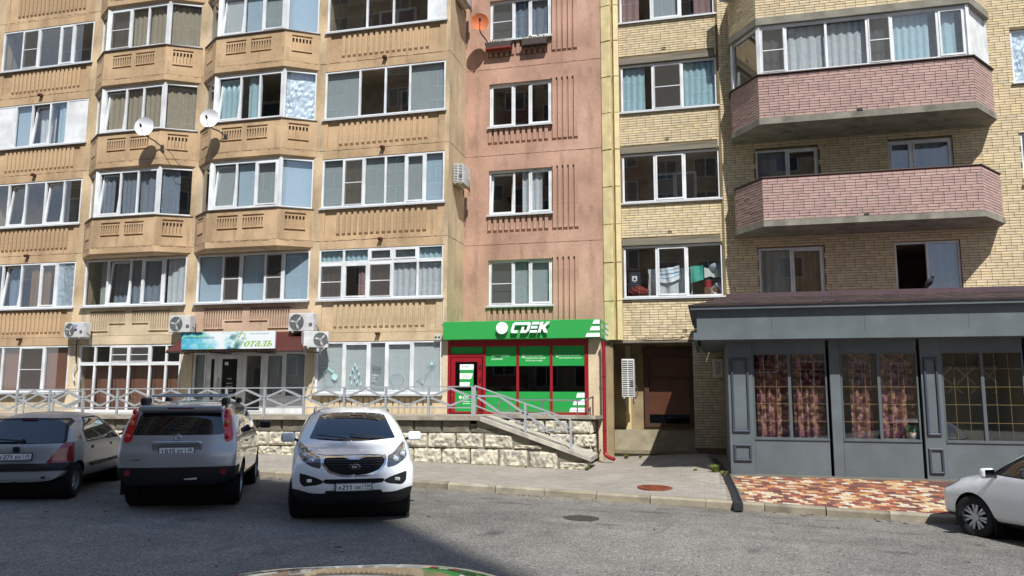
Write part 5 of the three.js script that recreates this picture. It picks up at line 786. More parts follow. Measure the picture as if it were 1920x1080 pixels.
  mesh('gutter', boxG(-.3, 12, 3.65, 3.745, fz - .02, fz + .13), grey, o); mesh('fascia_return', new G().box(x0, x0 + .08, 3.16, 3.66, -22.1, fz - .08).box(-.24, x0 + .0, 3.01, 3.15, -22.1, fz - .1).box(-.3, x0, 3.66, 3.74, -22.1, fz - .02).geo(), grey2, o); mesh('soffit', boxG(x0 + .08, 12, 3.0, 3.03, -22.1, fz - .1), grey2, o);
  // shingle roof up to a sheet-metal flashing
  const rb = std('#4d3b3c', { roughness: .85, map: retile(TX.stone, .6) }), shingles = mesh('roof', new G().quad([-.34, 3.75, -22.2], [-.34, 3.75, fz + .16], [.45, 4.02, -18], [.45, 4.02, -22.2]).quad([-.34, 3.75, fz + .16], [12, 3.75, fz + .16], [12, 4.02, -18], [.45, 4.02, -18]).quad([-.34, 3.72, fz + .16], [12, 3.72, fz + .16], [12, 3.75, fz + .16], [-.34, 3.75, fz + .16]).geo(), rb, o);
  const sg = boxG(-.155, .155, 0, .012, -.09, .09), sm = ['#54403f', '#493838', '#5e4846', '#40312f'].map(c => std(c, { roughness: .9, map: retile(TX.stone, .5) }));
  for (let r = 0; r < 6; r++) for (let i = 0; i < 24; i++) { const t = (r + .5) / 6, x = -.1 + i * .32 + (r % 2) * .16 + t * .7; if (x > 7.6) continue; const m = mesh('shingle', sg, sm[Math.floor(rnd() * 4)], shingles); m.position.set(x, 3.752 + .27 * t, fz + .14 - 1.29 * t); m.rotation.x = .2; }
  mesh('flashing', new G().box(.5, 2.72, 3.98, 4.13, -18.06, -18).box(2.725, 5.1, 3.98, 4.13, -18.06, -18).box(5.105, 12, 3.98, 4.13, -18.06, -18).box(.5, 12, 4.1, 4.13, -22.2, -18.06).geo(), std('#5e4a50', { roughness: .55, metalness: .25, map: TX.dust }), o);
}
{ const o = thing('pigeon', 'dark grey pigeon perched on the pavilion roof edge', 'pigeon', [4.7, 4.13, -18.02], .6); const b = new THREE.SphereGeometry(.07, 16, 12); b.scale(.85, .9, 1.9); b.rotateX(-.75); b.translate(0, .13, 0); const hd = new THREE.SphereGeometry(.035, 12, 10).translate(0, .25, .1), tl = new THREE.BoxGeometry(.06, .012, .16).rotateX(-.9).translate(0, .02, -.11), bk = new THREE.ConeGeometry(.01, .03, 6).rotateX(Math.PI / 2).translate(0, .245, .145), nk = new THREE.CylinderGeometry(.03, .045, .09, 10).rotateX(.5).translate(0, .205, .075); const g = new G(); for (const q of [b, hd, tl, bk, nk]) g.add(q); mesh('body', g.geo(), std('#3b3f45', { roughness: .7 }), o); }
{ const o = thing('potted_plant', 'small green plant in a pale pot behind the cafe glass', 'plant', [4.03, .98, -17.42]); mesh('pot', new THREE.LatheGeometry([[.0, 0], [.06, 0], [.085, .12], [.09, .125], [.08, .125], [0, .11]].map(p => new THREE.Vector2(...p)), 16), std('#c9c0ae', { roughness: .6 }), o); const g = new G(); for (let i = 0; i < 26; i++) { const a = rr(0, 6.28), r = rr(.04, .13), y = rr(.12, .26); g.add(new THREE.CircleGeometry(.035, 7), T(Math.cos(a) * r, y, Math.sin(a) * r * .7, a, rr(-1, .3))); } mesh('leaves', g.geo(), std('#3d6b35', { roughness: .6, side: THREE.DoubleSide }), o); }

// ================= CARS =================
function curve(pts) { return (x) => { if (x <= pts[0][0]) return pts[0][1]; const n = pts.length; if (x >= pts[n - 1][0]) return pts[n - 1][1]; let i = 0; while (x > pts[i + 1][0]) i++; const [x0, y0] = pts[i], [x1, y1] = pts[i + 1], h = x1 - x0, t = (x - x0) / h; const m = (k) => { if (k === 0) return (pts[1][1] - pts[0][1]) / (pts[1][0] - pts[0][0]); if (k === n - 1) return (pts[n - 1][1] - pts[n - 2][1]) / (pts[n - 1][0] - pts[n - 2][0]); const a = (pts[k][1] - pts[k - 1][1]) / (pts[k][0] - pts[k - 1][0]), b = (pts[k + 1][1] - pts[k][1]) / (pts[k + 1][0] - pts[k][0]); return a * b <= 0 ? 0 : 2 * a * b / (a + b); }; const m0 = m(i) * h, m1 = m(i + 1) * h, t2 = t * t, t3 = t2 * t; return (2 * t3 - 3 * t2 + 1) * y0 + (t3 - 2 * t2 + t) * m0 + (-2 * t3 + 3 * t2) * y1 + (t3 - t2) * m1; }; }
function bodyTris(S) {     // deformed cube; returns [[p,n]x3] triangles; x forward, y up, z to the car's right
  const top = curve(S.top), bot = curve(S.bot), plan = curve(S.plan), belt = curve(S.belt), fx = curve(S.front), rx = curve(S.rear), n = S.n || 6, L2 = S.L / 2;
  const at = (a, s, v) => {
    const x0 = a * L2, r = Math.max(Math.abs(s), Math.abs(v), 1e-6), k = r < 1e-5 ? 1 : 1 / Math.pow(Math.pow(Math.abs(s / r), n) + Math.pow(Math.abs(v / r), n), 1 / n); s *= k; v *= k;
    const yt = top(x0), yb = bot(x0); let y = yb + (yt - yb) * (v + 1) / 2; const be = belt(x0);
    let w = plan(x0); if (y > be) w -= S.tumble * (y - be) + .25 * S.tumble * Math.max(0, y - be - .25); else { const q = clamp((be - y) / (be - yb), 0, 1); w += (S.swell || .015) * Math.sin(q * Math.PI) - (S.tuck || .05) * q * q * q; }
    const ws = w / S.W; let z = s * w; y -= (S.crown || .03) * s * s * clamp((v - .2) / .8, 0, 1);
    const zz = Math.abs(z) / S.W, df = L2 - x0, dr = x0 + L2; let x = x0;
    const rf = S.roundF ?? .22, rb = S.roundR ?? .12;
    if (df < 1.3) x += (1 - df / 1.3) * (fx(y) - L2) - rf * Math.pow(zz, 3.2) * Math.max(0, 1 - df / .9);
    if (dr < 1.3) x += (1 - dr / 1.3) * (rx(y) + L2) + rb * Math.pow(zz, 3.5) * Math.max(0, 1 - dr / .8);
    return [x, y, z];
  };
  const NA = S.na || 96, NS = 30, NV = 30, faces = [];
  const sheet = (nu, nv, f) => { const P = []; for (let j = 0; j <= nv; j++) for (let i = 0; i <= nu; i++) P.push(f(-1 + 2 * i / nu, -1 + 2 * j / nv)); for (let j = 0; j < nv; j++) for (let i = 0; i < nu; i++) { const a = P[j * (nu + 1) + i], b = P[j * (nu + 1) + i + 1], c = P[(j + 1) * (nu + 1) + i + 1], d = P[(j + 1) * (nu + 1) + i]; faces.push([a, b, c], [a, c, d]); } };
  sheet(NA, NV, (u, w) => at(u, 1, w)); sheet(NA, NV, (u, w) => at(-u, -1, w)); sheet(NA, NS, (u, w) => at(u, -w, 1)); sheet(NA, 8, (u, w) => at(u, w, -1)); sheet(NS, NV, (u, w) => at(1, -u, w)); sheet(NS, NV, (u, w) => at(-1, u, w));
  // smooth normals over shared positions
  const acc = new Map(), key = (p) => `${Math.round(p[0] * 2e3)},${Math.round(p[1] * 2e3)},${Math.round(p[2] * 2e3)}`;
  const out = [];
  for (const f of faces) { const [a, b, c] = f, u = [b[0] - a[0], b[1] - a[1], b[2] - a[2]], v = [c[0] - a[0], c[1] - a[1], c[2] - a[2]], m = [u[1] * v[2] - u[2] * v[1], u[2] * v[0] - u[0] * v[2], u[0] * v[1] - u[1] * v[0]]; if (Math.hypot(...m) < 1e-9) continue; out.push(f); for (const p of f) { const k = key(p), e = acc.get(k); if (e) { e[0] += m[0]; e[1] += m[1]; e[2] += m[2]; } else acc.set(k, m.slice()); } }
  return out.map(f => f.map(p => { const m = acc.get(key(p)), l = Math.hypot(...m) || 1; return [...p, m[0] / l, m[1] / l, m[2] / l]; }));
}
function splitTris(tris, f) {            // inside f<0
  const ins = [], outs = [], mix = (a, b, t) => a.map((v, i) => v + (b[i] - v) * t);
  for (const t of tris) { const d = t.map(f), k = d.filter(v => v < 0).length; if (k === 0) { outs.push(t); continue; } if (k === 3) { ins.push(t); continue; }
    const A = [], B = []; for (let i = 0; i < 3; i++) { const p = t[i], q = t[(i + 1) % 3], dp = d[i], dq = d[(i + 1) % 3]; (dp < 0 ? A : B).push(p); if ((dp < 0) !== (dq < 0)) { const m = mix(p, q, dp / (dp - dq)); A.push(m); B.push(m); } }
    for (const [P, O] of [[A, ins], [B, outs]]) for (let i = 1; i < P.length - 1; i++) O.push([P[0], P[i], P[i + 1]]); }
  return [ins, outs];
}
function trisGeo(tris, off = 0) { const p = [], n = [], u = []; for (const t of tris) for (const v of t) { p.push(v[0] + v[3] * off, v[1] + v[4] * off, v[2] + v[5] * off); n.push(v[3], v[4], v[5]); u.push(v[0], v[1] + v[2] * .5); } const g = new THREE.BufferGeometry(); g.setAttribute('position', new THREE.Float32BufferAttribute(p, 3)); g.setAttribute('normal', new THREE.Float32BufferAttribute(n, 3)); g.setAttribute('uv', new THREE.Float32BufferAttribute(u, 2)); return g; }
function sdPoly(P) { return (x, y) => { let d = 1e9, s = 1; const n = P.length; for (let i = 0, j = n - 1; i < n; j = i, i++) { const ex = P[j][0] - P[i][0], ey = P[j][1] - P[i][1], wx = x - P[i][0], wy = y - P[i][1], t = clamp((wx * ex + wy * ey) / (ex * ex + ey * ey), 0, 1), bx = wx - ex * t, by = wy - ey * t; d = Math.min(d, bx * bx + by * by); const c0 = y >= P[i][1], c1 = y < P[j][1], c2 = ex * wy > ey * wx; if ((c0 && c1 && c2) || (!c0 && !c1 && !c2)) s = -s; } return s * Math.sqrt(d); }; }
const rot = (P) => P;
const carGlass = phys('#05070a', { roughness: .02, ior: 1.6, clearcoat: 1, clearcoatRoughness: .01 });
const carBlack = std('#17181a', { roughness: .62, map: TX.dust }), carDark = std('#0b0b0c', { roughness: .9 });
const chrome = std('#d5d8db', { metalness: 1, roughness: .12 });
function paint(c, o = {}) { return phys(c, { roughness: .34, metalness: .0, clearcoat: 1, clearcoatRoughness: .04, ...o }); }
function wheel(parent, x, z, r, w, kind, steer = 0, side = 1) {
  const g = group('wheel', parent, [x, r, z]); g.rotation.y = steer; const pts = [[r * .6, -w / 2], [r * .8, -w / 2], [r * .96, -w / 2 + .012], [r, -w / 2 + .045], [r, w / 2 - .045], [r * .96, w / 2 - .012], [r * .8, w / 2], [r * .64, w / 2 - .01], [r * .6, w / 2 - .02]].map(p => new THREE.Vector2(...p));
  const ty = new THREE.LatheGeometry(pts, 40); ty.rotateX(Math.PI / 2 * side); mesh('tyre', ty, M.rubber, g);
  const R = new G(), rim = std(kind === 'steel' ? '#a9acb0' : '#b9bcc0', { metalness: .75, roughness: .38 }), zf = w / 2 - .025;
  R.add(new THREE.LatheGeometry([[r * .6, zf - .11], [r * .615, zf + .005], [r * .645, zf + .012], [r * .645, zf - .02], [r * .62, zf - .1]].map(p => new THREE.Vector2(...p)), 36).rotateX(Math.PI / 2));
  if (kind === 'steel') { R.add(new THREE.LatheGeometry([[.0, zf - .03], [.05, zf - .028], [.09, zf - .055], [r * .36, zf - .05], [r * .44, zf - .015], [r * .52, zf - .06], [r * .6, zf - .07]].map(p => new THREE.Vector2(...p)), 36).rotateX(Math.PI / 2)); }
  else { R.add(new THREE.CylinderGeometry(.06, .065, .05, 20).rotateX(Math.PI / 2), T(0, 0, zf - .03)); const ns = kind === 'cap' ? 7 : 5; for (let k = 0; k < ns; k++) { const a = k * 2 * Math.PI / ns; const sp = poly(kind === 'cap' ? [[-.02, .04], [.02, .04], [.055, r * .6], [.012, r * .61], [0, r * .3], [-.012, r * .61], [-.055, r * .6]] : [[-.03, .04], [.03, .04], [.05, r * .61], [-.05, r * .61]]); R.add(extr(sp, .03, .006, 1), new THREE.Matrix4().makeRotationZ(a).setPosition(0, 0, zf - .05)); } }
  const rm = mesh('rim', R.geo(), rim, g); const bk = mesh('brake_disc', new THREE.CylinderGeometry(r * .58, r * .58, .02, 30).rotateX(Math.PI / 2).translate(0, 0, zf - .1), carDark, g);
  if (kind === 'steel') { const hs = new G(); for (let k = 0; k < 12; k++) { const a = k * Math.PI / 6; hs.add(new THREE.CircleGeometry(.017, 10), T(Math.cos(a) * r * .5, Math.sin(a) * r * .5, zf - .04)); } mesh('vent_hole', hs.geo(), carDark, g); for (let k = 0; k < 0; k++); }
  if (side < 0) { rm.rotation.y = Math.PI; bk.rotation.y = Math.PI; g.children.forEach(c => { if (c.name === 'vent_hole') c.rotation.y = Math.PI; }); }
  return g;
}
function plateTex(main, reg) { return canvasTex(520, 112, (x) => { x.fillStyle = '#e4e6e6'; x.fillRect(0, 0, 520, 112); x.strokeStyle = '#141414'; x.lineWidth = 5; x.strokeRect(4, 4, 512, 104); x.beginPath(); x.moveTo(392, 4); x.lineTo(392, 108); x.stroke(); x.fillStyle = '#101010'; const [l1, d, l2] = main; x.textBaseline = 'alphabetic'; x.font = 'bold 70px sans-serif'; x.fillText(l1, 34, 92); x.font = 'bold 92px sans-serif'; x.fillText(d, 88, 92, 172); x.font = 'bold 70px sans-serif'; x.fillText(l2, 268, 92, 112); x.font = 'bold 58px sans-serif'; x.textAlign = 'center'; x.fillText(reg, 454, 62, 104); x.font = 'bold 24px sans-serif'; x.fillText('RUS', 438, 98); x.fillStyle = '#d6d6d6'; x.fillRect(470, 80, 38, 7); x.fillStyle = '#2b4bb0'; x.fillRect(470, 87, 38, 7); x.fillStyle = '#c03030'; x.fillRect(470, 94, 38, 7); x.fillStyle = '#222'; for (const q of [18, 380]) { x.beginPath(); x.arc(q, 56, 5, 0, 7); x.fill(); } }); }
function plate(parent, x, y, z, facing, tex, tilt = 0, frame = carBlack) { const g = group('number_plate', parent, [x, y, z]); g.rotation.order = 'YXZ'; g.rotation.y = facing; g.rotation.x = tilt; mesh('holder', new RoundedBoxGeometry(.54, .132, .018, 2, .006), frame, g); const f = new THREE.PlaneGeometry(.52, .112); f.translate(0, 0, .0095); mesh('plate_face', f, std(C(1, 1, 1), { map: tex, roughness: .45 }), g); return g; }
function buildCar(S, car) {
  let tris = bodyTris(S); const cut = {}; const take = (name, f) => { const [i, o] = splitTris(tris, f); tris = o; (cut[name] = cut[name] || []).push(...i); return i; };
  // wheel arches, underside
  for (const ax of S.axles) take('_', (p) => Math.abs(p[2]) < .42 ? 1 : Math.hypot(p[0] - ax, (p[1] - S.r) * 1.0) - S.arch);
  for (const R of S.regions) { const [name, mat, f, off] = R; const [i, o] = splitTris(tris, f); tris = o; if (i.length) { const sides = R[4] ? [i.filter(t => t[0][2] + t[1][2] + t[2][2] < 0), i.filter(t => t[0][2] + t[1][2] + t[2][2] >= 0)] : [i]; for (const s of sides) if (s.length) mesh(name, trisGeo(s, off || 0), mat, car); } }
  const [under, body] = splitTris(tris, (p) => p[4] + .75);
  if (under.length) mesh('underbody', trisGeo(under), carDark, car);
  mesh('body', trisGeo(body), S.paint, car);
  // wheel housings
  for (const ax of S.axles) mesh('wheel_housing', new THREE.CylinderGeometry(S.arch, S.arch, S.W * 2 - .16, 28, 1, true).rotateX(Math.PI / 2).translate(ax, S.r, 0), carDark, car);
  mesh('chassis', new G().box(-S.L / 2 + .5, S.L / 2 - .5, S.bot[1][1] - .03, S.bot[1][1] + .12, -.5, .5).geo(), carDark, car);
  for (const [i, ax] of S.axles.entries()) for (const sd of [-1, 1]) wheel(car, ax, sd * (S.W - .115), S.r, S.tw || .22, S.rim, i === 0 ? (S.steer || 0) : 0, sd);
}
// region makers
const sideR = (P, zmin = .35) => { const d = sdPoly(P); return (p) => Math.max(d(p[0], p[1]), zmin - Math.abs(p[2]), .25 - Math.abs(p[5])); };
const frontR = (P, sym = true) => { const d = sdPoly(P); return (p) => Math.max(d(sym ? Math.abs(p[2]) : p[2], p[1]), .12 - p[3]); };
const rearR = (P, sym = true) => { const d = sdPoly(P); return (p) => Math.max(d(sym ? Math.abs(p[2]) : p[2], p[1]), p[3] + .12); };
const lineR = (P, w = .0035) => (p) => { let d = 1e9; for (let i = 0; i < P.length - 1; i++) { const [a, b] = [P[i], P[i + 1]], ex = b[0] - a[0], ey = b[1] - a[1], t = clamp(((p[0] - a[0]) * ex + (p[1] - a[1]) * ey) / (ex * ex + ey * ey), 0, 1); d = Math.min(d, Math.hypot(p[0] - a[0] - ex * t, p[1] - a[1] - ey * t)); } return Math.max(d - w, .4 - Math.abs(p[2]), .3 - Math.abs(p[5])); };
function carThing(name, label, x, z, heading, yaw0 = 0) { const c = thing(name, label, 'car', [x, gy(x), z]); c.rotation.order = 'YXZ'; c.rotation.y = heading; // tilt with the street
  const n = new THREE.Vector3(.022, 1, 0).normalize(), q = new THREE.Quaternion().setFromUnitVectors(new THREE.Vector3(0, 1, 0), n); c.quaternion.premultiply(q); return c; }
const headTo = (fx, fz) => Math.atan2(-fz, fx);      // local +x forward
function mirror(car, x, y, z, s, mat, foldMat = carBlack) { const g = group('wing_mirror', car, [x, y, z]); const b = new RoundedBoxGeometry(.1, .15, .22, 3, .045); b.translate(0, .04, s * .13); mesh('shell', b, mat, g); mesh('mirror_glass', new RoundedBoxGeometry(.008, .11, .17, 2, .003).translate(-.051, .04, s * .13), carGlass, g); mesh('foot', new G().bar([0, -.02, -s * .04], [0, .02, s * .06], .05, .04).geo(), foldMat, g); return g; }

// ----- white crossover facing the street -----
{
  const car = carThing('white_crossover', 'white crossover parked nose out, facing the courtyard', -6.12, -12.68, 0);
  car.quaternion.setFromAxisAngle(new THREE.Vector3(0, 1, 0), headTo(.46, .888));
  const S = { L: 4.44, W: .9275, r: .345, arch: .395, axles: [1.34, -1.3], tumble: .34, paint: paint('#e9edf1', { roughness: .3 }), rim: 'alloy', n: 6.5, roundF: .27, roundR: .2, crown: .03, steer: -.12,
    top: [[-2.22, 1.42], [-1.9, 1.55], [-1.2, 1.62], [-.3, 1.635], [.2, 1.6], [.5, 1.52], [1.12, 1.16], [1.3, 1.1], [1.8, 1.03], [2.1, .97], [2.22, .93]], bot: [[-2.22, .3], [-1, .24], [1, .24], [2.22, .27]],
    plan: [[-2.22, .86], [-1.6, .915], [0, .9275], [1.3, .925], [1.9, .905], [2.22, .885]], belt: [[-2.22, 1.16], [0, 1.06], [1.2, 1.0], [2.22, .92]],
    front: [[.25, 2.06], [.36, 2.16], [.55, 2.22], [.7, 2.215], [.85, 2.17], [.95, 2.1], [1.1, 2.0]], rear: [[.25, -2.1], [.6, -2.22], [1.0, -2.15], [1.4, -1.85]] };
  const gr = [[0, .915], [.06, .915], [.15, .945], [.455, .94], [.44, .86], [.36, .77], [.2, .71], [0, .695]], ch = [[0, .94], [.07, .94], [.16, .965], [.485, .965], [.47, .85], [.38, .745], [.2, .68], [0, .67]];
  const hl = [[.5, .955], [.6, .985], [.74, 1.06], [.83, 1.12], [.86, 1.08], [.83, .97], [.76, .9], [.62, .82], [.5, .795], [.48, .83]];
  S.regions = [
    ['windscreen', carGlass, (p) => Math.max(p[0] - (1.16 - .16 * (p[2] * p[2]) / .55), .36 - p[0] + .1 * p[2] * p[2], Math.abs(p[2]) - (.71 - .42 * (p[1] - 1.12)), .28 - p[4]), 0],
    ['side_window', carGlass, sideR([[.95, 1.09], [.35, 1.47], [-.1, 1.53], [-1.1, 1.5], [-1.62, 1.33], [-1.5, 1.17], [-.2, 1.12]]), 0, 1],
    ['grille', carDark, frontR(gr), -.012], ['grille_surround', chrome, frontR(ch), .002],
    ['headlight', phys('#565c62', { roughness: .12, metalness: .5, clearcoat: 1 }), frontR(hl), .001, 1],
    ['fog_recess', carBlack, frontR([[.79, .735], [.55, .67], [.42, .61], [.5, .565], [.74, .535], [.78, .6]]), -.004, 1], ['intake', carDark, frontR([[0, .645], [.45, .645], [.43, .585], [.2, .565], [0, .565]]), -.004],
    ['lower_bumper', carBlack, (p) => Math.max(p[1] - (.44 - .0 * p[2] + .06 * sstep(.55, .9, Math.abs(p[2])) + (Math.abs(p[2]) < .42 ? .04 : 0)), 1.3 - p[0]), -.002], ['sill_cladding', carBlack, (p) => p[1] - .37, -.001],
    ['seam', carDark, (p) => Math.max(Math.abs(p[1] - (.972 + .1 * sstep(.45, .85, Math.abs(p[2])))) - .005, 1.55 - p[0], .1 - p[3] * .5 - p[4] * .5), -.002],
    ['seam', carDark, lineR([[.95, 1.08], [.98, .6], [.9, .38]])], ['seam', carDark, lineR([[-.15, 1.12], [-.13, .4]])],
  ];
  buildCar(S, car);
  // headlamp internals, slats, badge
  for (const s of [-1, 1]) { const h = group('headlamp_lens', car); mesh('projector', new G().add(new THREE.SphereGeometry(.05, 18, 12), T(2.035, .905, s * .62)).add(new THREE.SphereGeometry(.042, 18, 12), T(1.935, .975, s * .735)).geo(), phys('#c9d2d8', { roughness: .05, metalness: .3, clearcoat: 1 }), h); mesh('bezel', new G().add(new THREE.TorusGeometry(.062, .01, 8, 24).rotateY(Math.PI / 2), T(2.035, .905, s * .62)).add(new THREE.TorusGeometry(.054, .009, 8, 24).rotateY(Math.PI / 2), T(1.935, .975, s * .735)).geo(), chrome, h); mesh('indicator', new RoundedBoxGeometry(.03, .03, .07, 2, .01).translate(2.05, .845, s * .53), std('#c07a4a', { roughness: .3 }), h);
    const fl = group('fog_lamp', car); mesh('lens', new RoundedBoxGeometry(.03, .05, .14, 3, .012).rotateY(s * .6).translate(2.135, .625, s * .62), phys('#cfd6da', { roughness: .1, metalness: .2, clearcoat: 1 }), fl); }
  const sl = new G(); for (const y of [.74, .775, .81, .845, .88, .915]) sl.add(tube([[2.13, y, -.42], [2.185, y, 0], [2.13, y, .42]], .0085, 16, 5)); mesh('grille_slats', sl.geo(), std('#3a3c40', { roughness: .4, metalness: .4 }), car);
  { const b = group('badge', car, [2.205, .82, 0], Math.PI / 2); const ov = new THREE.Shape(); ov.absellipse(0, 0, .085, .042, 0, Math.PI * 2); mesh('rim', extr(ov, .02, .005, 2), chrome, b); const t = canvasTex(256, 128, (x) => { x.fillStyle = '#1a1a1c'; x.beginPath(); x.ellipse(128, 64, 128, 64, 0, 0, 7); x.fill(); x.fillStyle = '#e6e8ea'; x.font = 'bold 76px sans-serif'; x.textAlign = 'center'; x.fillText('KIA', 128, 92); }); const f = new THREE.ShapeGeometry((() => { const q = new THREE.Shape(); q.absellipse(0, 0, .077, .036, 0, Math.PI * 2); return q; })(), 24); const uv = f.attributes.uv, ps = f.attributes.position; for (let i = 0; i < uv.count; i++) uv.setXY(i, ps.getX(i) / .154 + .5, ps.getY(i) / .072 + .5); f.translate(0, 0, .0215); mesh('emblem', f, std(C(1, 1, 1), { map: t, roughness: .35 }), b); }
  plate(car, 2.235, .53, 0, Math.PI / 2, plateTex(['А', '211', 'ОК'], '126'));
  mirror(car, .82, 1.14, -.9, -1, S.paint); mirror(car, .82, 1.14, .9, 1, S.paint);
  for (const s of [-1, 1]) mesh('roof_rail', new G().add(tube([[-.02, 1.575, s * .645], [-.12, 1.6, s * .64], [-.7, 1.632, s * .635], [-1.3, 1.612, s * .63], [-1.42, 1.57, s * .63]], .016, 24, 6)).geo(), chrome, car);
  mesh('wiper', new G().add(tube([[1.1, 1.175, -.5], [1.02, 1.23, .05]], .009, 6, 5)).add(tube([[1.12, 1.17, .1], [1.02, 1.225, .58]], .009, 6, 5)).geo(), carBlack, car);
  mesh('interior_mirror', new RoundedBoxGeometry(.03, .06, .2, 2, .01).translate(.55, 1.42, 0), carBlack, car);
}
// ----- silver off-roader seen from behind -----
{
  const car = carThing('silver_suv', 'silver off-roader with tall red tail lamps and black bumper', -9.12, -12.64, 0);
  car.quaternion.setFromAxisAngle(new THREE.Vector3(0, 1, 0), headTo(-.455, -.89));
  const S = { L: 4.6, W: .8925, r: .35, arch: .4, axles: [1.35, -1.28], tumble: .26, paint: paint('#a6a8ab', { metalness: .45, roughness: .36 }), rim: 'alloy', n: 8, roundF: .3, roundR: .13, crown: .025, tuck: .03,
    top: [[-2.3, 1.6], [-2.0, 1.645], [-1, 1.69], [0, 1.69], [.5, 1.62], [1.15, 1.16], [1.35, 1.1], [2.0, 1.0], [2.3, .86]], bot: [[-2.3, .4], [-1.2, .3], [1.2, .26], [2.3, .32]],
    plan: [[-2.3, .86], [-1.8, .885], [0, .8925], [1.4, .885], [2.3, .82]], belt: [[-2.3, 1.14], [0, 1.08], [1.2, 1.0], [2.3, .8]],
    front: [[.3, 2.2], [.6, 2.3], [.9, 2.2]], rear: [[.35, -2.2], [.5, -2.28], [.7, -2.31], [.88, -2.3], [1.0, -2.25], [1.18, -2.2], [1.6, -1.98], [1.69, -1.9]] };
  const tl = [[.655, 1.64], [.72, 1.64], [.81, 1.16], [.8, 1.06], [.7, 1.05], [.665, 1.2], [.64, 1.5]];
  S.regions = [
    ['rear_window', carGlass, rearR([[-.1, 1.52], [.6, 1.51], [.685, 1.17], [-.1, 1.165]]), .001],
    ['tail_lamp', phys('#c01616', { roughness: .15, clearcoat: 1, clearcoatRoughness: .02 }), (p) => Math.max(sdPoly(tl)(Math.abs(p[2]), p[1]), p[0] + 1.72), .004, 1],
    ['side_window', carGlass, sideR([[1.0, 1.12], [.4, 1.52], [0, 1.585], [-1.1, 1.585], [-1.62, 1.5], [-1.85, 1.24], [-1.6, 1.17], [0, 1.13]]), 0, 1],
    ['windscreen', carGlass, (p) => Math.max(p[0] - 1.15, .45 - p[0], Math.abs(p[2]) - (.74 - .3 * (p[1] - 1.1)), .28 - p[4]), 0],
    ['rear_bumper', carBlack, (p) => Math.max(p[1] - (.68 - .0 * p[2]), p[0] + 1.75), 0], ['sill_cladding', carBlack, (p) => p[1] - .44, 0],
    ['seam', carDark, (p) => Math.max(Math.abs(sdPoly([[-.5, 1.61], [.63, 1.6], [.715, 1.1], [.72, .9], [.6, .71], [-.5, .71]])(Math.abs(p[2]), p[1])) - .004, p[3] + .2), -.003],
    ['seam', carDark, lineR([[.95, 1.08], [1.0, .6], [.95, .42]])], ['seam', carDark, lineR([[-.1, 1.13], [-.08, .44]])], ['seam', carDark, lineR([[-1.0, 1.15], [-.95, .75], [-1.1, .55]])],
  ];
  buildCar(S, car);
  // tail lamp bulbs
  for (const s of [-1, 1]) { const l = group('lamp_cluster', car); mesh('amber_lens', new G().add(new THREE.SphereGeometry(.036, 14, 10).scale(.6, 1.3, 1), T(-2.135, 1.36, s * .71)).geo(), phys('#d06a1c', { roughness: .15, clearcoat: 1 }), l); mesh('red_lens', new G().add(new THREE.SphereGeometry(.035, 14, 10).scale(.6, 1.2, 1), T(-2.07, 1.53, s * .69)).add(new THREE.SphereGeometry(.035, 14, 10).scale(.6, 1.2, 1), T(-2.21, 1.15, s * .735)).geo(), phys('#d42020', { roughness: .12, clearcoat: 1 }), l); mesh('reflector', new THREE.CylinderGeometry(.05, .05, .02, 20).rotateZ(Math.PI / 2).translate(-2.27, .6, s * .7), phys('#7d1016', { roughness: .2, clearcoat: 1 }), l);
    mesh('roof_rail', new G().add(tube([[.2, 1.64, s * .62], [.1, 1.72, s * .62], [-.6, 1.775, s * .615], [-1.5, 1.755, s * .61], [-1.72, 1.7, s * .61], [-1.8, 1.64, s * .61]], .02, 30, 8)).geo(), std('#b9bdc2', { metalness: .7, roughness: .3 }), car); mesh('rail_foot', new G().add(new RoundedBoxGeometry(.42, .12, .1, 3, .04), T(-1.68, 1.69, s * .615)).add(new RoundedBoxGeometry(.3, .1, .09, 3, .035), T(.12, 1.68, s * .62)).geo(), carBlack, car); }
  mesh('crossbar', new G().add(new RoundedBoxGeometry(.07, .03, 1.22, 2, .012), T(-1.35, 1.77, 0)).add(new RoundedBoxGeometry(.07, .03, 1.22, 2, .012), T(-.5, 1.79, 0)).geo(), std('#c3c6ca', { metalness: .7, roughness: .3 }), car);
  mesh('spoiler', new RoundedBoxGeometry(.3, .085, 1.26, 3, .03).rotateZ(.08).translate(-1.98, 1.59, 0), S.paint, car); mesh('brake_light', new RoundedBoxGeometry(.03, .026, .4, 2, .008).translate(-2.125, 1.585, 0), std('#6b3034', { roughness: .25 }), car);
  mesh('plate_recess', new G().add(new RoundedBoxGeometry(.02, .2, .74, 2, .01), T(-2.262, .935, 0)).geo(), std('#7f8286', { metalness: .4, roughness: .45 }), car); mesh('chrome_strip', new RoundedBoxGeometry(.06, .055, .7, 3, .02).translate(-2.262, 1.05, 0), chrome, car);
  plate(car, -2.285, .93, 0, -Math.PI / 2, plateTex(['Т', '615', 'ХТ'], '26'));
  { const b = group('badge', car, [-2.238, 1.135, 0], -Math.PI / 2); mesh('ring', new THREE.TorusGeometry(.042, .007, 8, 28), chrome, b); mesh('bar', new RoundedBoxGeometry(.115, .022, .012, 2, .005), chrome, b); const f = new THREE.PlaneGeometry(.1, .016); f.translate(0, 0, .0065); mesh('lettering', f, std(C(1, 1, 1), { map: canvasTex(200, 32, (x) => { x.fillStyle = '#c9ccd0'; x.fillRect(0, 0, 200, 32); x.fillStyle = '#222'; x.font = 'bold 28px sans-serif'; x.textAlign = 'center'; x.fillText('NISSAN', 100, 26); }) }), b);
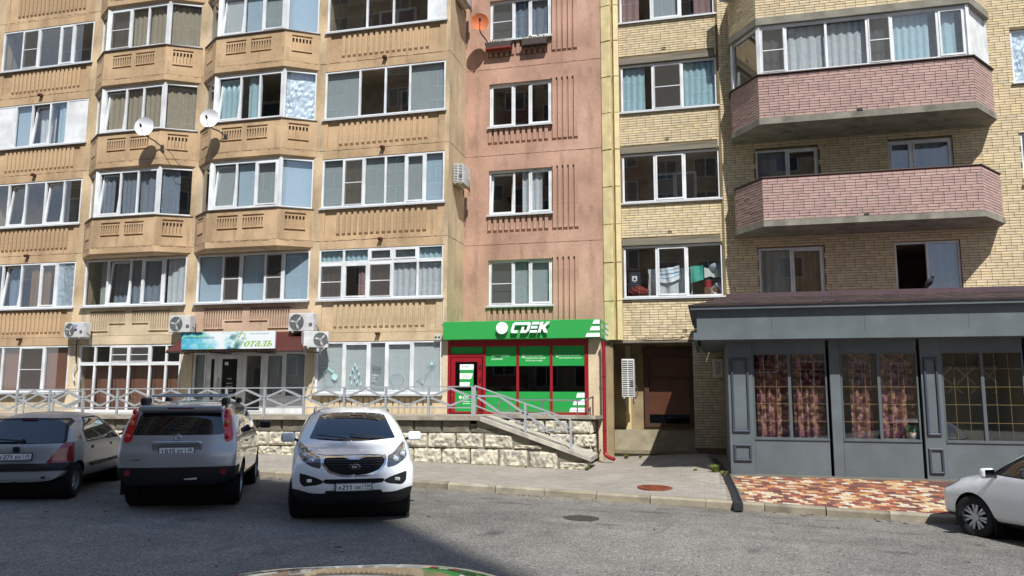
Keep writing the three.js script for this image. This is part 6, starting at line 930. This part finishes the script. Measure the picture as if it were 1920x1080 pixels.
    const tf = new THREE.PlaneGeometry(.3, .04); const m = mesh('model_lettering', tf, std('#3a3c40', { map: canvasTex(300, 40, (x) => { x.clearRect(0, 0, 300, 40); x.fillStyle = '#ffffff'; x.font = 'bold 36px sans-serif'; x.fillText('X-TRAIL', 20, 34, 260); }), transparent: true, alphaTest: .4, metalness: .5, roughness: .3 }), car); m.rotation.y = -Math.PI / 2; m.position.set(-2.318, .8, -.52); }
  mesh('wiper', new G().add(tube([[-2.17, 1.22, .05], [-2.18, 1.26, -.14], [-2.19, 1.25, .42]].slice(0, 1).concat([[-2.185, 1.235, -.2], [-2.15, 1.27, .38]]), .012, 14, 6)).geo(), carBlack, car);
  mesh('bumper_lamp', new G().add(new RoundedBoxGeometry(.02, .045, .2, 2, .008), T(-2.265, .5, -.22)).geo(), phys('#6b1418', { roughness: .2 }), car); mesh('reverse_lamp', new RoundedBoxGeometry(.03, .05, .19, 2, .01).translate(-2.265, .505, .22), phys('#c9cbcc', { roughness: .15 }), car);
  for (const s of [-1, 1]) mesh('mud_flap', new RoundedBoxGeometry(.03, .3, .26, 2, .01).translate(-1.72, .36, s * .78), carDark, car);
  mirror(car, .85, 1.16, .93, 1, carBlack); mirror(car, .85, 1.16, -.93, -1, carBlack);
  for (const x of [.15, -.85]) mesh('door_handle', new RoundedBoxGeometry(.2, .035, .035, 2, .014).translate(x, 1.0, .905), S.paint, car);
}
// ----- grey hatchback -----
{
  const car = carThing('grey_hatchback', 'dusty light grey hatchback with steel wheels', -11.85, -12.24, 0);
  car.quaternion.setFromAxisAngle(new THREE.Vector3(0, 1, 0), headTo(-.407, -.914));
  const S = { L: 3.77, W: .82, r: .285, arch: .325, axles: [1.1, -1.37], tumble: .3, paint: paint('#a3a7a9', { metalness: .25, roughness: .45, clearcoat: .6, clearcoatRoughness: .15 }), rim: 'steel', tw: .17, n: 5, roundF: .3, roundR: .2, crown: .05,
    top: [[-1.885, 1.33], [-1.4, 1.395], [-.6, 1.42], [.1, 1.39], [.35, 1.32], [.95, .98], [1.2, .92], [1.7, .82], [1.885, .72]], bot: [[-1.885, .3], [-1, .2], [1, .19], [1.885, .24]],
    plan: [[-1.885, .76], [-1.3, .81], [0, .82], [1.2, .805], [1.885, .73]], belt: [[-1.885, .95], [0, .9], [1, .84], [1.885, .7]],
    front: [[.25, 1.8], [.5, 1.885], [.75, 1.8]], rear: [[.22, -1.8], [.36, -1.885], [.55, -1.885], [.6, -1.83], [.85, -1.8], [.93, -1.75], [1.3, -1.44], [1.42, -1.33]] };
  S.regions = [
    ['rear_window', carGlass, rearR([[0, 1.3], [.56, 1.285], [.65, .93], [.2, .925], [0, .935]]), .001], ['rear_window_trim', carBlack, rearR([[0, 1.335], [.61, 1.32], [.69, .92], [0, .91]]), .0005],
    ['tail_lamp', phys('#8d1219', { roughness: .2, clearcoat: 1 }), (p) => Math.max(sdPoly([[.66, .93], [.83, .93], [.86, .6], [.44, .6]])(Math.abs(p[2]), p[1]), p[0] + 1.56), .006, 1],
    ['bumper_strip', carBlack, (p) => Math.max(Math.abs(p[1] - .535) - .058, p[0] + 1.3), .012],
    ['side_window', carGlass, sideR([[.0, 1.3], [-.72, 1.3], [-1.12, 1.1], [-1.08, .93], [-.02, .915]]), 0, 1], ['side_window', carGlass, sideR([[.78, .915], [.2, 1.26], [.08, 1.3], [.06, .915]]), 0, 1],
    ['window_trim', carBlack, sideR([[.84, .9], [.18, 1.29], [0, 1.325], [-.74, 1.325], [-1.16, 1.11], [-1.11, .905]]), .001, 1],
    ['windscreen', carGlass, (p) => Math.max(p[0] - .95, .32 - p[0], Math.abs(p[2]) - (.66 - .3 * (p[1] - 1)), .28 - p[4]), 0],
    ['seam', carDark, lineR([[.83, .9], [.85, .5], [.75, .24]])], ['seam', carDark, lineR([[.03, 1.3], [.03, .24]])], ['seam', carDark, lineR([[-1.12, .92], [-1.0, .65], [-1.02, .3]])],
    ['seam', carDark, (p) => Math.max(Math.abs(p[1] - .595) - .004, p[0] + 1.6), -.002], ['seam', carDark, (p) => Math.max(Math.abs(Math.hypot(p[0] + 1.22, p[1] - .74) - .085) - .003, .5 - p[2]), -.001],
  ];
  buildCar(S, car);
  for (const s of [-1, 1]) mesh('side_moulding', new G().add(new RoundedBoxGeometry(.72, .06, .03, 2, .012), T(.44, .5, s * .828)).add(new RoundedBoxGeometry(.86, .06, .03, 2, .012), T(-.44, .5, s * .832)).geo(), carBlack, car);
  for (const x of [.14, -.82]) mesh('door_handle', new RoundedBoxGeometry(.12, .06, .03, 2, .014).translate(x, .8, .815), carBlack, car);
  plate(car, -1.9, .715, 0, -Math.PI / 2, plateTex(['У', '271', 'ЕН'], '26'), -.1, carBlack); mesh('latch', new RoundedBoxGeometry(.03, .09, .1, 2, .01).translate(-1.86, .83, 0), carBlack, car); mesh('tow_eye', boxG(-1.9, -1.88, .36, .39, .42, .48), carDark, car);
  mesh('wiper', new G().add(new THREE.CylinderGeometry(.035, .035, .05, 12).rotateZ(1.2), T(-1.74, .955, .05)).add(tube([[-1.75, .96, .05], [-1.76, .985, -.2], [-1.755, .99, -.5]], .012, 10, 5)).geo(), carBlack, car); mesh('brake_light', boxG(-1.47, -1.45, 1.3, 1.325, -.12, .12), std('#5d1a1e', { roughness: .3 }), car);
  mirror(car, .72, .95, .83, 1, carBlack); mirror(car, .72, .95, -.83, -1, carBlack);
  { const t = canvasTex(128, 128, (x) => { x.clearRect(0, 0, 128, 128); x.strokeStyle = '#4a3d34'; x.lineWidth = 8; for (let k = 0; k < 8; k++) { const a = k * Math.PI / 4; x.beginPath(); x.moveTo(64, 64); x.quadraticCurveTo(64 + Math.cos(a) * 40, 64 + Math.sin(a) * 40, 64 + Math.cos(a + .5) * 56, 64 + Math.sin(a + .5) * 56); x.stroke(); } }); const f = new THREE.PlaneGeometry(.15, .15); const m = mesh('sticker', f, std(C(1, 1, 1), { map: t, transparent: true, alphaTest: .4 }), car); m.position.set(-1.33, 1.0, .79); m.rotation.x = -.28; }
}
// ----- white saloon by the kerb -----
{
  const car = carThing('white_saloon', 'white saloon car parked along the kerb beside the coloured tiles', 5.28, -12.6, 0);
  car.quaternion.setFromAxisAngle(new THREE.Vector3(0, 1, 0), headTo(-.5, -.866));
  const S = { L: 4.41, W: .88, r: .315, arch: .362, axles: [1.36, -1.28], tumble: .33, paint: paint('#dfe3e6', { metalness: .15, roughness: .3 }), rim: 'cap', tw: .195, n: 5, roundF: .36, crown: .04, steer: .16,
    top: [[-2.2, .98], [-1.7, 1.06], [-1.35, 1.14], [-.75, 1.42], [-.2, 1.49], [.3, 1.47], [.6, 1.38], [1.2, 1.02], [1.42, .96], [1.9, .87], [2.205, .74]], bot: [[-2.2, .3], [-1, .2], [1, .2], [2.205, .24]],
    plan: [[-2.2, .8], [-1.5, .86], [0, .88], [1.3, .865], [1.9, .83], [2.205, .79]], belt: [[-2.2, .95], [0, .96], [1.2, .9], [2.205, .68]],
    front: [[.22, 2.12], [.45, 2.2], [.6, 2.2], [.75, 2.12]], rear: [[.3, -2.1], [.6, -2.2], [.95, -2.1]] };
  S.regions = [
    ['side_window', carGlass, sideR([[1.0, 1.0], [.5, 1.3], [.1, 1.4], [-.1, 1.4], [-.1, .98]]), 0, 1], ['side_window', carGlass, sideR([[-.16, 1.4], [-.6, 1.36], [-1.1, 1.1], [-1.05, 1.0], [-.16, .98]]), 0, 1], ['window_trim', carBlack, sideR([[1.08, .985], [.5, 1.335], [.05, 1.43], [-.6, 1.4], [-1.2, 1.1], [-1.1, .975], [0, .955]]), .001, 1],
    ['windscreen', carGlass, (p) => Math.max(p[0] - 1.16, .5 - p[0], Math.abs(p[2]) - (.7 - .3 * (p[1] - 1)), .28 - p[4]), 0], ['rear_window', carGlass, (p) => Math.max(p[0] + .8, -1.32 - p[0], Math.abs(p[2]) - .56, .28 - p[4]), 0],
    ['headlight', phys('#3c4248', { roughness: .1, clearcoat: 1 }), (p) => Math.max(sdPoly([[2.1, .73], [1.98, .8], [1.72, .82], [1.9, .7], [2.1, .63]])(p[0], p[1]), .4 - Math.abs(p[2])), .001, 1], ['grille', carDark, frontR([[0, .68], [.5, .68], [.55, .5], [.7, .36], [0, .36]]), -.004],
    ['seam', carDark, lineR([[1.16, .98], [1.13, .75], [1.0, .5], [.82, .3]], .005)], ['seam', carDark, lineR([[-.13, .97], [-.1, .3]], .005)], ['seam', carDark, lineR([[.82, .3], [-1, .3]], .006)],
    ['seam', carDark, (p) => Math.max(Math.abs(Math.abs(p[2]) - .7) - .004, 1.25 - p[0], .4 - p[4]), -.002], ['seam', carDark, lineR([[2.1, .62], [1.8, .5], [1.74, .45]], .003)],
  ];
  buildCar(S, car);
  mirror(car, .92, .97, -.87, -1, S.paint); mirror(car, .92, .97, .87, 1, S.paint); for (const x of [.12, -.9]) mesh('door_handle', new RoundedBoxGeometry(.2, .035, .03, 2, .014).translate(x, .86, -.885), S.paint, car);
  for (const s of [-1, 1]) mesh('mud_flap', new RoundedBoxGeometry(.02, .2, .2, 2, .006).translate(1.0, .24, s * .74), carDark, car);
}

// ================= FITTINGS ON THE FACADES =================
function acUnit(label, pos, w, h, d, turn, o = {}) {
  const a = thing('air_conditioner', label, 'air conditioner', pos, turn, 'outdoor air conditioner units'); const shell = std(o.c || '#d4d6d6', { roughness: .45, map: TX.dust });
  mesh('case', new RoundedBoxGeometry(w, h, d, 2, .018).translate(0, h / 2, 0), shell, a);
  const r = Math.min(h * .44, w * .3), fx = (o.flip ? 1 : -1) * (w / 2 - r - .04);
  if (!o.slats) {
    mesh('fan_recess', new THREE.CylinderGeometry(r, r, .012, 32).rotateX(Math.PI / 2).translate(fx, h / 2, d / 2), std('#4b4e50', { roughness: .7 }), a);
    const gr = new G(); for (let k = 1; k <= 6; k++) gr.add(new THREE.TorusGeometry(r * k / 6, .004, 4, 32), T(fx, h / 2, d / 2 + .016)); for (let k = 0; k < 12; k++) { const t = k * Math.PI / 6; gr.bar([fx, h / 2, d / 2 + .014], [fx + Math.cos(t) * r, h / 2 + Math.sin(t) * r, d / 2 + .014], .005); } gr.add(new THREE.CylinderGeometry(r * .2, r * .2, .012, 16).rotateX(Math.PI / 2), T(fx, h / 2, d / 2 + .016)); mesh('grille', gr.geo(), std('#8f9394', { roughness: .5 }), a);
    const fb = new G(); for (let k = 0; k < 3; k++) { const t = k * 2.094 + .4; fb.add(extr(poly([[.02, 0], [r * .6, r * .1], [r * .85, r * .45], [r * .4, r * .35]]), .01), new THREE.Matrix4().makeRotationZ(t).setPosition(fx, h / 2, d / 2 + .006)); } mesh('fan_blades', fb.geo(), std('#b9bcbd', { roughness: .5 }), a);
  } else { const s = new G(), n = o.slats; for (let k = 0; k < n; k++) s.box(-w / 2 + .03, w / 2 - .03, h * (k + .25) / n, h * (k + .7) / n, d / 2, d / 2 + .012); s.box(-.012, .012, .02, h - .02, d / 2 + .012, d / 2 + .018); mesh('slats', s.geo(), shell, a); mesh('coil', boxG(-w / 2 + .025, w / 2 - .025, .02, h - .02, d / 2 - .004, d / 2 + .001), std('#2c2d2e', { roughness: .8 }), a); }
  if (o.sticker) { const t = canvasTex(96, 128, (x) => { x.fillStyle = '#dfe3ea'; x.fillRect(0, 0, 96, 128); x.fillStyle = '#7488b8'; x.fillRect(6, 6, 84, 46); x.fillStyle = '#a33'; x.fillRect(6, 56, 84, 10); x.fillStyle = '#2a3768'; x.fillRect(6, 72, 84, 50); }), p = new THREE.PlaneGeometry(.15, .24); p.translate(w / 2 - .32, h * .62, d / 2 + .002); mesh('sticker', p, std(C(1, 1, 1), { map: t }), a); }
  const vb = new G(); vb.box(w / 2 - .12, w / 2 - .02, h * .3, h * .45, d / 2 - .02, d / 2 + .02).add(tube([[w / 2, h * .35, .0], [w / 2 + .06, h * .25, 0], [w / 2 + .05, h * .05, -.1], [w / 2 - .02, -.05, -d / 2]], .012, 12, 6)); mesh('valves', vb.geo(), std('#5d5f60'), a);
  const br = new G(); for (const s of [-1, 1]) br.box(s * w * .32 - .02, s * w * .32 + .02, -.035, 0, -d / 2 - .12, d / 2).box(s * w * .32 - .02, s * w * .32 + .02, -.2, -.0, -d / 2 - .13, -d / 2 - .1); mesh('bracket', br.geo(), std(o.br || '#b7b8b6', { roughness: .6 }), a);
  return a;
}
acUnit('air conditioner with blue sticker beside the ground-floor window', [-19.42, 3.56, -20.35], .82, .48, .3, -.12, { sticker: 1 });
acUnit('air conditioner above the awning end, beside the cream relief panel', [-15.57, 3.66, -20.35], .74, .52, .28, 0);
acUnit('air conditioner with large fan grille above the awning, beside the rosy panel', [-11.46, 3.63, -20.35], .8, .53, .3, 0);
acUnit('lower air conditioner hanging at the awning end over the salon window', [-10.92, 3.14, -20.1], .72, .46, .3, .75, { flip: 1 });
acUnit('air conditioner on the side wall beside the pink wall', [-6.92, 7.98, -21.3], .3, .58, .72, 0, { slats: 12, br: '#a58a5e' });
acUnit('topmost air conditioner on the side wall above the orange dish', [-6.92, 13.75, -21.3], .3, .58, .72, 0, { slats: 12, br: '#a58a5e' });
acUnit('tall slatted air conditioner inside the dark recess', [-2.2, 1.74, -22.62], .36, 1.1, .34, 0, { slats: 18, c: '#dfe0e0' });
acUnit('air conditioner high on the yellow brick balcony', [.98, 13.0, -21.35], .75, .5, .28, -1.0, { c: '#c9cdd2' });
{ const o = thing('conduit', 'dark cable conduit hanging below the stickered air conditioner', 'cable', [-19.6, 0, -20.55]); mesh('pipe', tube([[0, 3.5, .0], [.02, 3.1, .02], [.03, 2.8, .0], [.08, 2.7, .02]], .018, 16, 6), M.black, o); mesh('wrap', tube([[.08, 2.72, .02], [0, 2.6, .03], [-.04, 2.4, .02], [.02, 2.2, .02]], .022, 12, 6), M.white, o); }
{ const o = thing('pipe_bundle', 'taped pipes hanging under the lower air conditioner', 'cable', [-11.2, 0, -20.58]); mesh('pipe', new G().add(tube([[.1, 3.12, .2], [.06, 3.0, .05], [.0, 2.7, .01], [.02, 2.3, .01], [-.05, 1.9, .01]], .02, 20, 6)).add(tube([[.14, 3.12, .2], [.1, 2.95, .05], [.03, 2.6, .02], [.06, 2.2, .01]], .013, 16, 6)).geo(), std('#cfc8bb', { map: TX.dust }), o); }
function dish(label, pos, wallZ, turn, tilt, r, col, armTo) {
  const o = thing('satellite_dish', label, 'satellite dish', pos, 0, 'satellite dishes on the facade'); const h = group('reflector_head', o); h.rotation.order = 'YXZ'; h.rotation.y = turn; h.rotation.x = -tilt;
  const pts = []; for (let i = 0; i <= 12; i++) { const q = r * i / 12; pts.push(new THREE.Vector2(q, .42 * q * q / r)); } pts.push(new THREE.Vector2(r + .006, .42 * r + .004)); const g = new THREE.LatheGeometry(pts, 40); g.rotateX(Math.PI / 2); g.scale(1, 1.08, 1); mesh('reflector', g, col, h);
  mesh('feed_arm', new G().add(tube([[0, -r * 1.05, .1], [0, -r * .9, .22], [0, -r * .35, .5 * r / .28 * .75]], .012, 10, 6)).geo(), M.darkTrim, h); mesh('receiver', new G().add(new THREE.CylinderGeometry(.028, .035, .1, 12), T(0, -r * .32, .5 * r / .28 * .75, 0, .9)).geo(), M.darkTrim, h);
  const [ax, ay] = armTo; mesh('mount', new G().add(tube([[0, -.02, -.04], [0, -.22, -.06], [ax * .5, ay * .7, (wallZ - pos[2]) * .6], [ax, ay, wallZ - pos[2]]], .02, 16, 8)).box(ax - .06, ax + .06, ay - .07, ay + .07, wallZ - pos[2], wallZ - pos[2] + .012).geo(), M.darkTrim, o);
  return o;
}
const dishWhite = std('#dfe3e6', { roughness: .4 }), dishRust = std('#c9865f', { roughness: .75, map: retile(TX.rustmap, .5) });
dish('white satellite dish on the first bay, trailing a cable', [-16.75, 10.02, -19.62], -20.05, .32, .12, .28, dishWhite, [.3, -.5]);
dish('white satellite dish at the corner of the second bay', [-14.42, 10.08, -19.6], -20.04, .3, .12, .27, dishWhite, [.25, -.4]);
dish('rusty orange satellite dish on the pink wall', [-6.5, 13.2, -21.62], -22.15, .3, .12, .27, dishRust, [.22, -.55]);
tag(mesh('dish_cable', tube([[-16.4, 9.5, -20.02], [-16.1, 9.3, -20.0], [-15.9, 8.95, -20.2], [-15.65, 8.88, -20.5]], .009, 24, 5), M.black), 'thin black cable drooping from the dish on the first bay', 'cable');
for (const [x0, x1, l, c] of [[-6.42, -5.55, 'planter with red lower edge under the top pink-wall window', '#7d2a1c'], [-5.25, -4.42, 'dark brown planter under the top pink-wall window', '#3a2e2b']]) { const o = thing('flower_box', l, 'planter', [(x0 + x1) / 2, 12.52, -22.0], 0, 'planters under the top window'); const w = x1 - x0; mesh('trough', new G().add(extr(poly([[-w / 2 + .04, 0], [w / 2 - .04, 0], [w / 2, .17], [-w / 2, .17]]), .2, .01), T(0, 0, -.1)).geo(), std('#3a2e2b', { roughness: .6 }), o); mesh('saucer', new RoundedBoxGeometry(w - .04, .05, .22, 2, .012).translate(0, -.02, 0), std(c, { roughness: .5 }), o); const g = new G(); for (let i = 0; i < 60; i++) g.add(new THREE.CircleGeometry(.022, 5), T(rr(-w / 2, w / 2) * (rnd() < .5 ? 1 : .5), .18 + rr(0, .1), rr(-.07, .07), rr(0, 6), rr(-1.2, .2))); mesh('leaves', g.geo(), std('#6f7a3c', { side: THREE.DoubleSide }), o); const fl = new G(); for (let i = 0; i < 8; i++) fl.add(new THREE.SphereGeometry(.014, 6, 5), T(rr(-w / 2, w / 2), .22 + rr(0, .06), rr(-.05, .06))); mesh('flowers', fl.geo(), std('#b8412f'), o); }
{ const o = thing('socket_box', 'white double socket box beside the green sign', 'socket', [-7.36, 3.42, ZL + .02]); mesh('case', new RoundedBoxGeometry(.19, .17, .06, 2, .01), M.whiteDirty, o); for (const s of [-1, 1]) mesh('socket', new THREE.CylinderGeometry(.03, .03, .012, 16).rotateX(Math.PI / 2).translate(s * .048, 0, .031), M.darkTrim, o); }
tag(mesh('drain_tube', new G().add(new THREE.CylinderGeometry(.018, .018, .72, 8), T(-7.21, 4.15, ZL + .02)).geo(), M.whiteDirty), 'thin white drain tube above the green sign', 'tube');
tag(mesh('wall_cable', tube([[-1.9, 3.44, -22.27], [-1.2, 3.4, -22.27], [-.6, 3.46, -22.27], [-.28, 3.6, -22.27], [-.24, 3.9, -22.27], [-.3, 4.05, -22.27]], .009, 30, 5), M.black), 'black cable running along the lowest brick course', 'cable');
// ----- dark car whose roof edge shows in front -----
{
  const fw = [-.39, -.921], car = carThing('dark_hatchback', 'dark glossy hatchback whose roof edge mirrors the facade', -.87, -1.77, 0); car.quaternion.setFromAxisAngle(new THREE.Vector3(0, 1, 0), headTo(...fw));
  const S = { L: 3.95, W: .84, r: .3, arch: .345, axles: [1.2, -1.32], tumble: .3, paint: paint('#0c0d10', { roughness: .12, clearcoatRoughness: .01 }), rim: 'alloy', tw: .19, n: 5, roundF: .3, roundR: .2, crown: .055,
    top: [[-1.975, 1.5], [-1.3, 1.6], [-.5, 1.645], [.1, 1.63], [.4, 1.54], [1.05, 1.06], [1.3, .95], [1.8, .85], [1.975, .74]], bot: [[-1.975, .3], [-1, .2], [1, .2], [1.975, .24]], plan: [[-1.975, .78], [-1.3, .83], [0, .84], [1.3, .82], [1.975, .75]], belt: [[-1.975, 1.0], [0, .95], [1.1, .88], [1.975, .7]],
    front: [[.25, 1.88], [.5, 1.975], [.75, 1.88]], rear: [[.25, -1.9], [.45, -1.975], [.8, -1.92], [1.0, -1.85], [1.4, -1.45]] };
  S.regions = [['rear_window', carGlass, rearR([[0, 1.34], [.54, 1.32], [.64, .99], [0, .98]]), .001], ['tail_lamp', phys('#8d1219', { roughness: .2 }), (p) => Math.max(sdPoly([[.68, 1.0], [.84, 1.0], [.86, .72], [.6, .72]])(Math.abs(p[2]), p[1]), p[0] + 1.6), .003, 1], ['side_window', carGlass, sideR([[.85, .98], [.25, 1.34], [-.8, 1.38], [-1.25, 1.18], [-1.15, 1.0]]), 0, 1], ['windscreen', carGlass, (p) => Math.max(p[0] - 1.05, .42 - p[0], Math.abs(p[2]) - (.68 - .3 * (p[1] - 1)), .28 - p[4]), 0], ['sill_cladding', carBlack, (p) => p[1] - .3, 0]];
  buildCar(S, car); mirror(car, .78, 1.0, .85, 1, S.paint); mirror(car, .78, 1.0, -.85, -1, S.paint);
}
// ----- tower block across the courtyard: shades the near road and shows in the panes -----
{
  const o = thing('tower_block', 'tall apartment tower across the courtyard whose shade covers the near road', 'building'), Hh = 45, zF = 17.35, cx = 7.93, ex = 14.17, ez = zF + (ex - cx);
  mesh('wall', new G().prism([[-58, zF], [cx, zF], [ex, ez], [ex, 46], [-58, 46]], -1, Hh).geo(), std('#b3a284', { map: retile(TX.plaster, 4.3, .2), roughness: .95 }), o);
  const wg = new G().box(-.8, .8, 0, 1.5, -.02, .03).geo(), fg = new G().box(-.86, .86, -.06, 0, -.02, .06).box(-.86, .86, 1.5, 1.56, -.02, .06).box(-.86, -.8, 0, 1.5, -.02, .06).box(.8, .86, 0, 1.5, -.02, .06).box(-.03, .03, 0, 1.5, .03, .06).geo(), bg = new G().box(-1.6, 1.6, -.3, .9, 0, 1.1).geo();
  const spots = [], bal = []; for (let k = 0; k < 15; k++) for (let i = 0; i < 15; i++) { const x = 6.6 - i * 3.1; (i % 3 === 1 ? bal : spots).push([x, 2.2 + k * 2.8, zF, Math.PI]); if (i % 3 === 1) spots.push([x, 3.1 + k * 2.8, zF - 1.1, Math.PI]); }
  for (let k = 0; k < 15; k++) for (let i = 0; i < 2; i++) { const t = .28 + i * .44; spots.push([cx + (ex - cx) * t, 2.2 + k * 2.8, zF + (ez - zF) * t, Math.PI * .75]); }
  const inst = (name, g, m, L) => { const im = new THREE.InstancedMesh(g, m, L.length), m4 = new THREE.Matrix4(); L.forEach(([x, y, z, a], i) => { m4.makeRotationY(a).setPosition(x, y, z); im.setMatrixAt(i, m4); }); im.name = name; im.userData.kind = 'stuff'; im.castShadow = im.receiveShadow = true; o.add(im); };
  inst('window_panes', wg, std('#1a2028', { roughness: .05 }), spots); inst('window_frames', fg, M.white, spots); inst('balconies', bg, std('#9b6f5c', { map: TX.plaster }), bal);
}

{ // added, unseen low garages, put there to darken reflections in the pavilion's panes
  const o = thing('added_garage_row', 'added unseen low row of brown garages that darkens the pavilion pane reflections', 'garage', [34, -1.2, 33]); mesh('wall', boxG(-15, 24, 0, 6.2, 0, 7), std('#6d5a4a', { map: TX.plaster }), o); mesh('roof', boxG(-15.3, 24.3, 6.2, 6.4, -.4, 7.2), std('#4a4644'), o); for (let i = 0; i < 10; i++) mesh('garage_door', boxG(-14 + i * 3.6, -11.2 + i * 3.6, .2, 2.8, -.05, 0), std('#47504d', { roughness: .5 }), o);
}
renderer.render(scene, camera);
